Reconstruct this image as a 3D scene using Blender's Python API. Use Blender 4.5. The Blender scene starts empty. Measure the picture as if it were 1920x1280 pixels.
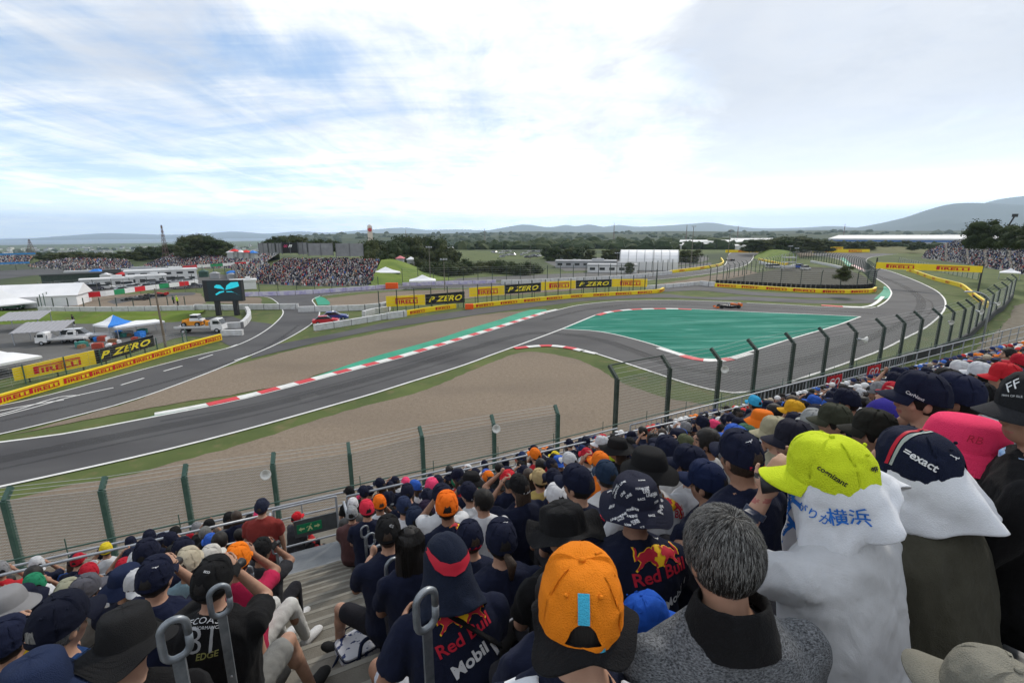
import bpy, bmesh, math, random
from mathutils import Vector, Matrix, noise, geometry
from mathutils.bvhtree import BVHTree
R=math.radians; PI=math.pi
S=bpy.context.scene; COL=S.collection
rnd=random.Random(7)
# ---------------------------------------------------------------- camera
ZC=14.0; F=900.0
CAMM=Matrix.Rotation(R(90-12.53),3,'X')@Matrix.Rotation(R(-0.3),3,'Z')
cd=bpy.data.cameras.new('camera'); cam=bpy.data.objects.new('camera',cd); COL.objects.link(cam)
cd.sensor_width=36; cd.lens=36*F/1920; cd.clip_start=0.05; cd.clip_end=80000
cam.matrix_world=Matrix.Translation((0,0,ZC))@CAMM.to_4x4(); S.camera=cam
CP=Vector((0,0,ZC))
def ray(px,py):
    return CAMM@Vector(((px-960)/F,-(py-640)/F,-1.0))      # length 1 along the optical axis
def at(px,py,d): return CP+ray(px,py)*d                   # a pixel and its depth
def g(px,py,z=0.0):                                       # a pixel on level z
    r=ray(px,py); t=(z-ZC)/r.z; return CP+r*t
def col(px,d,z=0.0):                                      # the spot at depth d metres (horizontal) under the column px, at level z
    r=ray(px,440); h=Vector((r.x,r.y,0)).normalized()*d; return Vector((h.x,h.y,z))
def proj(p):
    q=CAMM.transposed()@(Vector(p)-CP)
    if q.z>=-0.01: return None
    return (960+F*q.x/-q.z, 640-F*q.y/-q.z)
# ---------------------------------------------------------------- world, sun, exposure
SUN_AZ=R(32); SUN_EL=R(40)
w=bpy.data.worlds.new('World'); S.world=w; w.use_nodes=True
N=w.node_tree.nodes; L=w.node_tree.links; N.clear()
def nn(nodes,t,**k):
    n=nodes.new(t)
    for a,b in k.items(): setattr(n,a,b)
    return n
def wm(op,a,b=None,c=None,clamp=False):
    n=nn(N,'ShaderNodeMath',operation=op); n.use_clamp=clamp
    for i,x in enumerate((a,b,c)):
        if x is None: continue
        if hasattr(x,'is_linked') or hasattr(x,'links'): L.new(x,n.inputs[i])
        else: n.inputs[i].default_value=x
    return n.outputs[0]
def wmix(f,a,b):
    n=nn(N,'ShaderNodeMix',data_type='RGBA'); 
    for i,x in ((0,f),(6,a),(7,b)):
        if isinstance(x,(tuple,list)): n.inputs[i].default_value=(*x,1)
        elif isinstance(x,float): n.inputs[i].default_value=x
        else: L.new(x,n.inputs[i])
    return n.outputs[2]
def wmap(x,a,b,c=0.0,d=1.0,smooth=True):
    n=nn(N,'ShaderNodeMapRange',interpolation_type='SMOOTHSTEP' if smooth else 'LINEAR')
    L.new(x,n.inputs[0]); n.inputs[1].default_value=a; n.inputs[2].default_value=b; n.inputs[3].default_value=c; n.inputs[4].default_value=d
    return n.outputs[0]
tc=nn(N,'ShaderNodeTexCoord').outputs['Generated']
sky=nn(N,'ShaderNodeTexSky',sky_type='NISHITA',sun_disc=False,sun_elevation=SUN_EL,sun_rotation=SUN_AZ,altitude=60,air_density=1.0,dust_density=1.6,ozone_density=1.0)
sep=nn(N,'ShaderNodeSeparateXYZ'); L.new(tc,sep.inputs[0])
X,Y,Z=sep.outputs
zc=wm('ADD',wm('MAXIMUM',Z,0.0),0.09)
cmb=nn(N,'ShaderNodeCombineXYZ'); L.new(wm('DIVIDE',X,zc),cmb.inputs[0]); L.new(wm('DIVIDE',Y,zc),cmb.inputs[1])
plane=cmb.outputs[0]
def wnoise(vec,scale,detail=6,rough=.55,rot=0.0,st=(1,1,1),dist=0.0,off=(0,0,0)):
    m=nn(N,'ShaderNodeMapping'); L.new(vec,m.inputs[0]); m.inputs[2].default_value=(0,0,rot); m.inputs[3].default_value=st; m.inputs[1].default_value=off
    n=nn(N,'ShaderNodeTexNoise'); L.new(m.outputs[0],n.inputs['Vector']); n.inputs['Scale'].default_value=scale
    n.inputs['Detail'].default_value=detail; n.inputs['Roughness'].default_value=rough; n.inputs['Distortion'].default_value=dist
    return n.outputs['Fac']
def lobe(px,py,a,b):                                       # smooth weight round one direction of the sky: 1 inside, 0 outside
    d=ray(px,py).normalized(); v=nn(N,'ShaderNodeVectorMath',operation='DOT_PRODUCT'); L.new(tc,v.inputs[0]); v.inputs[1].default_value=d
    return wmap(v.outputs['Value'],math.cos(R(b)),math.cos(R(a)))
wisps=wnoise(plane,1.3,12,.62,rot=.55,st=(1,.26,1),dist=1.5)
puffs=wnoise(plane,1.6,10,.62,dist=.25,off=(3,1,0))
streak=wnoise(plane,1.1,11,.62,rot=-.22,st=(.30,1.4,1),dist=.9,off=(0,5,0))
big=wnoise(plane,.35,5,.5,off=(2.2,7,0))
blue=wm('MAXIMUM',lobe(60,190,4,30),lobe(240,120,3,24))
blue=wm('MAXIMUM',blue,wm('MULTIPLY',lobe(760,300,1,13),.5))
cover=wm('ADD',wm('MULTIPLY',wisps,.95),wm('MULTIPLY',puffs,.40))
cover=wm('ADD',cover,wm('MULTIPLY',wm('SUBTRACT',streak,.5),.9))
cover=wm('SUBTRACT',wm('ADD',cover,.14),wm('MULTIPLY',blue,.27))
cover=wmap(cover,.26,.86)
# the low sky is veiled
cover=wm('MAXIMUM',cover,wm('MULTIPLY',wmap(Z,.16,.02),.62))
bright=wm('MULTIPLY',wm('ADD',wm('MULTIPLY',lobe(1150,40,6,46),1.7),wm('MULTIPLY',lobe(1660,20,2,12),4.0)),wmap(puffs,.30,.52))
pw=wm('MAXIMUM',lobe(1500,120,2,15),wm('MAXIMUM',lobe(1660,230,4,20),lobe(1880,170,4,20)))
wob=wnoise(tc,3.2,9,.62,dist=.8,st=(1,1,2.2),off=(4,0,1))
thick=wmap(wm('ADD',wm('MULTIPLY',pw,.9),wm('ADD',wm('MULTIPLY',wm('SUBTRACT',wob,.5),2.6),wm('MULTIPLY',wm('SUBTRACT',puffs,.5),1.6))),-.12,.80)
bank=wm('MULTIPLY',wm('MULTIPLY',wmap(Z,.052,.034),wmap(Z,.002,.02)),wm('MULTIPLY',lobe(1560,410,12,26),wmap(wnoise(tc,9,7,.6,st=(1,1,5)),.38,.52)))
gain=nn(N,'ShaderNodeMix',data_type='RGBA',blend_type='MULTIPLY'); gain.inputs[0].default_value=1; L.new(sky.outputs[0],gain.inputs[6]); gain.inputs[7].default_value=(1.2,1.35,1.7,1)
blu=wmix(.62,gain.outputs[2],(2.8,4.9,7.8))
fine_=wnoise(plane,2.6,12,.66,dist=.5,st=(1,.6,1),off=(1,9,0)); cloudc=wmix(wmap(wm('ADD',wm('MULTIPLY',fine_,.6),wm('MULTIPLY',puffs,.4)),.36,.62),(8.0,8.6,9.6),(11.0,10.9,10.7)); cl=wmix(cover,blu,cloudc)
lift=nn(N,'ShaderNodeMix',data_type='RGBA',blend_type='ADD'); lift.inputs[0].default_value=1
L.new(cl,lift.inputs[6]); b3=nn(N,'ShaderNodeCombineXYZ')
amt=wm('MULTIPLY',wm('MULTIPLY',bright,wmap(cover,.1,.9)),.75)
L.new(amt,b3.inputs[0]); L.new(wm('MULTIPLY',amt,.96),b3.inputs[1]); L.new(wm('MULTIPLY',amt,.86),b3.inputs[2]); L.new(b3.outputs[0],lift.inputs[7])
c2=wmix(wm('MULTIPLY',thick,.85),lift.outputs[2],(6.7,7.05,7.9))
warm=wm('MULTIPLY',wmap(Z,.13,.05),wm('MULTIPLY',lobe(1350,360,12,38),wmap(Z,.02,.06)))
c3=wmix(wm('MULTIPLY',warm,.65),c2,(11,10.6,9.8))
c4=wmix(wm('MULTIPLY',bank,.8),c3,(6.6,7.2,8.3))
hor=wm('ADD',wm('ADD',1.0,wm('MULTIPLY',wmap(Z,.24,.0),.9)),wm('MULTIPLY',wmap(Z,.11,.0),2.1)); hc=nn(N,'ShaderNodeCombineXYZ'); [L.new(hor,hc.inputs[i]) for i in range(3)]
fin=nn(N,'ShaderNodeMix',data_type='RGBA',blend_type='MULTIPLY'); fin.inputs[0].default_value=1; L.new(c4,fin.inputs[6]); L.new(hc.outputs[0],fin.inputs[7])
bg=nn(N,'ShaderNodeBackground'); L.new(fin.outputs[2],bg.inputs[0]); bg.inputs[1].default_value=0.10
wo=nn(N,'ShaderNodeOutputWorld'); L.new(bg.outputs[0],wo.inputs[0])
sl=bpy.data.lights.new('sun','SUN'); sl.energy=2.5; sl.angle=R(7); sl.color=(1,.93,.82)
so=bpy.data.objects.new('sun',sl); COL.objects.link(so)
sd=Vector((math.sin(SUN_AZ)*math.cos(SUN_EL),math.cos(SUN_AZ)*math.cos(SUN_EL),math.sin(SUN_EL)))
so.rotation_euler=sd.to_track_quat('Z','Y').to_euler(); so.location=(0,0,60)
S.view_settings.view_transform='Standard'; S.view_settings.look='None'; S.view_settings.exposure=0.06; S.view_settings.gamma=1
S.cycles.max_bounces=6; S.cycles.diffuse_bounces=2; S.cycles.glossy_bounces=2; S.cycles.transmission_bounces=2; S.cycles.transparent_max_bounces=12; S.cycles.volume_bounces=1
S.cycles.use_denoising=True
# ---------------------------------------------------------------- materials
MATS={}
def mat(name,c,rough=.8,var=.12,scale=6,c2=None,bump=0.0,bscale=40,objcol=False,spec=.3,metal=0.0,alpha=1.0,emis=0,coord='Object',detail=5,stretch=(1,1,1),sheen=0.0,wave=None):
    if name in MATS: return MATS[name]
    m=bpy.data.materials.new(name); m.use_nodes=True; MATS[name]=m
    n=m.node_tree.nodes; l=m.node_tree.links; b=n['Principled BSDF']
    b.inputs['Roughness'].default_value=rough; b.inputs['Metallic'].default_value=metal
    b.inputs['Specular IOR Level'].default_value=spec
    if sheen: b.inputs['Sheen Weight'].default_value=sheen
    t=n.new('ShaderNodeTexCoord'); mp=n.new('ShaderNodeMapping'); l.new(t.outputs[coord],mp.inputs[0]); mp.inputs[3].default_value=stretch
    no=n.new('ShaderNodeTexNoise'); no.inputs['Scale'].default_value=scale; no.inputs['Detail'].default_value=detail; no.inputs['Roughness'].default_value=.6; l.new(mp.outputs[0],no.inputs[0])
    mx=n.new('ShaderNodeMix'); mx.data_type='RGBA'
    mr=n.new('ShaderNodeMapRange'); mr.inputs[1].default_value=.32; mr.inputs[2].default_value=.68; l.new(no.outputs[0],mr.inputs[0]); l.new(mr.outputs[0],mx.inputs[0])
    if objcol:
        oi=n.new('ShaderNodeObjectInfo'); dk=n.new('ShaderNodeMix'); dk.data_type='RGBA'; dk.blend_type='MULTIPLY'; dk.inputs[0].default_value=1
        l.new(oi.outputs['Color'],dk.inputs[6]); dk.inputs[7].default_value=(1-2*var,)*3+(1,)
        l.new(dk.outputs[2],mx.inputs[6]); l.new(oi.outputs['Color'],mx.inputs[7])
    else:
        if c2 is None: c2=tuple(min(1,x*(1+var)) for x in c); c=tuple(x*(1-var) for x in c)
        mx.inputs[6].default_value=(*c,1); mx.inputs[7].default_value=(*c2,1)
    l.new(mx.outputs[2],b.inputs['Base Color'])
    if bump:
        n2=n.new('ShaderNodeTexNoise'); n2.inputs['Scale'].default_value=bscale; n2.inputs['Detail'].default_value=3; l.new(mp.outputs[0],n2.inputs[0])
        bp=n.new('ShaderNodeBump'); bp.inputs['Strength'].default_value=min(1,bump); bp.inputs['Distance'].default_value=.01*max(1,bump); l.new(n2.outputs[0],bp.inputs['Height']); l.new(bp.outputs[0],b.inputs['Normal'])
    if alpha<1: b.inputs['Alpha'].default_value=alpha
    if emis:
        l.new(mx.outputs[2],b.inputs['Emission Color']); b.inputs['Emission Strength'].default_value=emis
    m['p']=1
    return m
# ---------------------------------------------------------------- mesh builder
class MB:
    def __init__(s): s.v=[]; s.f=[]; s.m=[]
    def add(s,vs,fs,m=0):
        k=len(s.v); s.v+= [tuple(v) for v in vs]; s.f+=[tuple(i+k for i in f) for f in fs]; s.m+=[m]*len(fs); return s
    def box(s,c,sz,rz=0.0,m=0,rot=None,taper=1.0):
        x,y,z=[a/2 for a in sz]; M=rot or Matrix.Rotation(rz,3,'Z'); c=Vector(c)
        vs=[c+M@Vector((sx*x*(taper if sz_>0 else 1),sy*y*(taper if sz_>0 else 1),sz_*z)) for sz_ in (-1,1) for sy in (-1,1) for sx in (-1,1)]
        return s.add(vs,[(0,2,3,1),(4,5,7,6),(0,1,5,4),(2,6,7,3),(0,4,6,2),(1,3,7,5)],m)
    def loft(s,rings,m=0,cap=True,close=True):
        n=len(rings[0]); vs=[v for r in rings for v in r]; fs=[]
        for i in range(len(rings)-1):
            for j in range(n if close else n-1):
                a=i*n+j; b=i*n+(j+1)%n; fs.append((a,b,b+n,a+n))
        if cap and close: fs.append(tuple(range(n))[::-1]); fs.append(tuple((len(rings)-1)*n+j for j in range(n)))
        return s.add(vs,fs,m)
    def tube(s,pts,r,n=8,m=0,cap=True,flat=None):
        pts=[Vector(p) for p in pts]; rs=r if isinstance(r,(list,tuple)) else [r]*len(pts); rings=[]
        up=None
        for i,p in enumerate(pts):
            d=(pts[min(i+1,len(pts)-1)]-pts[max(i-1,0)])
            if d.length<1e-9: d=Vector((0,0,1))
            d.normalize()
            if up is None: up=Vector((0,0,1)) if abs(d.z)<.9 else Vector((1,0,0))
            a=d.cross(up).normalized(); b=a.cross(d).normalized(); up=b
            fx,fy=flat or (1,1)
            rings.append([p+(a*math.cos(2*PI*k/n)*fx+b*math.sin(2*PI*k/n)*fy)*rs[i] for k in range(n)])
        return s.loft(rings,m,cap)
    def ell(s,c,r,nu=14,nv=9,m=0,rot=None):
        c=Vector(c); M=rot or Matrix.Identity(3); vs=[c+M@Vector((0,0,-r[2]))]
        for i in range(1,nv):
            a=-PI/2+PI*i/nv
            for j in range(nu):
                b=2*PI*j/nu; vs.append(c+M@Vector((r[0]*math.cos(a)*math.cos(b),r[1]*math.cos(a)*math.sin(b),r[2]*math.sin(a))))
        vs.append(c+M@Vector((0,0,r[2]))); t=len(vs)-1; fs=[]
        for j in range(nu):
            fs.append((0,1+(j+1)%nu,1+j)); fs.append((t,t-nu+j,t-nu+(j+1)%nu))
            for i in range(nv-2):
                a=1+i*nu+j; b=1+i*nu+(j+1)%nu; fs.append((a,b,b+nu,a+nu))
        return s.add(vs,fs,m)
    def build(s,name,mats,parent=None,smooth=False,M=None,auto=None):
        me=bpy.data.meshes.new(name); me.from_pydata(s.v,[],s.f)
        for x in (mats if isinstance(mats,(list,tuple)) else [mats]): me.materials.append(x)
        me.polygons.foreach_set('material_index',s.m); 
        if smooth: me.polygons.foreach_set('use_smooth',[True]*len(s.f))
        me.update(); o=bpy.data.objects.new(name,me); COL.objects.link(o)
        if auto and smooth: me.set_sharp_from_angle(angle=R(auto))
        if M is not None: o.matrix_world=M
        if parent: o.parent=parent
        return o
def tag(o,label=None,cat=None,group=None,kind=None):
    if label: o['label']=label
    if cat: o['category']=cat
    if group: o['group']=group
    if kind: o['kind']=kind
    return o
def empty(name,loc,label,cat,group=None,rz=0.0,sc=1.0):
    o=bpy.data.objects.new(name,None); COL.objects.link(o); o.location=loc; o.rotation_euler=(0,0,rz); o.scale=(sc,)*3; o.empty_display_size=.2
    return tag(o,label,cat,group)
def struct(o,label=None): o['kind']='structure'; return tag(o,label)
def copy_tree(o,parent=None):
    c=o.copy(); COL.objects.link(c)
    if parent: c.parent=parent
    for ch in list(KIDS.get(o.name,[])): copy_tree(ch,c)
    return c
KIDS={}
def index_kids(o):
    KIDS[o.name]=[c for c in COL.objects if c.parent==o]
    for c in KIDS[o.name]: index_kids(c)
def sheet(name,pts,z,m,label=None,holes=()):
    if name in('gravel_trap','dirt_path','infield_soil'):
        q=resample(list(pts)+[pts[0]],.9) if len(pts)>3 else pts
        pts=[p+Vector((noise.noise(p*.9),noise.noise(p*.9+Vector((7,3,0))),0))*.35+Vector((noise.noise(p*.15),noise.noise(p*.15+Vector((5,0,0))),0))*.6 for p in q]
    polys=[[Vector((p[0],p[1],0)) for p in pts]]+[[Vector((p[0],p[1],0)) for p in h] for h in holes]
    tri=geometry.tessellate_polygon(polys); flat=[p for q in polys for p in q]; b=MB()
    fs=[]
    for t in tri:
        a,b_,c=[flat[i] for i in t]; n=(b_-a).cross(c-a).z
        fs.append(t if n>0 else t[::-1])
    b.add([(p.x,p.y,z) for p in flat],fs)
    return struct(b.build(name,m),label)
def crom(pts,n=8):
    P=[Vector(p) for p in pts]; out=[]
    for i in range(len(P)-1):
        a=P[max(i-1,0)]; b=P[i]; c=P[i+1]; d=P[min(i+2,len(P)-1)]
        # centripetal-ish: scale the tangents by the segment length
        l=(c-b).length; t1=(c-a)/max((c-b).length+(b-a).length,1e-6)*l; t2=(d-b)/max((d-c).length+l,1e-6)*l
        for k in range(n):
            t=k/n; out.append(b*(2*t**3-3*t*t+1)+t1*(t**3-2*t*t+t)+c*(-2*t**3+3*t*t)+t2*(t**3-t*t))
    out.append(P[-1]); return out
def gp(pix,n=6,z=0.0): return crom([g(x,y,z) for x,y in pix],n)
def strip(name,path,w,z,mats,off=0.0,h=0.0,seg=None,label=None,step=None):
    # a ribbon of width w along a path, shifted sideways; mats alternate every seg metres; h lifts it as a low slab
    if step: path=resample(path,step)
    b=MB(); vs=[]; n=len(path); dist=0; mi=[]
    for i,p in enumerate(path):
        d=(path[min(i+1,n-1)]-path[max(i-1,0)]); d.z=0; d.normalize(); nrm=Vector((-d.y,d.x,0))
        a=p+nrm*(off+w/2); c=p+nrm*(off-w/2); vs+=[(a.x,a.y,z+h),(c.x,c.y,z+h)]
        if h: vs+=[(a.x,a.y,z-.02),(c.x,c.y,z-.02)]
        if i: dist+=(p-path[i-1]).length
        mi.append(int(dist/seg)%len(mats) if seg else 0)
    k=4 if h else 2
    for i in range(n-1):
        a=i*k; fs=[(a,a+1,a+k+1,a+k)]
        if h: fs+=[(a+2,a,a+k,a+k+2),(a+1,a+3,a+k+3,a+k+1)]
        for f in fs: b.f.append(f); b.m.append(mi[i])
    b.v=vs
    o=b.build(name,mats); return struct(o,label)
def resample(path,step):
    out=[path[0].copy()]; acc=0
    for a,b in zip(path,path[1:]):
        l=(b-a).length
        while acc+l>=step:
            t=(step-acc)/l; a=a.lerp(b,t); out.append(a.copy()); l=(b-a).length; acc=0
            if l<1e-9: break
        acc+=l
    return out
def plen(path): return sum((b-a).length for a,b in zip(path,path[1:]))
# ---------------------------------------------------------------- ground, track, gravel
GRASS=mat('grass',(.062,.112,.010),rough=.95,c2=(.145,.195,.026),scale=.13,bump=1.0,bscale=2.2,detail=9,coord='Object')
def two_scale(m,c3,scale,lo=.45,hi=.62,stretch=(1,1,1)):
    n=m.node_tree.nodes; l=m.node_tree.links; b=n['Principled BSDF']; src=b.inputs['Base Color'].links[0].from_socket
    t=n.new('ShaderNodeTexCoord'); mp=n.new('ShaderNodeMapping'); mp.inputs[3].default_value=stretch; l.new(t.outputs['Object'],mp.inputs[0])
    no=n.new('ShaderNodeTexNoise'); no.inputs['Scale'].default_value=scale; no.inputs['Detail'].default_value=6; l.new(mp.outputs[0],no.inputs[0])
    mr=n.new('ShaderNodeMapRange'); mr.inputs[1].default_value=lo; mr.inputs[2].default_value=hi; l.new(no.outputs[0],mr.inputs[0])
    mx=n.new('ShaderNodeMix'); mx.data_type='RGBA'; l.new(mr.outputs[0],mx.inputs[0]); l.new(src,mx.inputs[6]); mx.inputs[7].default_value=(*c3,1); l.new(mx.outputs[2],b.inputs['Base Color'])
two_scale(GRASS,(.13,.125,.04),.6,.58,.76)
ASPH=mat('asphalt',(.062,.061,.064),rough=.85,c2=(.082,.081,.082),scale=.16,bump=.3,bscale=30,detail=10)
two_scale(ASPH,(.050,.049,.052),.05,.5,.64,(1,2.5,1))
ASPH2=mat('asphalt_lot',(.075,.074,.072),rough=.9,c2=(.11,.108,.104),scale=.12,detail=9)
GRAV=mat('gravel',(.185,.148,.112),rough=1,c2=(.240,.196,.152),scale=3,bump=1,bscale=9,detail=12,spec=.05)
two_scale(GRAV,(.165,.135,.106),.05,.45,.75,(1,2.2,1)); two_scale(GRAV,(.105,.088,.072),9,.56,.70)
TURF=mat('green_paint',(.020,.150,.108),rough=.95,c2=(.038,.195,.145),scale=.10,detail=9,stretch=(.5,3.2,1),spec=.05)
two_scale(TURF,(.085,.255,.20),.13,.50,.66,(.4,2.8,1)); two_scale(TURF,(.004,.115,.075),.4,.55,.68,(.2,2.4,1)); two_scale(TURF,(.11,.29,.235),.45,.60,.70,(.3,2.0,1)); two_scale(TURF,(.05,.12,.095),1.8,.60,.75,(.5,1.5,1))
TURF2=mat('green_paint_edge',(.01,.22,.13),rough=.7,c2=(.03,.29,.18),scale=.3,detail=8)
WHITE=mat('white_paint',(.62,.62,.60),rough=.6,var=.12,scale=1.2,detail=8)
RED=mat('red_paint',(.52,.035,.045),rough=.6,var=.15,scale=1.2)
def smooth(a,b,x):
    t=max(0,min(1,(x-a)/(b-a))); return t*t*(3-2*t)
def terrain(x,y):
    r=math.hypot(x,y); az=math.degrees(math.atan2(x,y))
    low=-46*smooth(430,1250,r); lft=smooth(-4,-20,az); 
    h=low*(.62+.38*lft)
    if r>500 and az>-24: h+= (noise.fractal(Vector((x/900,y/900,3)),1,2,4))*26*smooth(600,1500,r)*smooth(-24,-8,az)
    if r>6000: h-= 0
    return h-.03
def make_ground():
    b=MB(); rings=[6,14,30,60,100,150,210,270,330,390,440,490,550,620,700,800,900,1000,1150,1300,1500,1750,2000,2400,2900,3600,4600,6000,9000,14000,22000,34000]
    na=180; vs=[(0,0,-.03)]
    for r in rings:
        for j in range(na):
            a=2*PI*j/na; x=r*math.sin(a); y=r*math.cos(a); vs.append((x,y,terrain(x,y)))
    fs=[(0,1+(j+1)%na,1+j) for j in range(na)]
    for i in range(len(rings)-1):
        for j in range(na):
            a=1+i*na+j; c=1+i*na+(j+1)%na; fs.append((a,c,c+na,a+na))
    b.add(vs,fs)
    m=mat('far_fields',(.05,.075,.02),rough=1,c2=(.10,.125,.035),scale=.13,detail=8,bump=.8,bscale=1.5)
    two_scale(m,(.13,.115,.05),.6,.55,.72); two_scale(m,(.035,.05,.02),.0035,.5,.56)
    struct(b.build('ground',m,smooth=True),'grass and farm fields reaching from the circuit to the horizon')
make_ground()
sea=MB(); sea.add([(-34000,500,-45.3),(-34000,30000,-45.3),(-5000,33000,-45.3),(-3600,12000,-45.3),(-2900,7500,-45.3),(-3300,4600,-45.3),(-4300,3300,-45.3)],[(6,5,4,3,2,1,0)])
struct(sea.build('sea',mat('sea_water',(.03,.06,.10),rough=.35,scale=.002)),'flat blue sea on the left horizon')
FAR=[(-420,880),(-200,855),(0,829),(125,812.5),(275,784),(400,760),(480,742),(640,700),(765,667),(880,632),(920,620),(1026,586),(1042,582),(1086,572),(1151,565),(1216,563),(1313,564),(1400,568)]
FARB=[(1400,568),(1470,571),(1540,575),(1620,578),(1645,575)]
LOOPL=[(1645,575),(1660,566),(1669,556),(1671,547),(1661,534),(1639,520),(1619,509),(1597,498),(1580,489),(1560,483),(1530,479)]
TOPR=[(1684,476.5),(1655,479),(1631,483),(1624,489),(1636,500),(1667,508),(1709,523),(1751,542.5),(1768,556.5),(1773,570.6),(1765.6,587.5),(1737,613),(1695,635),(1653,656),(1583,682),(1527,701),(1442,728),(1395,736),(1356,735),(1292,720),(1228,699),(1164,678),(1100,657.6),(1070,651),(1032,647),(1002,648),(969,651),(948,656)]
NEAR=[(948,656),(920,666),(880,681),(825,699),(760,719),(700,738),(630,758),(480,800),(325,840),(150,880),(0,912.5),(-150,945),(-420,1005)]
farp=gp(FAR); farb=gp(FARB); loopl=gp(LOOPL); topr=gp(TOPR); nearp=gp(NEAR)
sheet('race_track',farp+farb[1:]+loopl[1:]+gp([(1530,479),(1530,473.5),(1600,472.5),(1684,476.5)],4)[1:]+topr[1:]+nearp[1:],.02,ASPH,'dark grey asphalt of the race track and chicane')
TIP=(1053,617)
ISL_T=[TIP,(1116,591),(1140,584.5),(1191,579.5),(1259,578.5),(1330,581),(1400,584.5),(1512,589),(1614,593.5)]
ISL_B=[(1614,593.5),(1569,610),(1484,635),(1400,661),(1365,671),(1340,674),(1313,672.5),(1273,662),(1218,644),(1151,626.5),(1110,620),TIP]
it=gp(ISL_T); ib=gp(ISL_B)
sheet('painted_turf',it+ib[1:-1],.028,TURF,'teal green painted run-off island inside the chicane')
# back track, left track, service road
SECU=[(-420,835),(0,761),(125,732),(250,697.5),(375,665),(440,649),(490,625),(520,602),(531,587),(527,577),(517,565),(497,556.5),(452,555)]
SECD=[(600,555),(586,562),(590,570),(599,583),(595,597),(570,617),(517,646),(467,667.5),(375,705),(250,750),(125,784),(0,814),(-420,905)]
BKU=[(452,555),(590,549.5),(730,539),(755,536),(830,533),(920,530),(1040,526),(1178,519),(1259,513),(1330,505),(1355,499),(1362,492),(1366,477),(1372,473)]
BKD=[(1440,473.5),(1415,478),(1412,484),(1400,496),(1370,505),(1330,513),(1232,524),(1100,532),(920,538),(765,542),(665,548),(600,555)]
secu=gp(SECU); secd=gp(SECD); bku=gp(BKU); bkd=gp(BKD)
sheet('access_track',secu+bku[1:]+bkd[1:-1]+secd,.016,ASPH,'asphalt track sweeping from the lower left to the back straight')
SVU=[(537,642),(640,622.5),(740,601),(885,580),(1015,565),(1124,556),(1243,551),(1300,556),(1340,557),(1400,556),(1480,560),(1540,562),(1640,562)]
SVD=[(1645,568),(1540,569),(1480,567),(1400,563),(1340,562),(1259,558),(1178,559.5),(1097,564.5),(1015,574),(961,581),(880,592),(740,613),(640,632),(540,655),(470,672)]
sheet('service_road',gp(SVU)+gp(SVD)+[g(480,655)],.012,ASPH,'narrow grey service road along the barriers')
SV2=[(1243,541),(1313,535),(1400,546),(1512,551),(1600,553),(1655,552),(1668,556),(1650,562),(1600,561),(1512,558),(1400,553),(1313,545),(1243,547)]
sheet('service_road',gp(SV2,4),.013,ASPH,'grey escape road below the inner barrier')
sheet('gravel_trap',gp([(20,813),(100,795),(225,760),(325,725),(425,689),(540,658),(640,638),(740,618),(840,600),(920,588),(994,581)],5)+gp([(994,583),(934,605),(880,621),(815,642),(690,676),(595,702),(575,709),(480,729),(350,754),(225,777),(125,795),(62,806)],5),.010,GRAV,'long brown gravel trap between the track and the service road')
sheet('gravel_trap',gp([(-420,1030),(0,946),(150,905),(270,880),(400,848),(480,822),(600,788),(700,756),(800,728),(880,697),(934,674),(969,663),(1002,659),(1042,664),(1083,675),(1118,691),(1150,710),(1200,731),(1260,748),(1330,760),(1360,775),(1330,800),(1240,850)],5)+[g(1240,1000),g(700,1280),g(-420,1280)],.011,GRAV,'wide brown gravel trap in front of the grandstand')
for pts,lb in (([(615,572),(612,560),(640,556),(700,549.5),(765,545),(920,541),(1050,537),(1120,534),(1120,540),(920,556),(735,572)],'gravel trap beyond the white tyre wall'),
      ([(420,559),(470,557),(489,558),(492,565),(488,570),(440,570),(400,568)],'small gravel patch beside the big screen'),
      ([(1232,533),(1330,517),(1352,513),(1372,510),(1400,506),(1420,512),(1400,520),(1330,527),(1280,535),(1232,541)],'gravel trap beyond the far barrier'),
      ([(1490,470.5),(1535,470.5),(1530,478),(1500,482),(1470,478)],'far gravel patch by the last yellow boards'),
      ([(120,574),(160,560),(215,553),(360,548),(380,556),(370,573),(250,577)],'gravel strip behind the left debris fence')):
    sheet('gravel_trap',gp(pts,3),.008,GRAV,lb)
sheet('inner_track',gp([(200,566),(230,558),(330,549),(362,548),(362,553),(330,555),(262,562),(215,570)],4),.012,ASPH,'inner loop of the track behind the left debris fence')
sheet('painted_strip',gp([(570,713),(690,672),(815,637),(880,616),(934,600),(994,581),(1024,580)],5)+gp([(1026,586),(920,620),(880,632),(765,667),(640,700),(590,713)],5),.024,TURF2,'green painted strip behind the red and white kerb')
sheet('painted_strip',gp([(590,557),(600,556),(612,561),(618,571),(596,572)],3),.022,TURF2,'small green painted patch at the far corner')
sheet('painted_strip',gp([(1638,561),(1655,545),(1658,536),(1672,548),(1670,556),(1662,560)],3),.026,TURF2,'green painted patch inside the right hand bend')
sheet('painted_strip',gp([(1575,484),(1582,483),(1592,492),(1602,499),(1590,500)],3),.026,TURF2,'far green painted patch by the upper bend')
sheet('painted_strip',gp([(275,783),(300,777),(400,758),(400,761)],3),.027,TURF2,'thin green painted sliver at the start of the kerb')
LINES=[(farp,'left side of the track',.28),(nearp,'near side of the track',.28),(topr,'outer side of the chicane',.28),(loopl,'inner side of the right hand bend',.3),(farb,'far side of the short straight',.25),(it,'upper rim of the green island',.25),(ib,'lower rim of the green island',.25),(secd,'lower side of the access track',.22),(secu,'upper side of the access track',.2),(bku,'far side of the back straight',.3),(bkd,'near side of the back straight',.3)]
for p,lb,wd in LINES: strip('edge_line',p,wd,.034,[WHITE],step=2.0,label='white line painted along the '+lb)
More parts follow.
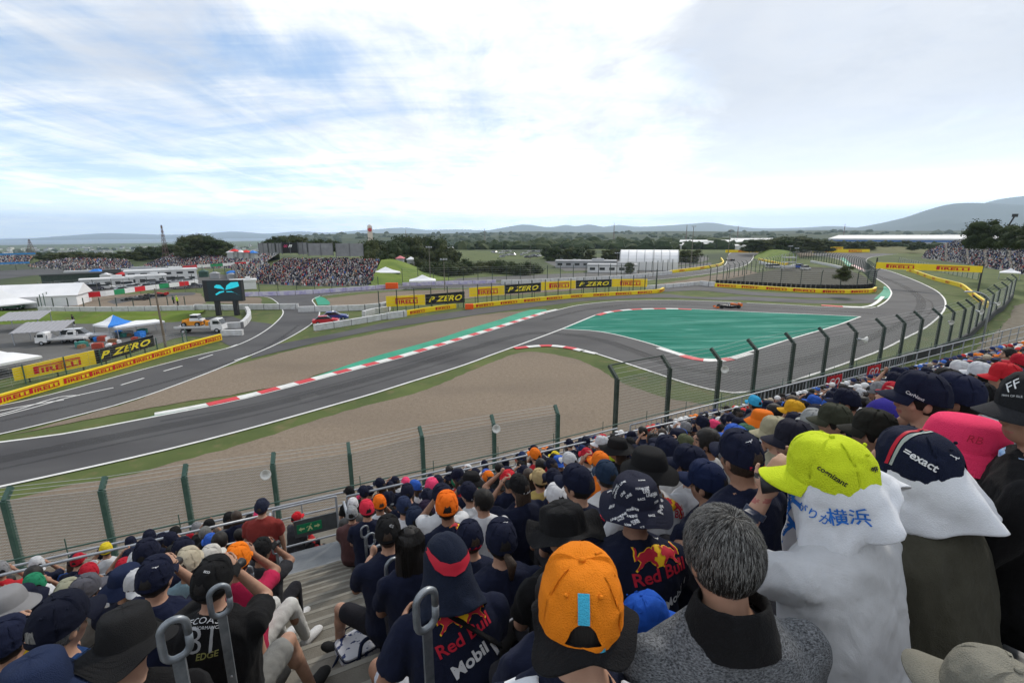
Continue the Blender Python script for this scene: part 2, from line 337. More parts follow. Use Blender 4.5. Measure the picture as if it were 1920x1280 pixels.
strip('edge_line',gp([(948,656),(1000,637),(1053,617),(1116,591)]),.3,.036,[WHITE],label='white line crossing between the two legs of the track')
for a,b_ in (((307,696),(342,686)),((227,722),(270,709)),((372,674),(399,665)),((467,667),(440,676)),((423,654),(445,646))):
    strip('lane_dash',[g(*a),g(*b_)],.22,.033,[WHITE],label=None)
for i,q in enumerate(([(-60,795),(60,765),(130,745),(213,727)],[(-60,790),(20,772),(110,745),(150,741)],[(-60,782),(60,759),(120,750)])):
    strip('lane_line',gp(q),.2,.033+.001*i,[WHITE],label=None)
def kerb(pix,w,label,off,seg=1.7,z=.04):
    k=strip('kerb',resample(gp(pix,8),.6 if seg>1 else .4),w,z,[RED,WHITE],off=off,h=.04,seg=seg,label=label); return k
kerb([(392,762),(480,742),(640,700),(765,667),(880,632),(920,620),(1026,586)],.95,'red and white kerb beside the long green strip',.5,1.9)
kerb([(962,652),(1002,648),(1032,647),(1070,651),(1097,657)],.9,'red and white kerb at the near apex of the chicane',-.45)
kerb([(1116,591),(1140,584.5),(1191,579.5),(1259,578.5),(1300,580)],1.0,'red and white kerb along the top of the green island',-.5,2.4)
kerb([(1285,666),(1313,672.5),(1340,674),(1365,671)],1.1,'red and white kerb at the lower apex of the green island',-.55,1.8)
kerb([(1540,574),(1590,577),(1625,578)],1.4,'red and white kerb at the exit of the right hand bend',1.2,3.5)
kerb([(1596,497),(1610,504),(1619,509)],1.6,'short red and white kerb at the upper bend',.6,4)
for q,o_ in (([(290,780),(340,771),(396,760)],.45),([(1097,658),(1120,663)],-.2),([(1240,652),(1285,666)],-.5),([(1365,671),(1400,661)],-.6),([(1625,578),(1645,575),(1660,566),(1668,557)],1.2),([(1022,587),(1050,581)],.7)):
    strip('kerb',gp(q),.7,.04,[WHITE],off=o_,h=.03,label=None)
# lower left yard
sheet('yard',gp([(-300,640),(-100,600),(40,590),(130,598),(230,600),(330,598),(400,600),(425,618),(440,640),(350,630),(260,655),(150,672),(60,695),(0,712),(-300,770)],3),.006,ASPH2,'grey asphalt service yard on the left')
sheet('yard',gp([(445,655),(415,640),(360,600),(425,592),(456,600),(520,610),(500,625),(470,640)],3),.007,ASPH,'asphalt apron beside the recovery truck')
sheet('yard',gp([(0,552),(120,540),(260,525),(380,515),(430,520),(440,530),(380,540),(200,548),(130,560),(60,575),(0,585)],3),.007,ASPH2,'grey paddock ground beyond the tents')
sheet('yard',gp([(740,535),(760,528),(980,516),(1180,508),(1240,505),(1330,492),(1325,500),(1250,510),(1100,520),(900,528)],3),.005,ASPH2,'perimeter road beyond the back straight')
sheet('yard',gp([(1020,490),(1100,484),(1190,480),(1290,478),(1330,484),(1290,496),(1180,505),(1060,508)],3),.004,ASPH2,'car park in front of the arched hall')

sheet('dirt_path',gp([(1640,745),(1700,715),(1760,690),(1800,668),(1835,648),(1870,622),(1895,592),(1912,570),(2000,560),(2100,640),(2000,740),(1800,800)],4),.009,mat('dirt',(.10,.085,.06),rough=1,c2=(.17,.15,.115),scale=.7,bump=1,bscale=5,detail=10),'brown dirt path between the right fence and the stand')
sheet('dirt_path',gp([(1240,860),(1330,800),(1400,770),(1480,750),(1560,725),(1640,700),(1660,740),(1500,800),(1350,900)],4),.0095,mat('dirt',(.1,.1,.1)),'worn ground at the foot of the stand')

sheet('inner_track',gp([(-60,512),(30,506),(110,503),(160,507),(110,512),(30,520),(-60,532)],4),.012,ASPH,'strip of track below the far left stand')
sheet('gravel_trap',gp([(250,519),(340,514),(440,516),(440,526),(360,528),(270,527)],3),.0085,ASPH2,'pale paddock apron below the far stands')

RUB=mat('tyre_rubber_marks',(.030,.030,.032),rough=.8,c2=(.045,.044,.046),scale=.5,alpha=.26)
for q,w_,lb in (([(-300,925),(0,862),(250,812),(480,765),(700,708),(880,655),(1000,625),(1100,632),(1180,655),(1280,690),(1400,700),(1530,668),(1640,630),(1715,590),(1725,560),(1690,535),(1640,515)],1.5,'broad darker racing line rubbered into the asphalt'),
  ([(0,880),(250,826),(480,778),(700,720),(860,672)],.35,'single dark tyre mark on the near leg'),([(300,790),(480,757),(700,700),(850,655)],.35,'dark tyre mark beside the kerb'),
  ([(1020,600),(1100,581),(1200,570),(1400,575),(1560,583),(1660,590)],.9,'dark rubbered line along the upper leg'),([(1150,640),(1250,675),(1330,692),(1420,688)],.3,'curved skid mark in the lower bend'),([(1420,705),(1530,678),(1620,645),(1690,605)],.3,'skid mark sweeping round the right bend'),([(1660,545),(1735,560),(1745,585),(1700,615)],.3,'skid mark at the outside of the right bend'),
  ([(0,790),(200,745),(400,690),(500,650),(560,610)],.5,'faint tyre mark on the access track')):
    strip('tyre_mark',gp(q,8),w_,.031,[RUB],label=lb)
PATCH=mat('asphalt_patch',(.085,.084,.084),rough=.9,c2=(.10,.10,.10),scale=.6)
for q,lb in (([(560,744),(590,737),(600,743),(566,751)],'paler repair patch in the near asphalt'),([(1440,690),(1480,680),(1492,684),(1450,695)],'paler repair patch in the lower bend')): sheet('asphalt_patch',[g(x,y) for x,y in q],.0225,PATCH,lb)
# ---------------------------------------------------------------- shared materials
YEL=mat('board_yellow',(.80,.58,.012),rough=.55,var=.05,scale=.6)
BLK=mat('board_black',(.008,.009,.011),rough=.5,var=.2)
TRED=mat('letter_red',(.50,.012,.018),rough=.6,var=.06)
TYEL=mat('letter_yellow',(.85,.70,.02),rough=.6,var=.05)
TWHT=mat('letter_white',(.72,.72,.72),rough=.7,var=.05)
WALLW=mat('barrier_white',(.60,.61,.62),rough=.7,c2=(.44,.44,.43),scale=1.5,detail=8)
PSTG=mat('post_dark_green',(.022,.040,.032),rough=.55,c2=(.05,.065,.055),scale=3)
PSTL=mat('post_green',(.035,.085,.068),rough=.55,c2=(.065,.12,.10),scale=3)
GALV=mat('galvanised_steel',(.28,.30,.33),rough=.45,c2=(.40,.42,.45),scale=8,metal=.35)
WIRE=mat('fence_wire',(.34,.35,.34),rough=.6)
CONC=mat('concrete',(.115,.105,.087),rough=.95,c2=(.185,.172,.145),scale=2.5,bump=.5,bscale=90,detail=9)
STANDC=mat('stand_concrete',(.15,.15,.15),rough=.95,c2=(.21,.21,.205),scale=.5)
BWH=mat('building_white',(.55,.56,.57),rough=.7,c2=(.66,.66,.65),scale=.15)
BGR=mat('building_grey',(.30,.31,.33),rough=.7,c2=(.38,.39,.40),scale=.2)
TENT=mat('tent_white',(.66,.67,.69),rough=.6,c2=(.78,.78,.79),scale=.3)
DGLASS=mat('dark_glass',(.02,.025,.03),rough=.15,spec=.6)
DARKM=mat('dark_metal',(.02,.021,.023),rough=.5)
TYRE=mat('tyre_rubber',(.012,.012,.012),rough=.85,scale=20)
BLUE=mat('blue_fabric',(.03,.20,.62),rough=.7)
CBLK=mat('car_body',(1,1,1),rough=.25,var=.03,objcol=True,spec=.6)
LEAF=mat('leaves',(.012,.024,.006),rough=.9,c2=(.045,.062,.014),scale=.35,detail=6)
LEAF2=mat('leaves_olive',(.026,.036,.010),rough=.9,c2=(.075,.085,.025),scale=.3,detail=6)
BARK=mat('bark',(.05,.038,.028),rough=.95)
NET=mat('chain_link',(.30,.31,.30),rough=.6)
def net_alpha(m,pitch=.11,w_=.155):
    n=m.node_tree.nodes; l=m.node_tree.links; t=n.new('ShaderNodeTexCoord'); s=n.new('ShaderNodeSeparateXYZ'); l.new(t.outputs['UV'],s.inputs[0])
    def mm(op,a,b_=None):
        q=n.new('ShaderNodeMath'); q.operation=op
        for i,x in enumerate((a,b_)):
            if x is None: continue
            if isinstance(x,float): q.inputs[i].default_value=x
            else: l.new(x,q.inputs[i])
        return q.outputs[0]
    r=[]
    for op in ('ADD','SUBTRACT'): f=mm('FRACT',mm('DIVIDE',mm(op,s.outputs[0],s.outputs[1]),pitch)); r.append(mm('LESS_THAN',f,w_))
    l.new(mm('MAXIMUM',r[0],r[1]),n['Principled BSDF'].inputs['Alpha'])
net_alpha(NET)
def hz(P,y):                                              # the height over ground point P at which it shows on image row y
    lo,hi=-60.,3000.
    for _ in range(45):
        m=(lo+hi)/2; q=proj((P.x,P.y,P.z+m))
        if q is not None and q[1]>y: lo=m
        else: hi=m
    return P.z+lo
TXT={}
def text_geo(s,bold=0.0,shear=0.0,space=1.0):
    k=(s,bold,shear,space)
    if k in TXT: return TXT[k]
    c=bpy.data.curves.new('t','FONT'); c.body=s; c.size=1; c.offset=bold; c.shear=shear; c.space_character=space; c.resolution_u=3; c.fill_mode='BOTH'
    o=bpy.data.objects.new('t',c); COL.objects.link(o); dg=bpy.context.evaluated_depsgraph_get(); dg.update()
    me=bpy.data.meshes.new_from_object(o.evaluated_get(dg)); bpy.data.objects.remove(o); bpy.data.curves.remove(c)
    bm=bmesh.new(); bm.from_mesh(me); bmesh.ops.triangulate(bm,faces=bm.faces)
    vs=[v.co.copy() for v in bm.verts]; fs=[tuple(v.index for v in f.verts) for f in bm.faces]; bm.free(); bpy.data.meshes.remove(me)
    x0=min(v.x for v in vs); x1=max(v.x for v in vs); y0=min(v.y for v in vs); y1=max(v.y for v in vs)
    vs=[((v.x-x0)/(x1-x0),(v.y-y0)/(y1-y0)) for v in vs]; TXT[k]=(vs,fs,(x1-x0)/(y1-y0)); return TXT[k]
def fit(vs,x0,x1,y0,y1): return [(x0+(x1-x0)*a,y0+(y1-y0)*b) for a,b in vs]
def long_p_logo():                                        # the tyre maker's word mark in a unit box: P with its bowl drawn out over the other letters
    vs,fs,_=text_geo('IRELLI',.035,0,1.05); V=fit(vs,.15,1,0,.66); Fc=list(fs)
    def q(a,b,c,d):
        k=len(V); V.extend([(a,b),(c,b),(c,d),(a,d)]); Fc.append((k,k+1,k+2,k+3))
    q(0,0,.105,1); q(.105,.86,.97,1); q(.105,.74,.97,.80); q(.97,.76,1.0,.97); q(.955,.80,.97,.86)
    return V,Fc
LOGO=long_p_logo()
def plate(b,V,Fc,o,ux,uy,nrm,off=.012,m=0,w=1,h=1):       # lay flat figures on a plane: origin, unit axes, normal
    b.add([o+ux*(x*w)+uy*(y*h)+nrm*off for x,y in V],Fc,m)
def lettering(parent,V,Fc,o,ux,uy,nrm,w,h,m,name='lettering',off=.015):
    b=MB(); plate(b,V,Fc,o,ux,uy,nrm,off,0,w,h); ob=b.build(name,m,parent); return ob
def toward(p,n):                                          # turn n to the viewer's side
    v=CP-p; v.z=0; return n if n.dot(v)>0 else -n
def path_wall(name,path,h,th,m,label,cat,group=None,z0=0.0,kind=None,cap=None,joint=None):
    b=MB(); rings=[]; base=path; n=len(base); kind_=[]
    if joint:
        q=resample(path,joint); path=[]
        for i,p in enumerate(q):
            d=(q[min(i+1,len(q)-1)]-q[max(i-1,0)]).normalized(); path+=[p-d*.05,p+d*.05] if i else [p]
        path.append(base[-1])
    n=len(path)
    for i,p in enumerate(path):
        d=path[min(i+1,n-1)]-path[max(i-1,0)]; d.z=0; d.normalize(); q=Vector((-d.y,d.x,0))*th/2
        z=p.z+z0; rings.append([Vector((p.x+q.x,p.y+q.y,z)),Vector((p.x-q.x,p.y-q.y,z)),Vector((p.x-q.x,p.y-q.y,z+h)),Vector((p.x+q.x,p.y+q.y,z+h))])
    b.loft(rings); e=empty(name,base[0],label,cat,group)
    if joint: b.m=[1 if (k//4)%2==1 and k<(n-2)*4 else 0 for k in range(len(b.m))]
    o=b.build('barrier',[m,mat('joint_grey',(.16,.16,.165),rough=.9)],None); o.parent=e; o.matrix_parent_inverse=Matrix.Translation(-e.location)
    return e
def adopt(o,e): o.parent=e; o.matrix_parent_inverse=Matrix.Translation(-e.location); return o
def ad_wall(pix,h,th,label,n,lw,frac=.62,group=None,back=0.0):
    path=gp(pix,8); e=path_wall('advertising_barrier',path,h,th,YEL,label,'barrier',group)
    L_=plen(path); rs=resample(path,.5)
    for k in range(n):
        s=L_*(k+.5)/n; i=min(int(s/.5),len(rs)-2); p=rs[i]; d=(rs[i+1]-rs[i]).normalized(); q=toward(p,Vector((-d.y,d.x,0))); ux=d if d.cross(Vector((0,0,1))).dot(q)>0 else -d
        b=MB(); V,Fc=LOGO; o=p-ux*lw/2+Vector((0,0,h*(1-frac)/2)); plate(b,V,Fc,o,ux,Vector((0,0,1)),q,th/2+.03,0,lw,h*frac)
        adopt(b.build('lettering',TRED),e)
    return e
# ---- yellow boards along the track
ad_wall([(-60,777),(0,758),(100,728),(200,699),(300,669),(360,652),(415,637)],.85,.3,'low yellow barrier with red lettering along the lower left track edge',11,2.6)
ad_wall([(761,591.5),(800,585),(854,577.5)],.85,.5,'short yellow barrier with red lettering left of the long one',2,3.4)
ad_wall([(884,578),(950,570.5),(1015,564),(1070,559),(1124,555.5),(1190,552),(1235,548.5),(1244,545)],.85,.5,'long yellow barrier with red lettering below the row of billboards',9,4.2)
ad_wall([(1340,537.5),(1400,541),(1512,548),(1575,550),(1619,549.5),(1636,548),(1641,545)],.95,.5,'yellow barrier with red lettering in front of the dark infield',7,4.6)
ad_wall([(1256,512),(1300,506.5),(1330,502),(1350,498),(1356,494),(1352,486)],1.0,.5,'yellow barrier with red lettering curving at the far end of the back straight',6,4.2)
ad_wall([(1700,508),(1715,512),(1751,525),(1785,534),(1802,539),(1822,555),(1838,567),(1852,577)],1.0,.4,'yellow barrier with red lettering outside the right hand bend',9,3.0)
ad_wall([(1422,487),(1450,493),(1470,497),(1478,494)],.9,.4,'yellow barrier curving by the far infield fence',3,4)
for a,b_,y0,y1,lb in (((1360,473.5),(1430,473.5),2,0,'far yellow board at the crest of the back straight'),((1523,473.5),(1630,474),3.4,0,'far yellow board behind the upper bend'),((1556,472),(1580,472),6,2,'small high yellow board above the upper bend')):
    A=g(*a); B=g(*b_); ux=(B-A).normalized(); q=toward(A,Vector((-ux.y,ux.x,0))); k=900/((A-CP).dot(CAMM@Vector((0,0,-1)))); h=(y0-y1)/k+1.2; z0=y1/k
    e=empty('advertising_board',A,lb,'billboard'); bb=MB(); c=(A+B)/2; bb.box((c.x,c.y,z0+h/2),((B-A).length,.2,h),math.atan2(ux.y,ux.x)); adopt(bb.build('board',YEL),e)
    w_=(B-A).length; n=max(1,int(w_/16))
    for i in range(n):
        lb_=MB(); V,Fc=LOGO; plate(lb_,V,Fc,A+ux*(w_*(i+.5)/n-min(8,w_/n*.7)/2)+Vector((0,0,z0+h*.2)),ux if ux.cross(Vector((0,0,1))).dot(q)>0 else -ux,Vector((0,0,1)),q,.13,0,min(8,w_/n*.7),h*.6); adopt(lb_.build('lettering',TRED),e)
# ---- billboards
def billboard(kind,A,B,ya,yb,label,posts=True,group=None,n=1):
    # A,B ground points at its two ends; ya,yb=(top,bottom) image rows there
    za=(hz(A,ya[0]),hz(A,ya[1])); zb=(hz(B,yb[0]),hz(B,yb[1])); ux=(B-A); ux.z=0; W=ux.length; ux.normalize(); q=toward(A,Vector((-ux.y,ux.x,0)))
    e=empty('billboard',A,label,'billboard',group); b=MB()
    top0=Vector((A.x,A.y,za[0])); bot0=Vector((A.x,A.y,za[1])); top1=Vector((B.x,B.y,zb[0])); bot1=Vector((B.x,B.y,zb[1])); t=q*.08
    b.loft([[bot0+t,bot0-t,top0-t,top0+t],[bot1+t,bot1-t,top1-t,top1+t]]); adopt(b.build('board',YEL if kind=='y' else BLK),e)
    def place(V,Fc,u0,u1,v0,v1,m):
        bb=MB(); vs=[]
        for x,y in V:
            u=u0+(u1-u0)*x; v=v0+(v1-v0)*y; lo=bot0.lerp(bot1,u); hi=top0.lerp(top1,u); vs.append(lo.lerp(hi,v)+q*.11)
        bb.add(vs,Fc); adopt(bb.build('lettering',m),e)
    for i in range(n):
        if kind=='y': place(*LOGO,(i+.18)/n+.04/n,(i+.80)/n,.2,.78,TRED)
        else:
            vs,fs,_=text_geo('P ZERO',.03,.35,1.1); place(vs,fs,.07,.93,.24,.76,TYEL)
    if posts:
        for k in range(3):
            pb=MB(); p=A.lerp(B,(k+.5)/3)-q*.15; z=bot0.z+(top0.z-bot0.z)*.9; pb.box((p.x,p.y,z/2),(.1,.1,z)); adopt(pb.build('support_post',PSTG),e)
    return e
billboard('y',g(30,722),g(182,690),(691,714),(656.5,682),'big yellow billboard with red lettering on the lower left fence')
billboard('k',g(182,690),g(292,663),(656.5,682),(628,648),'black billboard with yellow lettering on the lower left fence')
BL=[(725,590),(798,581.5),(872,574.5),(880,573.5),(946,566.5),(1014,560.5),(1079,555.5),(1146,551.5),(1213,548)]
BB=[('y',0,1,(555.5,575),(552,571.5),'leftmost yellow billboard of the row on the middle fence'),('k',1,2,(552,571.5),(546,567),'black billboard right beside the leftmost yellow one'),
 ('y',3,4,(539.5,556.5),(535.5,552.5),'yellow billboard in the middle of the row, just after the gap'),('k',4,5,(534.5,551.5),(529.5,547),'black billboard between the second and third yellow ones'),
 ('y',5,6,(528.5,544),(525.5,540.5),'third yellow billboard of the row, between two black ones'),('k',6,7,(525.5,540.5),(523.5,538),'black billboard next to the rightmost yellow one'),('y',7,8,(523,537.5),(523,537.5),'rightmost yellow billboard of the row on the middle fence')]
for k,i,j,ya,yb,lb in BB:
    A=g(*BL[i]); B=g(*BL[j]); billboard(k,A+(B-A)*.01,B-(B-A)*.01,ya,yb,lb)
A=g(1637,536); B=g(1832,553)
billboard('y',A,B,(491.5,503.5),(499,511),'long yellow gantry board spanning the track at the right hand bend',posts=False,n=2)
for P,zt,lb in ((A,7.5,'dark post carrying the left end of the yellow gantry board'),(B,7,'dark post carrying the right end of the yellow gantry board')):
    b=MB(); P=P-(CP-P).normalized()*0.5; b.tube([(P.x,P.y,0),(P.x,P.y,zt)],.18); b.box((P.x,P.y,.15),(.7,.7,.3)); tag(b.build('gantry_post',DARKM),lb,'post')
# ---- white walls
WW=[([(440,580),(500,580),(560,579)],1.05,'white tyre wall left of the track opening'),([(560,585),(630,583),(700,580),(727,575)],1.05,'white tyre wall right of the track opening'),
 ([(590,620),(660,609),(727,597)],.95,'white concrete wall in front of the two parked cars'),([(727,598),(745,596),(761,593)],1.1,'wrapped white barrier end beside the short yellow boards'),
 ([(727,576),(728,584),(690,590),(682,594)],1.0,'white wall piece at the end of the middle fence'),([(416,629),(456,628)],.8,'low white block by the lower left track edge'),
 ([(418,616),(450,615),(462,606),(468,597),(467,590),(463,583)],.9,'white wall curving round the patch under the big screen'),
 ([(1213,542.5),(1260,539),(1311,534)],1.0,'white tyre wall beyond the end of the long yellow barrier'),([(1313,535),(1325,536.5),(1340,537.5)],1.3,'white wall left of the yellow infield barrier'),
 ([(75,583),(150,584),(250,583),(365,581)],.9,'long grey white wall under the left debris fence'),([(940,533),(1040,529.5),(1178,522),(1259,514)],1.2,'long white wall beyond the row of billboards'),
 ([(366,580),(440,581)],1.0,'white wall piece under the big screen'),([(1424,494),(1450,500),(1475,503),(1490,500)],1.1,'white wall by the far infield fence'),([(1520,492),(1560,500),(1590,508)],1.0,'white wall along the inner side of the upper bend')]
for p,h,lb in WW: path_wall('track_barrier',gp(p,5),h,.6,WALLW,lb,'barrier','white barriers round the circuit',joint=3.0)
PURP=mat('barrier_lilac',(.62,.60,.66),rough=.7,c2=(.36,.32,.55),scale=.9,detail=2)
for p,lb in (([(452,556),(520,554),(590,550.5),(660,545.5),(730,540)],'long white and lilac barrier in front of the big far crowd'),([(755,536.5),(830,534),(930,531)],'white and lilac barrier right of the small orange block')):
    path_wall('track_barrier',gp(p,5),1.0,.4,PURP,lb,'barrier',joint=4)
b=MB(); P=g(735,541); b.box((P.x,P.y,.75),(3.2,1,1.5),.1); b.box((P.x,P.y,1.53),(3.0,.8,.05),.1); tag(b.build('marshal_block',mat('orange_block',(.75,.10,.015))),'small orange block between the two lilac barriers','barrier')
b=MB(); P=g(880,579); b.box((P.x,P.y,.45),(1.6,1,.9),.1); b.box((P.x,P.y,.93),(1.4,.8,.05),.1); tag(b.build('marshal_block',mat('orange_block',(.75,.10,.015))),'orange block at the left end of the long yellow barrier','barrier')
# tricolour rails
TRI=[mat('tri_red',(.6,.02,.03)),mat('tri_white',(.75,.75,.75)),mat('tri_green',(.02,.25,.10)),mat('tri_white',(.75,.75,.75))]
for p,z,h,seg,lb in (([(147,567),(200,562),(260,553),(320,545),(376,538)],.9,1.1,3.2,'red white and green banner rail above the left debris fence'),([(344,508),(400,504),(470,499)],.9,1.2,6,'distant red white and green banner rail below the far stand')):
    path=resample(gp(p,6),1.0); b=MB(); d=0
    for i in range(len(path)-1):
        a,c=path[i],path[i+1]; k=int(d/seg)%4; d+=1; dd=(c-a).normalized(); q=Vector((-dd.y,dd.x,0))*.15
        b.loft([[a+q+Vector((0,0,z)),a-q+Vector((0,0,z)),a-q+Vector((0,0,z+h)),a+q+Vector((0,0,z+h))],[c+q+Vector((0,0,z)),c-q+Vector((0,0,z)),c-q+Vector((0,0,z+h)),c+q+Vector((0,0,z+h))]],k,cap=False)
    tag(b.build('banner_rail',TRI),lb,'barrier')
# ---- fences: posts as parts, wires as one part
def fence(posts,label,bent=True,pm=PSTG,r=.07,wires=12,wr=.006,lean=None,vstep=0,group=None,rail=False,name='catch_fence',tip=.95,net=False):
    e=empty(name,posts[0][0],label,'fence',group); c=sum((p for p,h in posts),Vector())/len(posts)
    tops=[]
    for i,(p,h) in enumerate(posts):
        a=posts[max(i-1,0)][0]; d=posts[min(i+1,len(posts)-1)][0]; d=(d-a); d.z=0; d.normalize(); q=Vector((-d.y,d.x,0)); q=(q if lean is None else (q if q.dot(lean)>0 else -q))
        b=MB(); rot=math.atan2(d.y,d.x); M=Matrix.Rotation(rot,3,'Z')
        top=Vector((p.x,p.y,p.z+h)); tp=top+q*(tip*.75)+Vector((0,0,tip*.62)) if bent else top
        def bar(a_,b_,rr):
            ax=(b_-a_).normalized(); s=d*rr*1.0; t=ax.cross(d).normalized()*rr*1.3
            b.loft([[a_+s+t,a_-s+t,a_-s-t,a_+s-t],[b_+s+t,b_-s+t,b_-s-t,b_+s-t]])
        bar(Vector((p.x,p.y,p.z-.1)),top,r)
        if bent: bar(top-Vector((0,0,.03)),tp,r*.85)
        adopt(b.build('post',pm),e); tops.append((top,tp))
    b=MB()
    for i in range(len(posts)-1):
        (p,h),(p2,h2)=posts[i],posts[i+1]; 
        for k in range(wires):
            f=(k+1)/wires; a=Vector((p.x,p.y,p.z+h*f)); c2=Vector((p2.x,p2.y,p2.z+h2*f)); b.tube([a,c2],wr,3,cap=False)
        if bent:
            for f in (.35,.7,1): b.tube([tops[i][0].lerp(tops[i][1],f),tops[i+1][0].lerp(tops[i+1][1],f)],wr,3,cap=False)
        if vstep:
            n=max(2,int((p2-p).length/vstep))
            for k in range(1,n):
                f=k/n; a=p.lerp(p2,f); hh=h+(h2-h)*f; b.tube([a,a+Vector((0,0,hh))],wr*.7,3,cap=False)
        if rail: b.tube([tops[i][1],tops[i+1][1]],.045,5)
    adopt(b.build('wire_mesh',WIRE),e)
    if net:
        vs=[];fs=[];uv=[];u=0
        for i in range(len(posts)):
            (p,h)=posts[i]; 
            if i: u+=(p-posts[i-1][0]).length
            vs+=[(p.x,p.y,p.z),(p.x,p.y,p.z+h)]; uv+=[(u,0),(u,h)]
            if i: k=2*i-2; fs.append((k,k+2,k+3,k+1))
        me=bpy.data.meshes.new('net'); me.from_pydata(vs,[],fs); l=me.uv_layers.new(); 
        for lp in me.loops: l.data[lp.index].uv=uv[lp.vertex_index]
        me.materials.append(NET); o=bpy.data.objects.new('chain_link',me); COL.objects.link(o); adopt(o,e)
    return e,tops
def byh(px,yb,h): # a post whose bend shows at (px,yb) and stands h high
    r=ray(px,yb); t=(h-ZC)/r.z; p=CP+r*t; return (Vector((p.x,p.y,0)),h)
UDIR=Vector((math.sin(R(-26)),math.cos(R(-26)),0)); VDIR=Vector((UDIR.y,-UDIR.x,0))
POSTL=[(-170,960,3.3),(8,938,3.4),(190,918,3.5),(345,893,3.5),(511,870,3.6),(655,850,3.7),(791,818,3.75),(926,795,3.8),(1046,776,3.9)]
pl=[byh(*p) for p in POSTL]
fe,tl=fence(pl,'green catch fence with thin wires in front of the left half of the stand',pm=PSTL,r=.095,wires=24,lean=UDIR,wr=.014,tip=.6,net=True)
POSTR=[(1157,710,4.3),(1256,690,4.4),(1350,675,4.5),(1419,656,4.5),(1489,643,4.6),(1552,632,4.6),(1606,622,4.6),(1659,613,4.6),(1697,605,4.6),(1730,598,4.6),(1765,592,4.6),(1789.5,585,4.6),(1810.5,579,4.6),(1826,573,4.6),(1839,565,4.5),(1850,558,4.4),(1864,551,4.4),(1875,542.5,4.4),(1889,537,4.4),(1898,528,4.4),(1906,521,4.3)]
pr=[byh(*p) for p in POSTR]
fe2,tr=fence(pr,'dark catch fence with bent posts curving round the right side of the stand',r=.11,net=True,wires=20,lean=-VDIR*.6+UDIR*.8,wr=.010,tip=1.2)
b=MB(); b.tube([tr[0][1],tr[1][1]],.05,6); adopt(b.build('top_rail',PSTG),fe2)
kerbw=[p for p,h in pr[3:]]; path_wall('track_barrier',kerbw,.9,.35,mat('dark_barrier',(.035,.036,.036),rough=.9),'low dark wall at the foot of the right catch fence','barrier')
# loudspeakers
def speaker(P,d,s,label):
    b=MB(); d=Vector(d).normalized(); a=d.cross(Vector((0,0,1))).normalized(); c=a.cross(d); pr_=[(0,.05),(.10,.055),(.22,.10),(.30,.20),(.32,.235),(.30,.225),(.2,.09),(.12,.03)]
    b.loft([[P+d*x*s+(a*math.cos(2*PI*k/16)+c*math.sin(2*PI*k/16))*r*s for k in range(16)] for x,r in pr_]); e=empty('loudspeaker',P,label,'loudspeaker','horn loudspeakers on the fences'); adopt(b.build('horn',mat('horn_white',(.6,.6,.57),rough=.5),smooth=True),e)
    b=MB(); b.tube([P-d*.12*s,P+d*.02*s],.07*s,10); b.tube([P-d*.05*s+Vector((0,0,-.1*s)),P-d*.2*s+Vector((0,0,.02))],.02*s,6); adopt(b.build('driver',GALV),e)
for px,py,i,dr,s,lb in ((498,890,4,(.55,-.95,.55),1.0,'round white horn loudspeaker on the fifth post from the left'),(930,804,7,(.1,-1,.45),1.0,'round white horn loudspeaker on the left catch fence near the ladder of stand rails')):
    P=pl[i][0]; d=(Vector((P.x,P.y,0))).length; r=ray(px,py); t=d/Vector((r.x,r.y,0)).length; speaker(CP+r*(t-.25),dr,s,lb)
for px,py,i,dr,s,lb in ((1357,692,2,(-.2,-.9,.2),1.25,'white horn loudspeaker on the third tall bent post'),(1613,636,5,(.9,-.25,-.1),1.5,'white horn loudspeaker between the sixth and seventh tall bent posts'),(1780,603,10,(-.2,-1,-.1),1.2,'small white horn loudspeaker on the dense part of the right fence'),(1833,583,12,(.2,-1,-.1),1.5,'white horn loudspeaker on the far right fence under the curved lamp'),(1866,568,15,(.2,-1,-.1),1.5,'white horn loudspeaker on the far right fence beyond the curved lamp')):
    P=pr[i][0]; d=(Vector((P.x,P.y,0))).length; r=ray(px,py); t=d/Vector((r.x,r.y,0)).length; speaker(CP+r*(t-.3),dr,s,lb)
def fence_px(pix,step,h,label,bent=False,**k):
    path=resample(gp(pix,6),step); return fence([(p,h) for p in path],label,bent=bent,name='debris_fence',**k)
TO=Vector((0,-1,0))
fence_px([(75,583),(150,583.5),(250,582.5),(366,580)],3.1,2.6,'left debris fence on the grass bank with dense dark posts',pm=PSTG,r=.055,wires=6,wr=.012)
fence_px([(-30,738),(30,723),(182,691),(292,664),(345,653),(352,640)],3.2,2.0,'green mesh fence carrying the two lower left billboards',pm=PSTL,r=.04,wires=8,wr=.01,vstep=.8)
fence_px([(712,592),(798,583),(872,576),(946,568),(1014,562),(1079,557),(1146,553),(1230,548)],3.4,4.4,'tall fence of thin posts behind the row of billboards',pm=PSTG,r=.06,wires=7,wr=.012)
fence_px([(452,554),(520,552),(590,548),(660,543),(725,538)],4.2,3.0,'debris fence in front of the big far crowd',pm=PSTG,r=.06,wires=6,wr=.014)
fence_px([(755,533),(850,530),(940,527),(1060,523),(1178,518),(1259,508),(1330,497)],4.5,4.5,'debris fence beyond the back straight',pm=PSTG,r=.07,wires=7,wr=.016)
fence_px([(1331,530),(1400,534),(1512,540),(1600,541),(1640,537)],4.6,4.2,'infield debris fence behind the yellow infield barrier',bent=True,lean=TO,pm=PSTG,r=.07,wires=8,wr=.016)
fence_px([(1640,536),(1630,524),(1616,510),(1590,501),(1550,492),(1501,484)],4.2,4.2,'infield debris fence along the inner side of the upper bend',bent=True,lean=Vector((1,.3,0)),pm=PSTG,r=.09,wires=9,wr=.018)
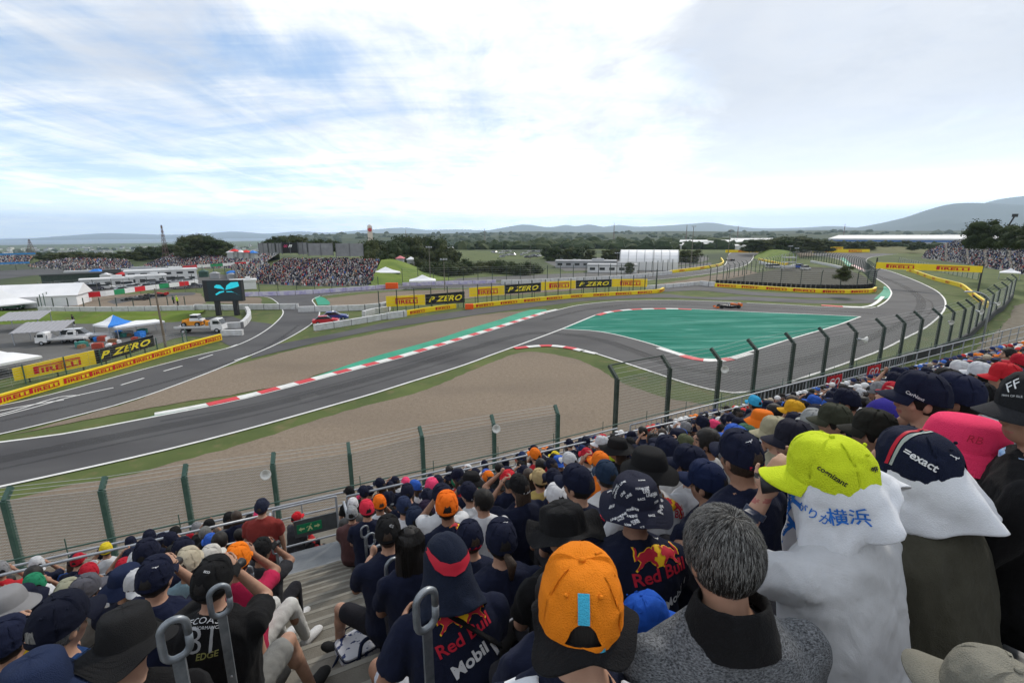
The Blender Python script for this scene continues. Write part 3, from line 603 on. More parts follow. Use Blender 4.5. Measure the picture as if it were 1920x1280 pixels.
fence_px([(1331,528),(1370,521),(1400,514),(1440,506),(1470,497),(1500,486)],5,4.2,'infield debris fence facing the back straight',bent=True,lean=Vector((-1,.3,0)),pm=PSTG,r=.07,wires=7,wr=.018)
fence_px([(1685,492),(1740,505),(1790,516),(1835,525)],4,2.4,'pale green mesh fence at the foot of the right hand crowd',pm=PSTL,r=.05,wires=14,wr=.02)
fence_px([(75,552),(115,551),(120,560),(75,583)],2.6,3.0,'dark green fence corner beside the white marquee',pm=PSTL,r=.05,wires=9,wr=.02)
# infield soil, tyre wall
soil=mat('dark_soil',(.030,.028,.022),rough=1,c2=(.065,.062,.04),scale=.6,bump=1,bscale=3)
sheet('infield_soil',gp([(1336,532),(1365,524),(1400,516),(1450,506),(1500,500),(1570,503),(1610,513),(1632,528),(1634,537),(1512,541),(1400,537)],4),.02,soil,'dark weedy soil inside the infield fences')
b=MB()
tp=resample(gp([(1345,533.5),(1400,536.5),(1512,542.5),(1600,543.5),(1634,541)],6),1.1)
e=empty('tyre_wall',tp[0],'dark stacked tyre wall behind the yellow infield barrier','barrier')
for p in tp: 
    for k in range(3): b.tube([(p.x,p.y,.05+k*.45),(p.x,p.y,.42+k*.45)],.5,8)
adopt(b.build('tyre_stack',TYRE),e)
# ---------------------------------------------------------------- raised banks
def bank(name,front,back,m,label,zb=None,dd=None,rows=5,bump=.3):
    # a slope from a front line on the ground to a back line: back pixels sit dd metres behind the front, their height read from the row
    fr=gp(front,6); n=len(fr); bx=crom([Vector((x,y,0)) for x,y in back],6); m_=len(bx); B=[]
    for i in range(n):
        f=i/(n-1)*(m_-1); a=bx[int(f)]; c=bx[min(int(f)+1,m_-1)]; q=a.lerp(c,f-int(f)); d=math.hypot(fr[i].x,fr[i].y)+dd
        P=col(q.x,d); P.z=hz(Vector((P.x,P.y,0)),q.y); B.append(P)
    b=MB(); rings=[]
    for k in range(rows+1):
        t=k/rows; rings.append([fr[i].lerp(B[i],t)+Vector((0,0,(noise.noise(Vector((fr[i].x*.1+k,fr[i].y*.1,k))))*bump*(0<k<rows))) for i in range(n)])
    foot=[Vector((p.x*1.12,p.y*1.12,-1.5)) for p in B]; rings.append(foot)
    b.loft(rings,cap=False,close=False)
    fl=[ tuple(reversed(f)) for f in b.f]; b.f=fl
    o=b.build(name,m,smooth=False); return o,fr,B
struct(bank('grass_bank',[(-60,612),(60,606),(160,607),(260,605),(335,603),(362,596)],[(-60,583),(75,583.5),(150,584),(250,583.5),(330,582),(364,581)],GRASS,'',dd=5)[0],'green bank in front of the left debris fence')
struct(bank('grass_bank',[(690,536),(740,533),(800,528),(860,524)],[(712,487),(735,486),(770,497),(815,517)],GRASS,'',dd=30)[0],'green slope right of the big far crowd')
struct(bank('grass_bank',[(1412,484),(1440,490),(1470,494),(1500,486)],[(1430,471),(1450,468),(1475,469),(1498,474)],GRASS,'',dd=45)[0],'green mound inside the far track')
struct(bank('grass_bank',[(1590,474),(1640,475),(1700,475),(1760,476)],[(1600,466),(1640,460.5),(1700,461),(1760,468)],mat('dry_grass',(.09,.10,.035),c2=(.14,.13,.06),scale=.2,rough=1),'',dd=60)[0],'low dry grass hill behind the upper bend')
# ---------------------------------------------------------------- far stands and their crowds
PC=[mat('crowd_%s'%n,c,rough=.9) for n,c in (('black',(.018,.018,.022)),('navy',(.02,.03,.09)),('white',(.62,.62,.62)),('grey',(.22,.22,.23)),('red',(.5,.03,.03)),('orange',(.7,.18,.02)),('skin',(.42,.26,.19)),('hair',(.015,.012,.01)),('blue',(.05,.15,.5)),('beige',(.4,.34,.26)))]
def crowd_on(fr,B,n,label,sc=1.0):
    b=MB(); m=len(fr)
    for _ in range(n):
        i=rnd.random()*(m-1.001); k=int(i); f=i-k; t=(int(rnd.random()*26)+.5)/26
        a=fr[k].lerp(fr[k+1],f); c=B[k].lerp(B[k+1],f); p=a.lerp(c,t)
        if p.z<-2: continue
        w=.46*sc*rnd.uniform(.8,1.1); h=.75*sc*rnd.uniform(.8,1.15); cm=rnd.choices(range(10),(16,9,5,6,1.5,.6,2,0,.8,1.5))[0]
        rz=rnd.random()*.6; b.box((p.x,p.y,p.z+h/2),(w,.35*sc,h),rz,cm,taper=.7)
        z=p.z+h+.1*sc; hm=rnd.choices((0,2,6,7,4,1),(2.2,1.5,2,6,.6,2))[0]; s=.15*sc
        vs=[(p.x+s,p.y,z),(p.x,p.y+s,z),(p.x-s,p.y,z),(p.x,p.y-s,z),(p.x,p.y,z+s*1.2),(p.x,p.y,z-s*1.2)]
        b.add(vs,[(0,1,4),(1,2,4),(2,3,4),(3,0,4),(1,0,5),(2,1,5),(3,2,5),(0,3,5)],hm)
    o=b.build('crowd',PC); tag(o,label,'crowd',kind='stuff'); return o
def far_stand(front,back,dd,n,label,clabel,sc=1.0):
    n=int(n*1.35); sc=sc*.85
    o,fr,B=bank('stand_terrace',front,back,STANDC,'',dd=dd,rows=13,bump=0)
    e=empty('grandstand',fr[0],label,'grandstand'); adopt(o,e); o['name']='terrace'
    # aisles
    for k in range(1,6):
        b=MB(); i=int(k/6*(len(fr)-1)); b.tube([fr[i]+Vector((0,0,.12)),B[i]+Vector((0,0,.12))],.55,4)
        adopt(b.build('aisle',CONC),e)
    crowd_on(fr,B,n,clabel,sc); return fr,B
far_stand([(448,530),(520,534),(610,537),(696,535)],[(530,486),(570,487),(640,486),(707,489)],27,2600,'big far grandstand on the hillside under the grey panels','dense seated crowd filling the hillside stand under the grey panels')
far_stand([(265,500),(340,503),(400,503),(480,503)],[(318,476),(370,474),(420,473),(520,474)],60,2100,'distant stand in front of the wooded knoll','distant packed crowd in front of the wooded knoll')
far_stand([(52,500),(120,506),(200,507),(252,503)],[(70,489),(125,485),(180,485.5),(232,488)],45,1300,'low distant stand left of the wooded knoll','distant crowd on the low stand left of the wooded knoll')
far_stand([(-90,497),(-40,497),(20,496),(52,495)],[(-90,480),(-40,480),(20,479),(52,481)],40,700,'far left stand edged with blue bands','distant crowd between the blue bands at the left edge')
far_stand([(1728,484),(1800,494),(1850,502),(1925,516),(2010,534)],[(1742,471),(1797,451),(1850,455),(1920,470),(2010,480)],45,2300,'sloping grandstand on the right behind the gantry board','dense crowd on the sloping right hand stand below the trees')
far_stand([(440,522),(448,530),(456,532),(470,532)],[(425,500),(435,497),(455,497),(500,494)],30,350,'small wing of seats left of the big far stand','crowd spilling onto the seats left of the big far stand')
for x0,x1,y0,y1,d,lb in ((-60,59,476.5,479.5,300,'upper blue band of the far left stand'),(-60,44,494,497,270,'lower blue band of the far left stand')):
    A=col(x0,d); B=col(x1,d); b=MB(); z1=hz(A,y0); z0=hz(A,y1); b.loft([[Vector((p.x,p.y,z0)),Vector((p.x*1.003,p.y*1.003,z0)),Vector((p.x*1.003,p.y*1.003,z1)),Vector((p.x,p.y,z1))] for p in (A,B)])
    c=(A+B)/2;  tag(b.build('fascia_band',mat('band_blue',(.04,.22,.5))),lb,'banner')
# grey panels on the hill
def slab_px(name,x0,x1,y0,y1,d,m,label,cat,th=.5,group=None,y0b=None,d2=None,build=True,foot=True):
    A=col(x0,d); B=col(x1,d2 or d); zt=hz(A,y0); zb=hz(A,y1); zt2=hz(B,y0b if y0b else y0); n=(B-A); n.z=0; n.normalize(); q=Vector((-n.y,n.x,0))*th
    b=MB(); b.loft([[Vector((A.x,A.y,zb)),Vector((A.x+q.x,A.y+q.y,zb)),Vector((A.x+q.x,A.y+q.y,zt)),Vector((A.x,A.y,zt))],[Vector((B.x,B.y,zb)),Vector((B.x+q.x,B.y+q.y,zb)),Vector((B.x+q.x,B.y+q.y,zt2)),Vector((B.x,B.y,zt2))]])
    e=empty(name,A,label,cat,group); adopt(b.build('panel',m),e)
    k=MB(); W=(B-A).length; cnt=max(2,int(W/4))
    for i in range(cnt+1):
        p=A.lerp(B,i/cnt)-q.normalized()*.08; zz=zt+(zt2-zt)*i/cnt; k.box((p.x,p.y,(zb+zz)/2),(.18,.12,zz-zb+.6),math.atan2(n.y,n.x))
    adopt(k.build('frame',mat('panel_frame',(.10,.105,.11))),e)
    return e,A,B,zb,zt
PAN=mat('panel_grey',(.17,.175,.185),rough=.8,c2=(.24,.245,.25),scale=.5)
for x0,x1,y0,y1,lb in ((482,499,456,475,'leftmost narrow grey panel on the hill'),(501,512.5,456,475,'second narrow grey panel on the hill'),(515,525,456,475,'third narrow grey panel, left of the dark screen'),(557,573,455,477,'grey panel right of the dark screen'),(575,622,456,479,'wide grey panel in the middle of the hilltop row'),(627,679,456.5,481,'widest grey panel at the right end of the hilltop row')):
    slab_px('screen_panel',x0,x1,y0,y1,172,PAN,lb,'panel',group='grey panels on the hill')
e,A,B,zb,zt=slab_px('dark_screen',526,556,455,475,171,BLK,'dark display screen with small pink and white marks among the grey panels','screen')
for f0,f1,mm in ((.12,.35,mat('mark_pink',(.5,.05,.15))),(.4,.66,TWHT)):
    b=MB(); a=A.lerp(B,f0); c=A.lerp(B,f1); n=toward(A,Vector((-(B-A).y,(B-A).x,0)).normalized()); v=text_geo('FI' if mm is TWHT else 'OO',.04,.4)
    plate(b,v[0],v[1],a+Vector((0,0,zb+(zt-zb)*.55)),(c-a).normalized(),Vector((0,0,1)),n,.3,0,(c-a).length,(zt-zb)*.25); adopt(b.build('lettering',mm),e)
slab_px('screen_panel',330,354,465,474,330,mat('panel_pale',(.36,.34,.32)),'small pale hut wall on top of the stand before the wooded knoll','panel')
# ---------------------------------------------------------------- trees
def crown_mesh(seed,w,h,nl,dens,core=True,m=LEAF):
    r=random.Random(seed); b=MB(); cl=[]
    for i in range(nl+7):
        a=r.random()*2*PI; t=r.random()**.6; z=r.uniform(.10,.95) if i<nl else r.uniform(.02,.22); rad=w*.46*t*math.sqrt(max(.3,1-((z-.5)/.62)**2)); cl.append((Vector((rad*math.cos(a),rad*math.sin(a),z*h)),r.uniform(.15,.26)*w))
    for c,rr in cl:
        if core: b.ell(c,(rr*.72,rr*.72,rr*.6),7,5)
        for k in range(dens):
            d=Vector((r.gauss(0,1),r.gauss(0,1),r.gauss(0,.8))).normalized(); p=c+d*rr*r.uniform(.72,1.12); s=w*r.uniform(.018,.04); n=(d+Vector((r.gauss(0,.5),r.gauss(0,.5),r.gauss(0,.5)))).normalized(); a=n.orthogonal().normalized(); q=n.cross(a)
            an=r.random()*PI; a,q=a*math.cos(an)+q*math.sin(an),-a*math.sin(an)+q*math.cos(an)
            b.add([p+a*s,p+q*s*.7,p-a*s,p-q*s*.7],[(0,1,2,3)])
    me=b.build('crown',m); return me
def trunk_mesh(h):
    b=MB(); b.tube([(0,0,-.04),(.02,0,h*.25),(-.03,.02,h*.5),(0,0,h*.75)],[.045*h,.032*h,.022*h,.012*h],7)
    for k in range(4):
        a=k*1.7; b.tube([(0,0,h*(.28+.08*k)),(math.cos(a)*h*.2,math.sin(a)*h*.2,h*(.5+.08*k))],[.016*h,.006*h],5)
    return b.build('trunk',BARK)
TREES=[]
for i in range(6):
    c=crown_mesh(i*3+1,1.0+.1*(i%3),1.0,13+i,90,m=LEAF if i%3 else LEAF2); t=trunk_mesh(.9); e=empty('broadleaf_tree' if i%3 else 'olive_tree',(0,-500,-50),'','tree'); c.parent=e; t.parent=e; index_kids(e); TREES.append(e)
USED=set()
def tree(px,yb,yt,d,label,group,wide=1.0,var=None,z=None):
    i=var if var is not None else rnd.randrange(6); P=col(px,d); P.z=terrain(P.x,P.y) if z is None else z
    top=hz(Vector((P.x,P.y,0)),yt); bot=hz(Vector((P.x,P.y,0)),yb) if yb else P.z
    P.z=bot; h=max(3,top-bot)
    o=copy_tree(TREES[i]); o.name='tree'; o.location=P; o.scale=(h*wide,h*wide,h); o.rotation_euler=(0,0,rnd.random()*6.3); o['label']=label; o['group']=group; return o
def grove(n,x0,x1,ybase,ytop,d0,d1,label,group,wide=1.0,prof=None,jit=3):
    for i in range(n):
        f=(i+.5)/n; px=x0+(x1-x0)*f+rnd.uniform(-1,1)*(x1-x0)/n*.4; k=rnd.random(); d=d0+(d1-d0)*k
        yt=prof(f) if prof else ytop; tree(px,ybase-(1-k)*0,yt+rnd.uniform(-jit,jit)+(1-k)*3,d,label,group,wide)
grove(13,330,420,480,450,280,330,'dark tree on the wooded knoll behind the distant stand','trees of the wooded knoll',1.15,lambda f:466-24*math.sin(PI*f)**.5)
grove(12,62,232,494,473,330,420,'low dark tree in the strip left of the wooded knoll','trees left of the wooded knoll',1.6,jit=1.5)
grove(10,205,330,486,470,340,400,'olive green tree between the knoll and the low stand','olive trees beside the knoll',1.5,lambda f:476-20*f,jit=2)
grove(12,490,630,470,447,200,235,'dark tree rising behind the grey hilltop panels','trees behind the grey panels',1.3,lambda f:451-9*math.sin(PI*min(1,f*1.5)),jit=2)
grove(16,690,860,512,452,215,270,'tall dark tree in the wood right of the grey panels','wood right of the grey panels',.85,lambda f:450+4*math.sin(9*f)+22*max(0,f-.75)/.25,jit=3)
grove(12,690,880,520,466,190,212,'leafy dark tree at the front edge of the wood','wood right of the grey panels',.8,lambda f:470+28*f,jit=4)
grove(17,790,1010,524,492,170,200,'bushy dark tree behind the back straight fence','bushes behind the back straight',1.3,lambda f:492+2*math.sin(8*f),jit=3)
grove(8,1025,1110,490,462,260,300,'round dark tree left of the car park','trees left of the car park',1.2,lambda f:465-4*math.sin(PI*f))
grove(7,1135,1185,486,467,270,300,'round dark tree behind the arched hall','trees behind the arched hall',1.3,jit=2)
grove(8,1240,1312,492,470,240,270,'olive tree right of the arched hall','trees right of the arched hall',1.3,jit=3)
grove(14,1395,1560,470,446,330,430,'dark tree behind the far infield','trees behind the far infield',1.7,lambda f:452-8*math.sin(PI*f),jit=2)
grove(10,1560,1740,468,452,420,520,'far bushy tree in front of the long white warehouse','trees before the long warehouse',1.5,jit=2)
for px,yt,d,wd in ((1846,416,190,1.1),(1826,428,200,.8),(1872,428,185,1.0),(1893,424,180,1.0),(1912,427,175,1.1),(1935,422,170,1.2)): tree(px,462,yt,d,'large dense tree above the right hand crowd','trees above the right hand crowd',wd*1.05,var=1+rnd.randrange(2))
tree(1593,524,499,132,'single bright bush in the infield soil','infield bushes',1.35,var=3)
tree(1183,510,493,178,'small tree beside the low white office','office trees',1.2,var=1)
for e in TREES:
    for c in KIDS[e.name]: bpy.data.objects.remove(c)
    bpy.data.objects.remove(e)
RIDGES=[]
# far woods as masses
def ridge_z(px,d):
    z=-99
    for dd_,pf,_ in RIDGES:
        if dd_*.62<d<=dd_ and pf[0][0]<px<pf[-1][0]:
            for (xa,ya),(xb,yb) in zip(pf,pf[1:]):
                if xa<=px<=xb: y=ya+(yb-ya)*(px-xa)/(xb-xa)
            T=col(px,dd_); z=max(z,-45+(hz(Vector((T.x,T.y,0)),y)+45)*((d/dd_-.62)/.38)**1.1-7)
    return z
def wood(n,spans,label,s0=9,s1=15):
    b=MB(); r=random.Random(len(label))
    for i in range(n):
        x0,x1,d0,d1=r.choice(spans); px=r.uniform(x0,x1); d=d0*(d1/d0)**r.random(); P=col(px,d); s=r.uniform(s0,s1)*(.7+.5*d/2500)
        if noise.noise(Vector((P.x/260,P.y/260,1)))<-.12: continue
        z=max(terrain(P.x,P.y),ridge_z(px,d)); b.ell((P.x,P.y,z+s*.35),(s*r.uniform(.7,1.3),s*r.uniform(.7,1.3),s*r.uniform(.5,.8)),7,5,m=int(r.random()<.35))
    bm=bmesh.new()
    o=b.build('distant_wood',[mat('far_leaves',(.018,.032,.012),rough=1,c2=(.04,.058,.02),scale=.05),mat('far_leaves_light',(.035,.05,.018),rough=1,c2=(.06,.075,.028),scale=.05)]); bm.free()
    me=o.data; me.vertices.foreach_get
    for v in me.vertices:
        v.co+=Vector((noise.noise(v.co/7),noise.noise(v.co/7+Vector((9,0,0))),noise.noise(v.co/5+Vector((0,9,0)))*1.2))*3.5
    tag(o,label,'woodland',kind='stuff')
for dd_,pf,lb in ((3000,[(520,443),(600,440),(700,437.5),(800,438),(900,436.5),(1000,434),(1100,436),(1250,433.5),(1400,434),(1550,432),(1700,433),(1850,432),(2050,432)],'low wooded hills behind the factories'),(1900,[(640,447),(760,444),(900,443),(1000,441),(1150,439.5),(1300,440),(1450,438),(1600,440),(1750,441),(2050,441)],'nearer wooded rise behind the far buildings')):
    RIDGES.append((dd_,pf,lb))
wood(4200,[(700,1980,1200,1900),(560,1980,1950,3000),(1000,1950,560,2600),(1000,1950,560,1200),(700,1400,900,2600),(560,1000,900,3000)],'distant dark woodland rolling along the horizon')
wood(900,[(1300,1950,480,800),(860,1300,480,700)],'nearer woodland behind the white factory sheds',6,10)
wood(500,[(-60,560,700,3000)],'scattered dark groves around the far left town',6,10)
# ---------------------------------------------------------------- mountains
def ridge(name,d,prof,label,m,z0=-45,rough=.05,ext=.35):
    b=MB(); n=len(prof); pts=[]; xs=crom([Vector((x,y,0)) for x,y in prof],10); rings=[]
    K=12
    for k in range(K+1):
        t=k/K; ring=[]; 
        for p in xs:
            P=col(p.x,d*(1-ext*(1-t))); T=col(p.x,d); zt=hz(Vector((T.x,T.y,0)),p.y); f=t**1.3
            nz=noise.fractal(Vector((P.x/d*14,P.y/d*14,5)),1,2,4)*rough*(zt-z0)*(1-t)*2.2
            P.z=z0+(zt-z0)*f+nz*(t>0); ring.append(P)
        rings.append(ring)
    rings.append([Vector((p.x*1.1,p.y*1.1,z0)) for p in rings[-1]])
    b.loft(rings,cap=False,close=False); b.f=[tuple(reversed(f)) for f in b.f]
    struct(b.build(name,m,smooth=True),label)
FH=mat('wooded_hill',(.016,.028,.012),rough=1,c2=(.05,.065,.022),scale=.02,detail=10)
MTN=mat('mountain_forest',(.010,.018,.016),rough=1,c2=(.022,.034,.026),scale=.0012,detail=8)
for dd_,pf,lb in RIDGES: ridge('wooded_hill',dd_,pf,lb,FH,rough=.03,ext=.38)
ridge('mountain',10000,[(1380,434),(1480,431),(1560,429),(1600,427),(1640,420),(1690,408),(1730,394),(1765,384),(1800,380.5),(1850,381.5),(1900,384),(1960,384),(2100,392),(2250,400)],'broad wooded mountain rising on the right',MTN,rough=.10)
ridge('mountain',14000,[(1780,400),(1850,376),(1900,368),(1950,362),(2100,362)],'higher pale peak behind the broad mountain at the right edge',MTN)
ridge('mountain',15000,[(880,436),(920,431),(960,424),(985,421),(1030,426),(1060,422),(1080,424),(1105,421),(1130,425),(1160,422),(1190,425),(1230,424),(1290,420),(1330,417.5),(1370,423),(1420,428),(1500,427),(1560,424),(1620,428)],'long bluish mountain range in the centre',MTN,rough=.12)
ridge('mountain',21000,[(-100,450),(0,449),(80,445),(150,440),(200,437),(250,438),(310,440),(380,438),(440,434),(500,438),(560,434),(620,436),(690,431),(760,427),(800,431),(860,430),(920,432),(980,428)],'faint blue mountain range across the bay on the left',MTN)
# ---------------------------------------------------------------- buildings and other far things
def house_px(name,px,d,wd,dp,h,label,cat='building',group=None,roof='flat',rz=None,wm_=None,rm=None,z=None,wins=0,wfl=1):
    P=col(px,d); P.z=terrain(P.x,P.y) if z is None else z
    e=empty(name,P,label,cat,group); a=rz if rz is not None else -math.atan2(P.x,P.y); e.rotation_euler=(0,0,a)
    b=MB(); b.box((0,0,h/2-.5),(wd,dp,h+1)); b.build('wall',wm_ or BWH,e)
    b=MB()
    if roof=='flat': b.box((0,0,h+.2),(wd+.6,dp+.6,.4)); b.box((wd*.2,0,h+.7),(wd*.2,dp*.4,.7))
    elif roof=='gable': b.loft([[Vector((x,-dp/2-.4,h)),Vector((x,dp/2+.4,h)),Vector((x,0,h+dp*.28))] for x in (-wd/2-.4,wd/2+.4)])
    elif roof=='arch': b.loft([[Vector((x,-dp/2*math.cos(t),h+math.sin(t)*dp*.32)) for t in [PI*k/10 for k in range(11)]] for x in (-wd/2-.2,wd/2+.2)])
    elif roof=='low': b.loft([[Vector((x,-dp/2-.4,h)),Vector((x,dp/2+.4,h)),Vector((x,dp/2+.4,h+.8)),Vector((x,0,h+dp*.07+.8)),Vector((x,-dp/2-.4,h+.8))] for x in (-wd/2-.4,wd/2+.4)])
    b.build('roof',rm or BGR,e)
    for fl in range(wfl):
        for k in range(wins):
            x=-wd/2+wd*(k+.5)/wins; b=MB(); z_=h*(fl+.55)/wfl; b.box((x,-dp/2-.04,z_),(wd/wins*.55,.08,h/wfl*.38)); b.build('window',DGLASS,e)
    return e
house_px('paddock_office',292,192,18.5,6,3.4,'long white two storey portable building in the paddock','building',wins=6,wfl=2,rm=BWH)
house_px('portable_cabin',185,180,11.5,5,2.2,'white portable cabin left of the long two storey one',wins=5,rm=BWH)
house_px('portable_cabin',262,181,9.2,5,2.5,'small white portable cabin in front of the two storey one',wins=4,rm=BWH)
e=house_px('arched_hall',1219,205,22,14,3.3,'white hall with a rounded ribbed roof beyond the car park','hall',roof='arch',rm=TENT)
for k in range(8):
    b=MB(); x=-11+22*k/7; b.tube([(x,-7.05*math.cos(PI*t/10),3.33+math.sin(PI*t/10)*14*.32) for t in range(11)],.12,5); b.build('roof_rib',BGR,e)
house_px('office',1150,188,18,8,2.6,'low white office in front of the arched hall','building',wins=5,rm=BGR)
house_px('office',1100,215,26,8,2.6,'low grey office left of the arched hall','building',wins=7,rm=BGR,wm_=BGR)
WH=[(1238,640,70,30,6,'white factory shed far behind the arched hall'),(1310,700,90,40,7,'long white factory shed right of centre on the horizon'),(1335,560,62,25,7,'white factory with a small blue doorway beyond the bend'),(1262,520,70,25,3.5,'low white factory roof left of the far sheds'),(1405,760,60,30,14,'pale blue grey factory block beyond the far infield'),(1370,500,30,14,3,'small white shed below the factory block'),(905,900,110,40,9,'far white warehouse left of centre'),(880,980,90,40,11,'pale warehouse behind the far left of centre one'),(945,800,50,25,5,'small white warehouse in the green fields'),(885,560,22,9,3,'low white hut beyond the bushes')]
r8=random.Random(8)
for k in range(26):
    px=(560+r8.random()*440) if k<14 else (1080+r8.random()*460); WH.append((px,r8.uniform(900,1900),r8.uniform(25,80),r8.uniform(15,30),r8.uniform(4,9),'low far building scattered among the woods on the plain'))
for px,d,wd,dp,h,lb in WH: house_px('warehouse',px,d,wd,dp,h,lb,'building',roof='low',rm=BWH,group='far white industrial buildings')
e=house_px('long_warehouse',1726,520,118,40,7.5,'very long white warehouse with a blue stripe below the mountain','building',roof='low',rm=BWH,rz=-.95,z=1.0)
b=MB(); b.box((0,-20.2,6.4),(118,.3,1.1)); b.build('stripe',mat('stripe_blue',(.03,.14,.42)),e)
# tower with round sign
P=col(694,560); P.z=terrain(P.x,P.y); zt=hz(P,425)-P.z; e=empty('sign_tower',P,'slender pale tower with a round red emblem on the horizon','tower'); e.rotation_euler=(0,0,-math.atan2(P.x,P.y))
b=MB(); b.box((0,0,zt/2),(5.2,4,zt)); b.ell((0,0,zt-.4),(2.6,2,2.6)); b.build('shaft',mat('tower_cream',(.55,.48,.42)),e)
b=MB(); b.tube([(0,-2.15,zt-3.4),(0,-2.35,zt-3.4)],2.1,20); b.build('emblem',mat('emblem_red',(.45,.06,.06)),e)
# masts
def mast(px,ytop,d,label,lat=True,w=1.2):
    P=col(px,d); P.z=terrain(P.x,P.y); h=hz(P,ytop)-P.z; b=MB()
    for sx,sy in ((1,1),(1,-1),(-1,1),(-1,-1)): b.tube([(P.x+sx*w*d/260,P.y+sy*w*d/260,P.z-1),(P.x+sx*w*.18,P.y+sy*w*.18,P.z+h)],.09*min(d,700)/260,4)
    for k in range(9):
        f=k/9; s=w*d/260*(1-f)+w*.18*f; z=P.z+h*f; z2=P.z+h*(f+1/9); s2=w*d/260*(1-f-1/9)+w*.18*(f+1/9)
        for a,c in (((1,1),(-1,1)),((-1,1),(-1,-1)),((-1,-1),(1,-1)),((1,-1),(1,1))): b.tube([(P.x+a[0]*s,P.y+a[1]*s,z),(P.x+c[0]*s2,P.y+c[1]*s2,z2)],.06*min(d,700)/260,3)
    tag(b.build('lattice_mast',mat('mast_brown',(.16,.10,.09))),label,'mast')
mast(305,422,330,'tall rusty lattice mast behind the wooded knoll',w=1.0); mast(52,449,560,'lattice mast in the far left town',w=1.2)
for px,yt,lb in ((1151,418,'tallest far power pylon on the central ridge'),(1287,420,'second far power pylon right of the tallest'),(1383,423,'far power pylon above the factory block'),(761,431,'faint far power pylon right of the emblem tower'),(909,428,'small far power pylon left of centre'),(1582,420,'far power pylon below the mountain foot')): mast(px,yt,1500,lb,w=.45)
# poles along the track
def pole(px,yb,yt,label,r=.11,lamps=False,tx=None,m=None,z=None):
    P=g(px,yb); h=hz(P,yt); T=Vector((P.x,P.y,h))
    if tx: r_=ray(tx,yt); k=math.hypot(P.x,P.y)/math.hypot(r_.x,r_.y); T=CP+r_*k
    e=empty('utility_pole',P,label,'pole'); b=MB(); b.tube([P,T],[r,r*.6],8); adopt(b.build('shaft',m or CONC),e)
    if lamps:
        b=MB(); b.box(T,(1.6,.1,.1)); adopt(b.build('crossarm',GALV),e)
        for k in (-1,0,1): b=MB(); b.box(T+Vector((k*.7,-.15,.15)),(.4,.3,.35)); adopt(b.build('floodlight',GALV),e)
    return e
pole(311,652,541,'tall leaning timber pole beside the black lower left billboard',.16,tx=290,m=mat('timber',(.16,.13,.10)))
pole(807,528,464,'concrete pole with lamps at the edge of the wood',.14,True); pole(834,545,487,'concrete pole with a cluster of floodlights behind the leftmost billboards',.12,True)
pole(994,520,464,'thin pole behind the middle billboards',.08); pole(1156,520,475,'pole with lamps in front of the low white office',.12,True); pole(1224,520,465,'slim pole before the arched hall',.09)
pole(1295,442+60,425,'tall floodlight mast before the far sheds',.2,True); pole(1364,490,432,'floodlight mast near the crest of the back straight',.18,True); pole(1230,544,505,'thick dark post at the end of the middle fence',.22,m=PSTG)
pole(1478,500,462,'floodlight cluster left of the infield fence corner',.14,True); pole(1490,498,466,'second floodlight cluster beside the infield fence corner',.14,True)
for px,yt,lb in ((85,528,'left lamp post beside the marquee'),(98,530,'middle lamp post beside the marquee'),(106,532,'right lamp post beside the marquee')): pole(px,568,yt,lb,.09)
# camera scaffold by the infield corner
P=g(1477,506); e=empty('scaffold_tower',P,'pale scaffold tower at the infield fence corner','scaffold')
for z in (1.2,3,4.8):
    b=MB(); b.box((P.x,P.y,P.z+z),(4.6,2.5,.3)); adopt(b.build('platform',BGR),e)
for sx in (-2.2,2.2):
    for sy in (-1.1,1.1): b=MB(); b.tube([(P.x+sx,P.y+sy,0),(P.x+sx,P.y+sy,6)],.08,6); adopt(b.build('leg',GALV),e)
# mast cluster on the right behind trees
for px,yt,lb in ((1888,404,'dark angled mast above the right hand trees'),(1917,398,'mast at the right edge above the trees')):
    P=col(px,210); P.z=0; h=hz(P,yt); z9=hz(P,458); b=MB(); b.tube([(P.x,P.y,z9),(P.x,P.y,h*.85),(P.x+1.2,P.y,h)],.22,6); b.box((P.x+1.2,P.y,h),(1.4,.5,.9)); tag(b.build('mast',DARKM),lb,'mast')
# curved street lamp at the right fence
P=g(1842,640); h=hz(P,556); b=MB(); pts=[Vector((P.x,P.y,0)),Vector((P.x,P.y,h*.8))]
T=CP+ray(1850,545)*((P-CP).dot(CAMM@Vector((0,0,-1)))/1.0)
q=-VDIR*.95+UDIR*.3
for k in range(1,7): a=k/6*PI/2; pts.append(Vector((P.x,P.y,h*.8))+Vector((0,0,1))*math.sin(a)*h*.32+q*(1-math.cos(a))*3.4)
e=empty('street_lamp',P,'pale curved lamp standard at the right hand fence','street lamp'); b.tube(pts,[.11]*2+[.09]*6,8); adopt(b.build('pole',GALV,smooth=True),e)
b=MB(); b.ell(pts[-1]+q*.4,(.5,.2,.12)); adopt(b.build('lamp_head',GALV,smooth=True),e)
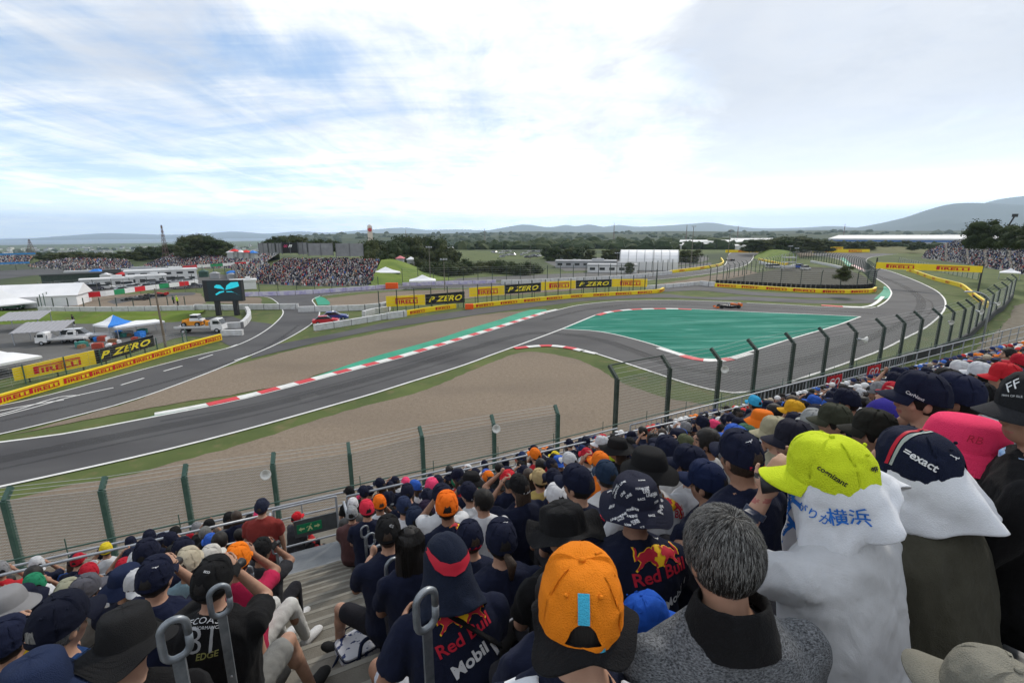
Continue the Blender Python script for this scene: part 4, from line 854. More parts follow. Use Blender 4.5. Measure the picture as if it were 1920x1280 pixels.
# big screen
A=g(390,592); e=empty('video_screen',A,'big outdoor video screen showing teal shapes on two black posts','screen')
dS=(A-CP).dot(CAMM@Vector((0,0,-1))); dd=math.hypot(A.x,A.y)
a=col(366,dd); c=col(440,dd*.97); z1=hz(a,527);z0=hz(a,568);z1b=hz(c,524);z0b=hz(c,562); zt=(z1+z1b)/2; zb=(z0+z0b)/2; ux=(c-a).normalized(); nrm=toward(a,Vector((-ux.y,ux.x,0))); W=(c-a).length; H=zt-zb
b=MB(); cc=(a+c)/2; b.box((cc.x-nrm.x*.5,cc.y-nrm.y*.5,(zt+zb)/2),(W,1.0,H),math.atan2(ux.y,ux.x)); adopt(b.build('cabinet',DARKM),e)
b=MB(); o=a+Vector((0,0,zb))+nrm*.02; b.add([o+ux*W*.12+Vector((0,0,H*.06)),o+ux*W*.98+Vector((0,0,H*.06)),o+ux*W*.98+Vector((0,0,H*.95)),o+ux*W*.12+Vector((0,0,H*.95))],[(0,1,2,3)]); adopt(b.build('display',mat('screen_dark',(.01,.02,.025),rough=.3,emis=.3)),e)
def wing(cx,s):
    V=[(cx,.62)]; V+=[(cx+s*.30*t,.62+.30*math.sin(t*1.9)-.02) for t in (.15,.35,.6,.85,1.0)]; V+=[(cx+s*.31,.60),(cx+s*.2,.66),(cx+s*.1,.62)]; return V
for V in ([(.30,.72),(.36,.80),(.46,.78),(.54,.62),(.56,.55),(.48,.60),(.38,.62),(.30,.66)],[(.58,.55),(.62,.75),(.74,.90),(.93,.92),(.95,.72),(.86,.66),(.72,.60)],[(.30,.35),(.42,.48),(.54,.50),(.54,.45),(.44,.40),(.33,.30)],[(.60,.48),(.74,.48),(.85,.36),(.93,.28),(.80,.42),(.72,.44),(.60,.44)]):
    b=MB(); b.add([o+nrm*.04+ux*W*x+Vector((0,0,H*y)) for x,y in V],[tuple(range(len(V)))]); adopt(b.build('display_glow',mat('screen_teal',(.02,.50,.60),emis=.5,rough=.4)),e)
for f in (.28,.76): b=MB(); p=a.lerp(c,f)-nrm*.5; b.box((p.x,p.y,zb/2),(.7,.7,zb)); adopt(b.build('post',DARKM),e)
# tents
def canopy(px,yb,w,d,h,rise,mats,label,rz=0.0,ngon=4):
    P=g(px,yb); e=empty('canopy_tent',P,label,'tent'); e.rotation_euler=(0,0,rz-math.atan2(P.x,P.y)); b=MB()
    c=[(-w/2,-d/2,h),(w/2,-d/2,h),(w/2,d/2,h),(-w/2,d/2,h)]; 
    mids=[]; vs=c+[(0,0,h+rise)]; q=[(x*.5,y*.5,h+rise*.34) for x,y,z in c]; vs+=q
    fs=[];mi=[]
    for i in range(4): j=(i+1)%4; fs+=[(i,j,5+j,5+i),(5+i,5+j,4)]; mi+=[i%len(mats)]*2
    b.v=vs; b.f=fs; b.m=mi; vs2=len(b.v); b.v=b.v+[(x,y,h-.25) for x,y,z in c]
    for i in range(4): j=(i+1)%4; b.f.append((i,j,vs2+j,vs2+i)); b.m.append(i%len(mats))
    b.build('roof',mats,e)
    for x,y,z in c: k=MB(); k.tube([(x*.97,y*.97,0),(x*.97,y*.97,h)],.05,5); k.build('leg',GALV,e)
    return e
canopy(219,630,3.6,3.4,1.9,1.2,[BLUE,TENT],'pointed canopy tent half white and half blue in the service yard',.5)
canopy(260,627,6,3,1.7,.4,[TENT],'low white canopy with a pale blue patch in the service yard',.35)
canopy(6,582,8,7,1.4,3.0,[TENT],'big white pointed marquee at the left edge',.3)
canopy(793,540,7,5,2.2,1.4,[TENT],'small white canopy at the foot of the green slope'); canopy(724,505+20,9,6,2.6,1.6,[TENT],'white tent at the top of the green slope')
canopy(1891,524,4.5,4,2.2,1.2,[TENT],'white pointed canopy behind the right hand fence')
canopy(-10,702,6,5,1.5,1.3,[TENT],'white tent at the left edge behind the yellow billboard',.4)
e=house_px('marquee',28,142,18,8,2.2,'long white marquee on the left of the paddock','tent',roof='gable',wm_=TENT,rm=TENT,rz=.42,z=0)
for px,d,lb in ((8,106,'grey ribbed awning in the yard at the left edge'),(42,91,'grey corrugated awning in the service yard')):
    P=col(px,d); P.z=0; e=empty('awning',P,lb,'awning'); e.rotation_euler=(0,0,.35); b=MB(); b.loft([[Vector((x*.55,-2,1.6+.06*(k%2))),Vector((x*.55,2.2,2.4+.06*(k%2))),Vector((x*.55,2.2,2.47+.06*(k%2))),Vector((x*.55,-2,1.67+.06*(k%2)))] for k,x in enumerate([-5+.5*i for i in range(21)])]); b.build('roof',mat('awning_grey',(.30,.30,.32)),e)
    for x in (-2.5,2.5): b=MB(); b.tube([(x,-1.8,0),(x,-1.8,1.7)],.06); b.build('leg',GALV,e); b=MB(); b.tube([(x,2,0),(x,2,2.4)],.06); b.build('leg',GALV,e)
# little red and white stalls behind the far stands
for k,(px,yt,mm,lb) in enumerate(((436,468,'red','red stall roof behind the distant stand'),(447,470,'white','white stall roof behind the distant stand'),(458,470,'red','second red stall roof behind the distant stand'),(470,471,'blue','blue stall roof behind the distant stand'),(748,481,'pink','pink stall roof beside the wood'),(768,483,'white','white stall roof beside the wood'),(430,470,'white','leftmost white stall roof behind the distant stand'))):
    P=col(px,236 if px<500 else 195); z=hz(P,yt); e=empty('stall',Vector((P.x,P.y,z-3)),lb,'stall'); b=MB(); b.box((0,0,1.2),(2.6,2.6,2.4)); b.build('counter',BGR,e); b=MB(); b.loft([[Vector((-1.7*s,-1.7*s,zz)),Vector((1.7*s,-1.7*s,zz)),Vector((1.7*s,1.7*s,zz)),Vector((-1.7*s,1.7*s,zz))] for s,zz in ((1,2.3),(.1,3.3))]); b.build('roof',{'red':mat('stall_red',(.6,.04,.04)),'white':TENT,'blue':BLUE,'pink':mat('stall_pink',(.6,.2,.22))}[mm],e)
# ---------------------------------------------------------------- vehicles
def wheels(e,xs,y,r,w=.22,name='wheel'):
    for x in xs:
        for s in (-1,1):
            b=MB(); b.tube([(x,s*y-w/2,r),(x,s*y+w/2,r)],r,14); o=b.build(name,TYRE,e); k=MB(); k.tube([(x,s*(y+.01)-w/2,r),(x,s*(y+.01)+w/2,r)],r*.55,10); k.build('rim',GALV,o)
rs=random.Random(3)
def car(P,rz,colr,label,group=None,kind='sedan',stripe=None):
    e=empty('parked_car',P,label,'car',group,rz,rs.choice((.92,.97,1.0))); L_=4.5; W=1.75
    prof=[(-2.25,.35),(-2.25,.85),(-1.7,.98),(-1.2,1.02),(.95,1.0),(2.0,.82),(2.25,.6),(2.25,.35)]
    if kind=='kei': prof=[(-1.9,.35),(-1.95,1.1),(-1.9,1.15),(1.0,1.08),(1.9,.85),(1.9,.35)]
    b=MB(); b.loft([[Vector((x*s,y,z if z<.4 else z-(.06 if s<1 else 0))) for x,z in prof] for y,s in ((-W/2,.97),(-W/2+.15,1),(W/2-.15,1),(W/2,.97))]); o=b.build('body',CBLK,e); o.color=(*colr,1)
    cb=[(-1.75,.98),(-1.25,1.42),(.25,1.45),(1.0,.98)] if kind!='kei' else [(-1.9,1.1),(-1.75,1.8),(.6,1.8),(1.2,1.05)]
    b=MB(); b.loft([[Vector((x*s,y*t,z)) for x,z in cb] for y,s,t in ((-.8,.97,1),(-.62,1,1),(.62,1,1),(.8,.97,1))]); b.build('window',DGLASS,e)
    b=MB(); zt=cb[1][1]; x0,x1=cb[1][0],cb[2][0]; b.box(((x0+x1)/2,0,zt+.02),(x1-x0,1.3,.05)); r_=b.build('roof',CBLK,e); r_.color=(*colr,1)
    wheels(e,(-1.35,1.35),.80,.32)
    for s in (-.6,.6): b=MB(); b.box((prof[-1][0],s,.68),(.06,.32,.14)); b.build('headlight',TWHT,e)
    return e
c1=g(612,607); c2=g(628,600)
car(c1,math.atan2(.35,1),(.5,.02,.03),'red parked car right behind the white concrete wall'); 
e=car(c2,math.atan2(.35,1),(.03,.05,.22),'navy and white parked car with a roof light behind the red one'); b=MB(); b.box((-.2,0,1.52),(.3,1.0,.12)); b.build('light_bar',TWHT,e)
r2=random.Random(5)
for k in range(14):
    px=1052+r2.random()*55; y=491+ (px-1052)*.06+ (k%3)*3.2; P=g(px,y); cc=[(.6,.6,.6),(.05,.05,.06),(.3,.31,.33),(.6,.6,.62)][k%4]
    e=car(P,1.2,cc,'small %s car parked in the lot left of the white office'%['white','black','grey','white'][k%4],'cars in the far car park',kind='kei' if k%3==0 else 'sedan')
for k in range(26):
    px=925+r2.random()*110; d=300+r2.random()*110; P=col(px,d); P.z=terrain(P.x,P.y)+.05; cc=[(.6,.6,.6),(.35,.36,.38),(.1,.1,.12)][k%3]
    car(P,r2.random()*3,cc,'distant %s car parked in the open field'%['white','grey','dark'][k%3],'cars parked in the green field')
for k in range(44):
    px=150+r2.random()*220; y=531+r2.random()*20-(px-150)*.05; P=g(px,y); cc=[(.6,.6,.6),(.08,.08,.1),(.3,.31,.33)][k%3]
    car(P,.4+r2.random()*.5,cc,'%s vehicle parked between the paddock cabins and the banner rail'%['white','black','grey'][k%3],'vehicles in the paddock',kind='kei' if k%2 else 'sedan')
for px,y,cl,lb in ((42,562,(.6,.6,.6),'white car under the edge of the marquee'),(60,562,(.5,.5,.52),'silver car in front of the marquee'),(24,580,(.02,.12,.06),'green and white car beside the pointed marquee'),(1455,503,(.6,.6,.6),'white car parked in the infield by the fence corner'),(1500,503,(.05,.1,.4),'blue car parked in the infield'),(1510,506,(.62,.62,.62),'white van parked in the infield beside the blue car'),(1444,503,(.4,.4,.4),'silver car parked in the infield')): car(g(px,y),.3,cl,lb,kind='kei')
def flat_truck(P,rz,label,load=None,s=1.0):
    e=empty('flatbed_truck',P,label,'truck',rz=rz,sc=s)
    b=MB(); b.loft([[Vector((x,y*1.0,z)) for x,z in ((2.0,.55),(2.0,2.25),(2.35,2.4),(3.2,2.35),(3.75,1.45),(3.85,.55))] for y in (-.98,-.9,.9,.98)]); c=b.build('cab',CBLK,e); c.color=(.68,.68,.68,1)
    b=MB(); b.add([(3.28,-.85,2.22),(3.28,.85,2.22),(3.78,.85,1.5),(3.78,-.85,1.5)],[(0,1,2,3)]); o=b.build('windscreen',DGLASS,e); o.location.x=.03
    for sy in (-1,1): b=MB(); b.box((2.85,sy*1.0,1.8),(.9,.04,.55)); b.build('window',DGLASS,e); b=MB(); b.box((3.8,sy*.7,.85),(.08,.3,.2)); b.build('headlight',TWHT,e); b=MB(); b.box((3.5,sy*1.15,1.8),(.08,.18,.35)); b.build('mirror',DARKM,e)
    b=MB(); b.box((-.9,0,1.0),(5.6,2.05,.18)); b.box((-.9,0,.8),(5.8,.8,.2)); b.box((1.82,0,1.5),(.1,2.0,.9)); b.build('flatbed',mat('truck_bed',(.45,.45,.46)),e)
    for sy in (-1,1): b=MB(); b.box((-.9,sy*1.03,1.12),(5.6,.05,.3)); b.build('side_rail',CBLK,e).color=(.6,.6,.6,1)
    wheels(e,(-2.4,2.9),.85,.4,.28)
    if load:
        f=empty('telehandler',P,'white and orange loader machine carried on the recovery truck','machine',rz=rz,sc=s)
        OR=mat('machine_orange',(.62,.24,.02)); b=MB(); b.box((-1.2,0,1.75),(3.0,1.5,.8),taper=.85); b.build('chassis',OR,f)
        b=MB(); b.loft([[Vector((x,y,z)) for x,z in ((-1.2,2.1),(-1.1,3.0),(-.1,3.0),(.3,2.1))] for y in (-.6,.6)]); b.build('cabin',DGLASS,f); b=MB(); b.box((-.6,0,3.05),(1.2,1.3,.1)); b.box((-.6,.62,2.3),(1.4,.06,.5)); b.box((-.6,-.62,2.3),(1.4,.06,.5)); b.box((.15,0,2.2),(.9,1.2,.35)); b.build('roof',TENT,f)
        b=MB(); b.tube([(-2.9,.3,2.0),(-1,.3,2.5),(1.2,.2,1.8)],.16,6); b.build('arm',OR,f); b=MB(); b.box((1.4,0,1.6),(.5,1.7,.7)); b.build('bucket',OR,f)
        wheels(f,(-2.2,-.1),.75,.4,.3); f.location=P+Vector((0,0,0))
        for w_ in [c for c in COL.objects if c.parent==f and c.name.startswith('wheel')]: w_.location.z=1.1*1.0
    return e
flat_truck(g(378,623),.12,'white recovery truck carrying an orange loader beside the big screen',load=True,s=.88)
flat_truck(g(120,644),PI+.25,'white flatbed truck facing left in the service yard',s=.72)
flat_truck(g(172,637),PI+.45,'white crane truck beside the flatbed truck in the service yard',s=.68)
car(g(148,638),.4,(.6,.6,.62),'white pickup between the two yard trucks',kind='kei')
r3=random.Random(12)
CR=[mat('crate_brown',(.22,.12,.07)),BGR,TENT,mat('crate_teal',(.04,.2,.17)),mat('crate_red',(.35,.06,.04)),BLUE]
KN=['brown','grey','white','teal','red','blue']
for k in range(34):
    px=150+r3.random()*130; y=633+r3.random()*24-(px-150)*.09; P=g(px,y); s=r3.uniform(.3,.85); b=MB(); c=k%6
    b.box((P.x,P.y,s*.4),(s*1.4,s,s*.8),r3.random()*3); b.box((P.x,P.y,s*.82),(s*1.0,s*.7,.1),r3.random()*3); tag(b.build('equipment_crate',CR[c]),'%s crate among the clutter behind the black lower left billboard'%KN[c],'crate','crates in the service yard')
# ---------------------------------------------------------------- racing cars
def racer(P,rz,label,body,acc,s=1.0):
    e=empty('racing_car',P,label,'racing car',rz=rz,sc=s)
    bm_=mat('racer_'+body,{'orange':(.75,.16,.01),'black':(.02,.02,.025),'green':(.01,.12,.08),'red':(.5,.02,.02)}[body],rough=.3,spec=.6); am=mat('racer_'+acc,{'orange':(.75,.16,.01),'black':(.02,.02,.025),'teal':(.02,.3,.3),'white':(.6,.6,.6)}[acc],rough=.35)
    rings=[]
    for x,w,z0,z1 in ((2.75,.10,.18,.30),(2.2,.16,.16,.42),(1.5,.24,.14,.60),(.9,.34,.12,.66),(.45,.62,.10,.60),(-.2,.72,.10,.66),(-1.0,.58,.10,.72),(-1.8,.26,.12,.60),(-2.3,.14,.2,.45)):
        rings.append([Vector((x,w*math.cos(a),(z0+z1)/2+(z1-z0)/2*math.sin(a))) for a in [2*PI*k/12 for k in range(12)]])
    b=MB(); b.loft(rings[::-1]); b.build('body',am if acc=='black' else bm_,e,smooth=True)
    b=MB(); b.loft([[Vector((x,w*math.cos(a),z+hh*math.sin(a))) for a in [2*PI*k/10 for k in range(10)]] for x,w,z,hh in ((-.35,.16,.85,.22),(-.8,.2,.8,.25),(-1.5,.1,.7,.18),(-2.1,.03,.6,.06))]); b.build('engine_cover',bm_,e,smooth=True)
    for sy in (-1,1): b=MB(); b.loft([[Vector((x,sy*y+w*math.cos(a),.34+h*math.sin(a))) for a in [2*PI*k/8 for k in range(8)]] for x,y,w,h in ((.45,.58,.16,.2),(-.3,.62,.18,.22),(-1.2,.45,.12,.16),(-1.8,.3,.05,.08))]); b.build('sidepod',am if acc=='black' else bm_,e,smooth=True)
    b=MB(); b.box((2.6,0,.14),(.5,1.9,.05)); b.box((2.45,0,.24),(.3,1.8,.03)); b.box((2.6,.95,.24),(.55,.04,.26)); b.box((2.6,-.95,.24),(.55,.04,.26)); b.build('front_wing',bm_,e)
    b=MB(); b.box((-2.35,0,.92),(.35,1.0,.05)); b.box((-2.3,0,.80),(.25,1.0,.04)); b.box((-2.35,.52,.68),(.55,.04,.62)); b.box((-2.35,-.52,.68),(.55,.04,.62)); b.build('rear_wing',bm_,e)
    b=MB(); b.tube([(.55,0,.62),(.45,0,.9),(.2,.15,.92),(-.2,.22,.85)],.03,6); b.tube([(.45,0,.9),(.2,-.15,.92),(-.2,-.22,.85)],.03,6); b.build('halo',DARKM,e)
    b=MB(); b.ell((0,0,.82),(.15,.13,.16)); b.build('helmet',am if acc!='black' else TWHT,e,smooth=True)
    for x in (1.75,-1.75):
        for sy in (-1,1): b=MB(); w=.36 if x>0 else .42; b.tube([(x,sy*.80-w/2,.35),(x,sy*.80-w/2+.04,.36),(x,sy*.80+w/2-.04,.36),(x,sy*.80+w/2,.35)],[.30,.36,.36,.30],18); b.build('wheel',TYRE,e,smooth=True); b=MB(); b.tube([(x,sy*.2,.35),(x,sy*.7,.35)],.025,5); b.build('suspension_arm',DARKM,e)
    return e
a=g(1342,577); c=g(1391,577)
racer(g(1366,577),math.atan2(a.y-c.y,a.x-c.x)+.02,'orange and black racing car beside the top of the green island','orange','black',.92)
racer(g(1369,489),1.9,'tiny dark racing car on the far back straight','black','orange'); racer(g(292,556),-2.9,'small red and black racing car behind the banner rail','red','black'); racer(g(258,562.5),-2.9,'small dark racing car following behind the banner rail','black','white')
# ---------------------------------------------------------------- the far town
HM=[]
for i in range(4):
    w_,d_,h_=((9,7,5.5),(11,8,6),(14,9,8),(20,12,11))[i]; e=empty('town_house',(0,-600,-60),'','house'); 
    b=MB(); b.box((0,0,h_/2),(w_,d_,h_)); o=b.build('wall',mat('house_wall',(1,1,1),objcol=True,var=.05),e)
    b=MB(); b.loft([[Vector((x,-d_/2-.4,h_)),Vector((x,d_/2+.4,h_)),Vector((x,0,h_+d_*.28))] for x in (-w_/2-.3,w_/2+.3)]) if i<3 else b.box((0,0,h_+.3),(w_,d_,.6)); b.build('roof',mat('roof_tiles',(.09,.09,.095),c2=(.2,.2,.2),scale=.05),e); index_kids(e); HM.append(e)
for k in range(270):
    px=r3.uniform(-40,540) if k<210 else r3.uniform(540,1000); d=1450*(2.5**r3.random()) if k<210 else r3.uniform(1100,2600); P=col(px,d); P.z=terrain(P.x,P.y); i=r3.choice((0,0,1,1,2,3)) if k%9==0 else r3.choice((0,1))
    o=copy_tree(HM[i]); o.location=P; o.scale=(1.5,1.5,1.3); o.rotation_euler=(0,0,r3.random()*3); o['label']='small pale house of the town spread over the far plain'; o['group']='houses of the far town'
    cc=r3.choice(((.6,.6,.6),(.45,.44,.42),(.62,.60,.55),(.35,.36,.38)))
    for ch in COL.objects[-3:]:
        if ch.parent==o and ch.name.startswith('wall'): ch.color=(*cc,1)
for e in HM:
    for c in KIDS[e.name]: bpy.data.objects.remove(c)
    bpy.data.objects.remove(e)

for k in range(12):
    pole(70+k*27+r2.random()*9,560-k*1.2,528+r2.random()*8-k*.9,'thin lamp pole %s in the paddock'%('near the marquee' if k<5 else 'behind the banner rail'),.05)['group']='thin lamp poles in the paddock'
house_px('dark_shed',160,205,24,5,2.6,'long dark green shed behind the paddock cabins',wm_=PSTG,rm=mat('roof_dark',(.06,.065,.065))); house_px('dark_shed',215,225,30,5,2.2,'long low dark shed beyond the paddock office',wm_=mat('shed_grey',(.06,.065,.07)),rm=BGR)
house_px('white_shed',445,150,6,4,2.2,'small white shed just right of the big video screen',wm_=BWH,rm=BWH)
for k in range(18):
    px=110+r2.random()*330; y=519+r2.random()*9; P=g(px,y); s=r2.uniform(1.0,2.0); cc=(TENT,BGR,BLUE,mat('stall_red',(.6,.04,.04)),PSTL)[k%5]; nm=('white','grey','blue','red','green')[k%5]
    b=MB(); b.box((P.x,P.y,s*.6),(s*1.8,s,s*1.2),.3); b.loft([[Vector((P.x-s*q,P.y-s*.7*q,zz)),Vector((P.x+s*q,P.y-s*.7*q,zz)),Vector((P.x+s*q,P.y+s*.7*q,zz)),Vector((P.x-s*q,P.y+s*.7*q,zz))] for q,zz in ((1,s*1.22),(.3,s*1.6))]); tag(b.build('paddock_booth',cc),'small %s booth among the far paddock clutter'%nm,'booth','booths in the far paddock')
fence_px([(105,545),(200,541),(320,533),(380,528)],4,2.6,'distant dark fence across the paddock',pm=PSTG,r=.06,wires=5,wr=.02)
fence_px([(0,508),(80,505),(170,510),(240,512)],5,2.4,'distant fence below the far left crowds',pm=PSTG,r=.07,wires=5,wr=.03)
fence_px([(262,510),(340,511),(430,512)],5,2.6,'distant fence below the crowd before the knoll',pm=PSTL,r=.07,wires=5,wr=.03)
# ---------------------------------------------------------------- figures
SKIN=mat('skin',(.33,.185,.125),rough=.6,c2=(.42,.245,.17),scale=14,spec=.35)
SKIND=mat('skin_tanned',(.24,.125,.08),rough=.6,c2=(.32,.175,.115),scale=14,spec=.35)
LIPS=mat('lips',(.30,.10,.085),rough=.5); EYEM=mat('eye_dark',(.02,.015,.012),rough=.3)
HAIRB=mat('hair_black',(.008,.007,.007),rough=.55,c2=(.017,.015,.014),scale=5,stretch=(30,30,2),bump=.4,bscale=9,spec=.25)
HAIRC=mat('hair_brown',(.02,.012,.008),rough=.55,c2=(.06,.038,.025),scale=5,stretch=(30,30,2),bump=.8,bscale=9,spec=.4)
HAIRG=mat('hair_grey',(.05,.05,.05),rough=.6,c2=(.26,.26,.25),scale=6,stretch=(28,28,3),bump=.8,bscale=9)
def fabric(name,c,weave=260,b=.5,var=.10,fold=True,**k):
    m=mat(name,c,rough=.95,var=var,scale=7,bump=b,bscale=weave,spec=.08,sheen=.03,**k)
    if fold:
        n=m.node_tree.nodes; l=m.node_tree.links; bs=n['Principled BSDF']; old=bs.inputs['Normal'].links[0].from_node
        t=n.new('ShaderNodeTexCoord'); mp=n.new('ShaderNodeMapping'); mp.inputs[3].default_value=(1,1,.55); l.new(t.outputs['Object'],mp.inputs[0])
        w_=n.new('ShaderNodeTexNoise'); w_.inputs['Scale'].default_value=7; w_.inputs['Detail'].default_value=4; w_.inputs['Distortion'].default_value=1.2; l.new(mp.outputs[0],w_.inputs[0])
        bp=n.new('ShaderNodeBump'); bp.inputs['Strength'].default_value=.55; bp.inputs['Distance'].default_value=.03; l.new(w_.outputs[0],bp.inputs['Height']); l.new(bp.outputs[0],old.inputs['Normal'])
    return m
FABC=fabric('cloth_plain',(1,1,1),objcol=True); FABN=fabric('cloth_navy',(.010,.013,.030)); FABW=fabric('cloth_white',(.44,.45,.47),weave=320,b=.25); FABO=fabric('cloth_olive',(.050,.048,.036)); FABK=fabric('cloth_black',(.010,.010,.011)); HEATH=fabric('cloth_heather',(.035,.037,.042),var=.1)
hn=HEATH.node_tree.nodes; [setattr(x.inputs['Scale'],'default_value',150) for x in hn if x.type=='TEX_NOISE' and abs(x.inputs['Scale'].default_value-7)<.1 and x.inputs['Distortion'].default_value<.1]
for x in hn:
    if x.type=='MIX' : x.inputs[6].default_value=(.012,.013,.016,1); x.inputs[7].default_value=(.20,.21,.225,1)
    if x.type=='MAPPING' and x.inputs[3].default_value[2]>.9: x.inputs[3].default_value=(1,1,2.6)
CAPF=mat('cap_cloth',(1,1,1),objcol=True,rough=.85,var=.05,scale=10,bump=.7,bscale=330,spec=.12)
TOWW=mat('towel_white',(.60,.62,.66),rough=1,var=.05,scale=20,bump=.3,bscale=260,spec=.05,sheen=.3)
def fuse(mb,voxel,smooth=5,fac=.5):
    me=bpy.data.meshes.new('t'); me.from_pydata(mb.v,[],mb.f); o=bpy.data.objects.new('t',me); COL.objects.link(o)
    m=o.modifiers.new('r','REMESH'); m.mode='VOXEL'; m.voxel_size=voxel
    s=o.modifiers.new('s','SMOOTH'); s.iterations=smooth; s.factor=fac
    dg=bpy.context.evaluated_depsgraph_get(); dg.update(); r=bpy.data.meshes.new_from_object(o.evaluated_get(dg)); bpy.data.objects.remove(o); bpy.data.meshes.remove(me)
    r.polygons.foreach_set('use_smooth',[True]*len(r.polygons)); return r
def put(me,name,mats,parent,M=None,colr=None):
    me.name=name; me.materials.clear()
    for x in (mats if isinstance(mats,(list,tuple)) else [mats]): me.materials.append(x)
    o=bpy.data.objects.new(name,me); COL.objects.link(o); o.parent=parent
    if M is not None: o.matrix_local=M
    if colr: o.color=(*colr,1)
    return o
def cap_(b,p0,p1,r0,r1,n=12):
    p0=Vector(p0);p1=Vector(p1); b.tube([p0,p1],[r0,r1],n); b.ell(p0,(r0,)*3,n,8); b.ell(p1,(r1,)*3,n,8)
def crumple(me,amp,sc,seed=0,zs=1.0,ztop=None):
    o=Vector((seed*3.1,seed*1.7,0))
    co=[v.co.copy() for v in me.vertices]; no=[v.normal.copy() for v in me.vertices]
    for i,v in enumerate(me.vertices):
        c=co[i]; q=Vector((c.x*sc,c.y*sc,c.z*sc*zs))+o; w_=noise.noise_vector(q*.6)*.9
        f=abs(noise.noise(q+w_)); f2=noise.noise(q*2.3+w_*1.5)
        v.co=c+no[i]*amp*(1 if ztop is None else smooth(ztop,ztop-.07,c.z))*((.35-f)*1.6+f2*.35)
def skull(b,M,k=1.0,face=True):
    def e(c,r): b.ell(M@Vector(c),(r[0]*k,r[1]*k,r[2]*k),18,12,rot=M.to_3x3())
    e((0,-.012,.022),(.077,.094,.098)); e((0,.022,-.03),(.064,.070,.088)); e((0,.045,-.062),(.045,.045,.045))
    for s in (-1,1): e((s*.079,-.004,-.012),(.012,.020,.032)); e((s*.045,.05,-.02),(.026,.03,.028))
    b.tube([M@Vector((0,.084,.012)),M@Vector((0,.104,-.026))],[.009,.015],8); b.ell(M@Vector((0,.101,-.028)),(.017,.014,.011),8,6,rot=M.to_3x3()); e((0,.086,-.058),(.024,.012,.012)); e((0,.078,.028),(.05,.018,.01))
def hand_(b,w,f,pn,side,curl=.5,k=1.0):
    f=f.normalized(); pn=(pn-f*pn.dot(f)).normalized(); sd=f.cross(pn).normalized()*side
    M=Matrix((sd,f,pn)).transposed(); b.ell(w+f*.045*k,(.040*k,.052*k,.017*k),12,8,rot=M); b.ell(w,(.028*k,.03*k,.022*k),10,6,rot=M)
    for i in range(4):
        x=(-.030+.020*i); L0=(.036,.042,.040,.030)[i]*k; p=w+f*.085*k+sd*x*k; d=f.copy(); r=.0098*k; c=curl*(.85+.12*i)
        for s_ in range(3):
            a=c*(.55,.95,.7)[s_]; d=(d*math.cos(a)+pn*math.sin(a)).normalized(); q=p+d*L0*(1,.72,.58)[s_]; cap_(b,p,q,r,r*.92,8); p=q; r*=.92
    p=w+f*.025*k-sd*.034*k; d=(f*.55-sd*.75+pn*.45).normalized(); q=p+d*.042*k; cap_(b,p,q,.0125*k,.0115*k,8); d=(d+f*.7+pn*.5*curl).normalized(); cap_(b,q,q+d*.034*k,.0112*k,.0095*k,8)
def ik(S,T,l1,l2,hint):
    d=T-S; L_=min(d.length,(l1+l2)*.995); d=d.normalized(); a=(l1*l1-l2*l2+L_*L_)/(2*L_); h=math.sqrt(max(0,l1*l1-a*a)); hp=(hint-d*hint.dot(d)).normalized(); return S+d*a+hp*h, S+d*L_
LAP=((-.13,.34,.60),(.13,.34,.60))
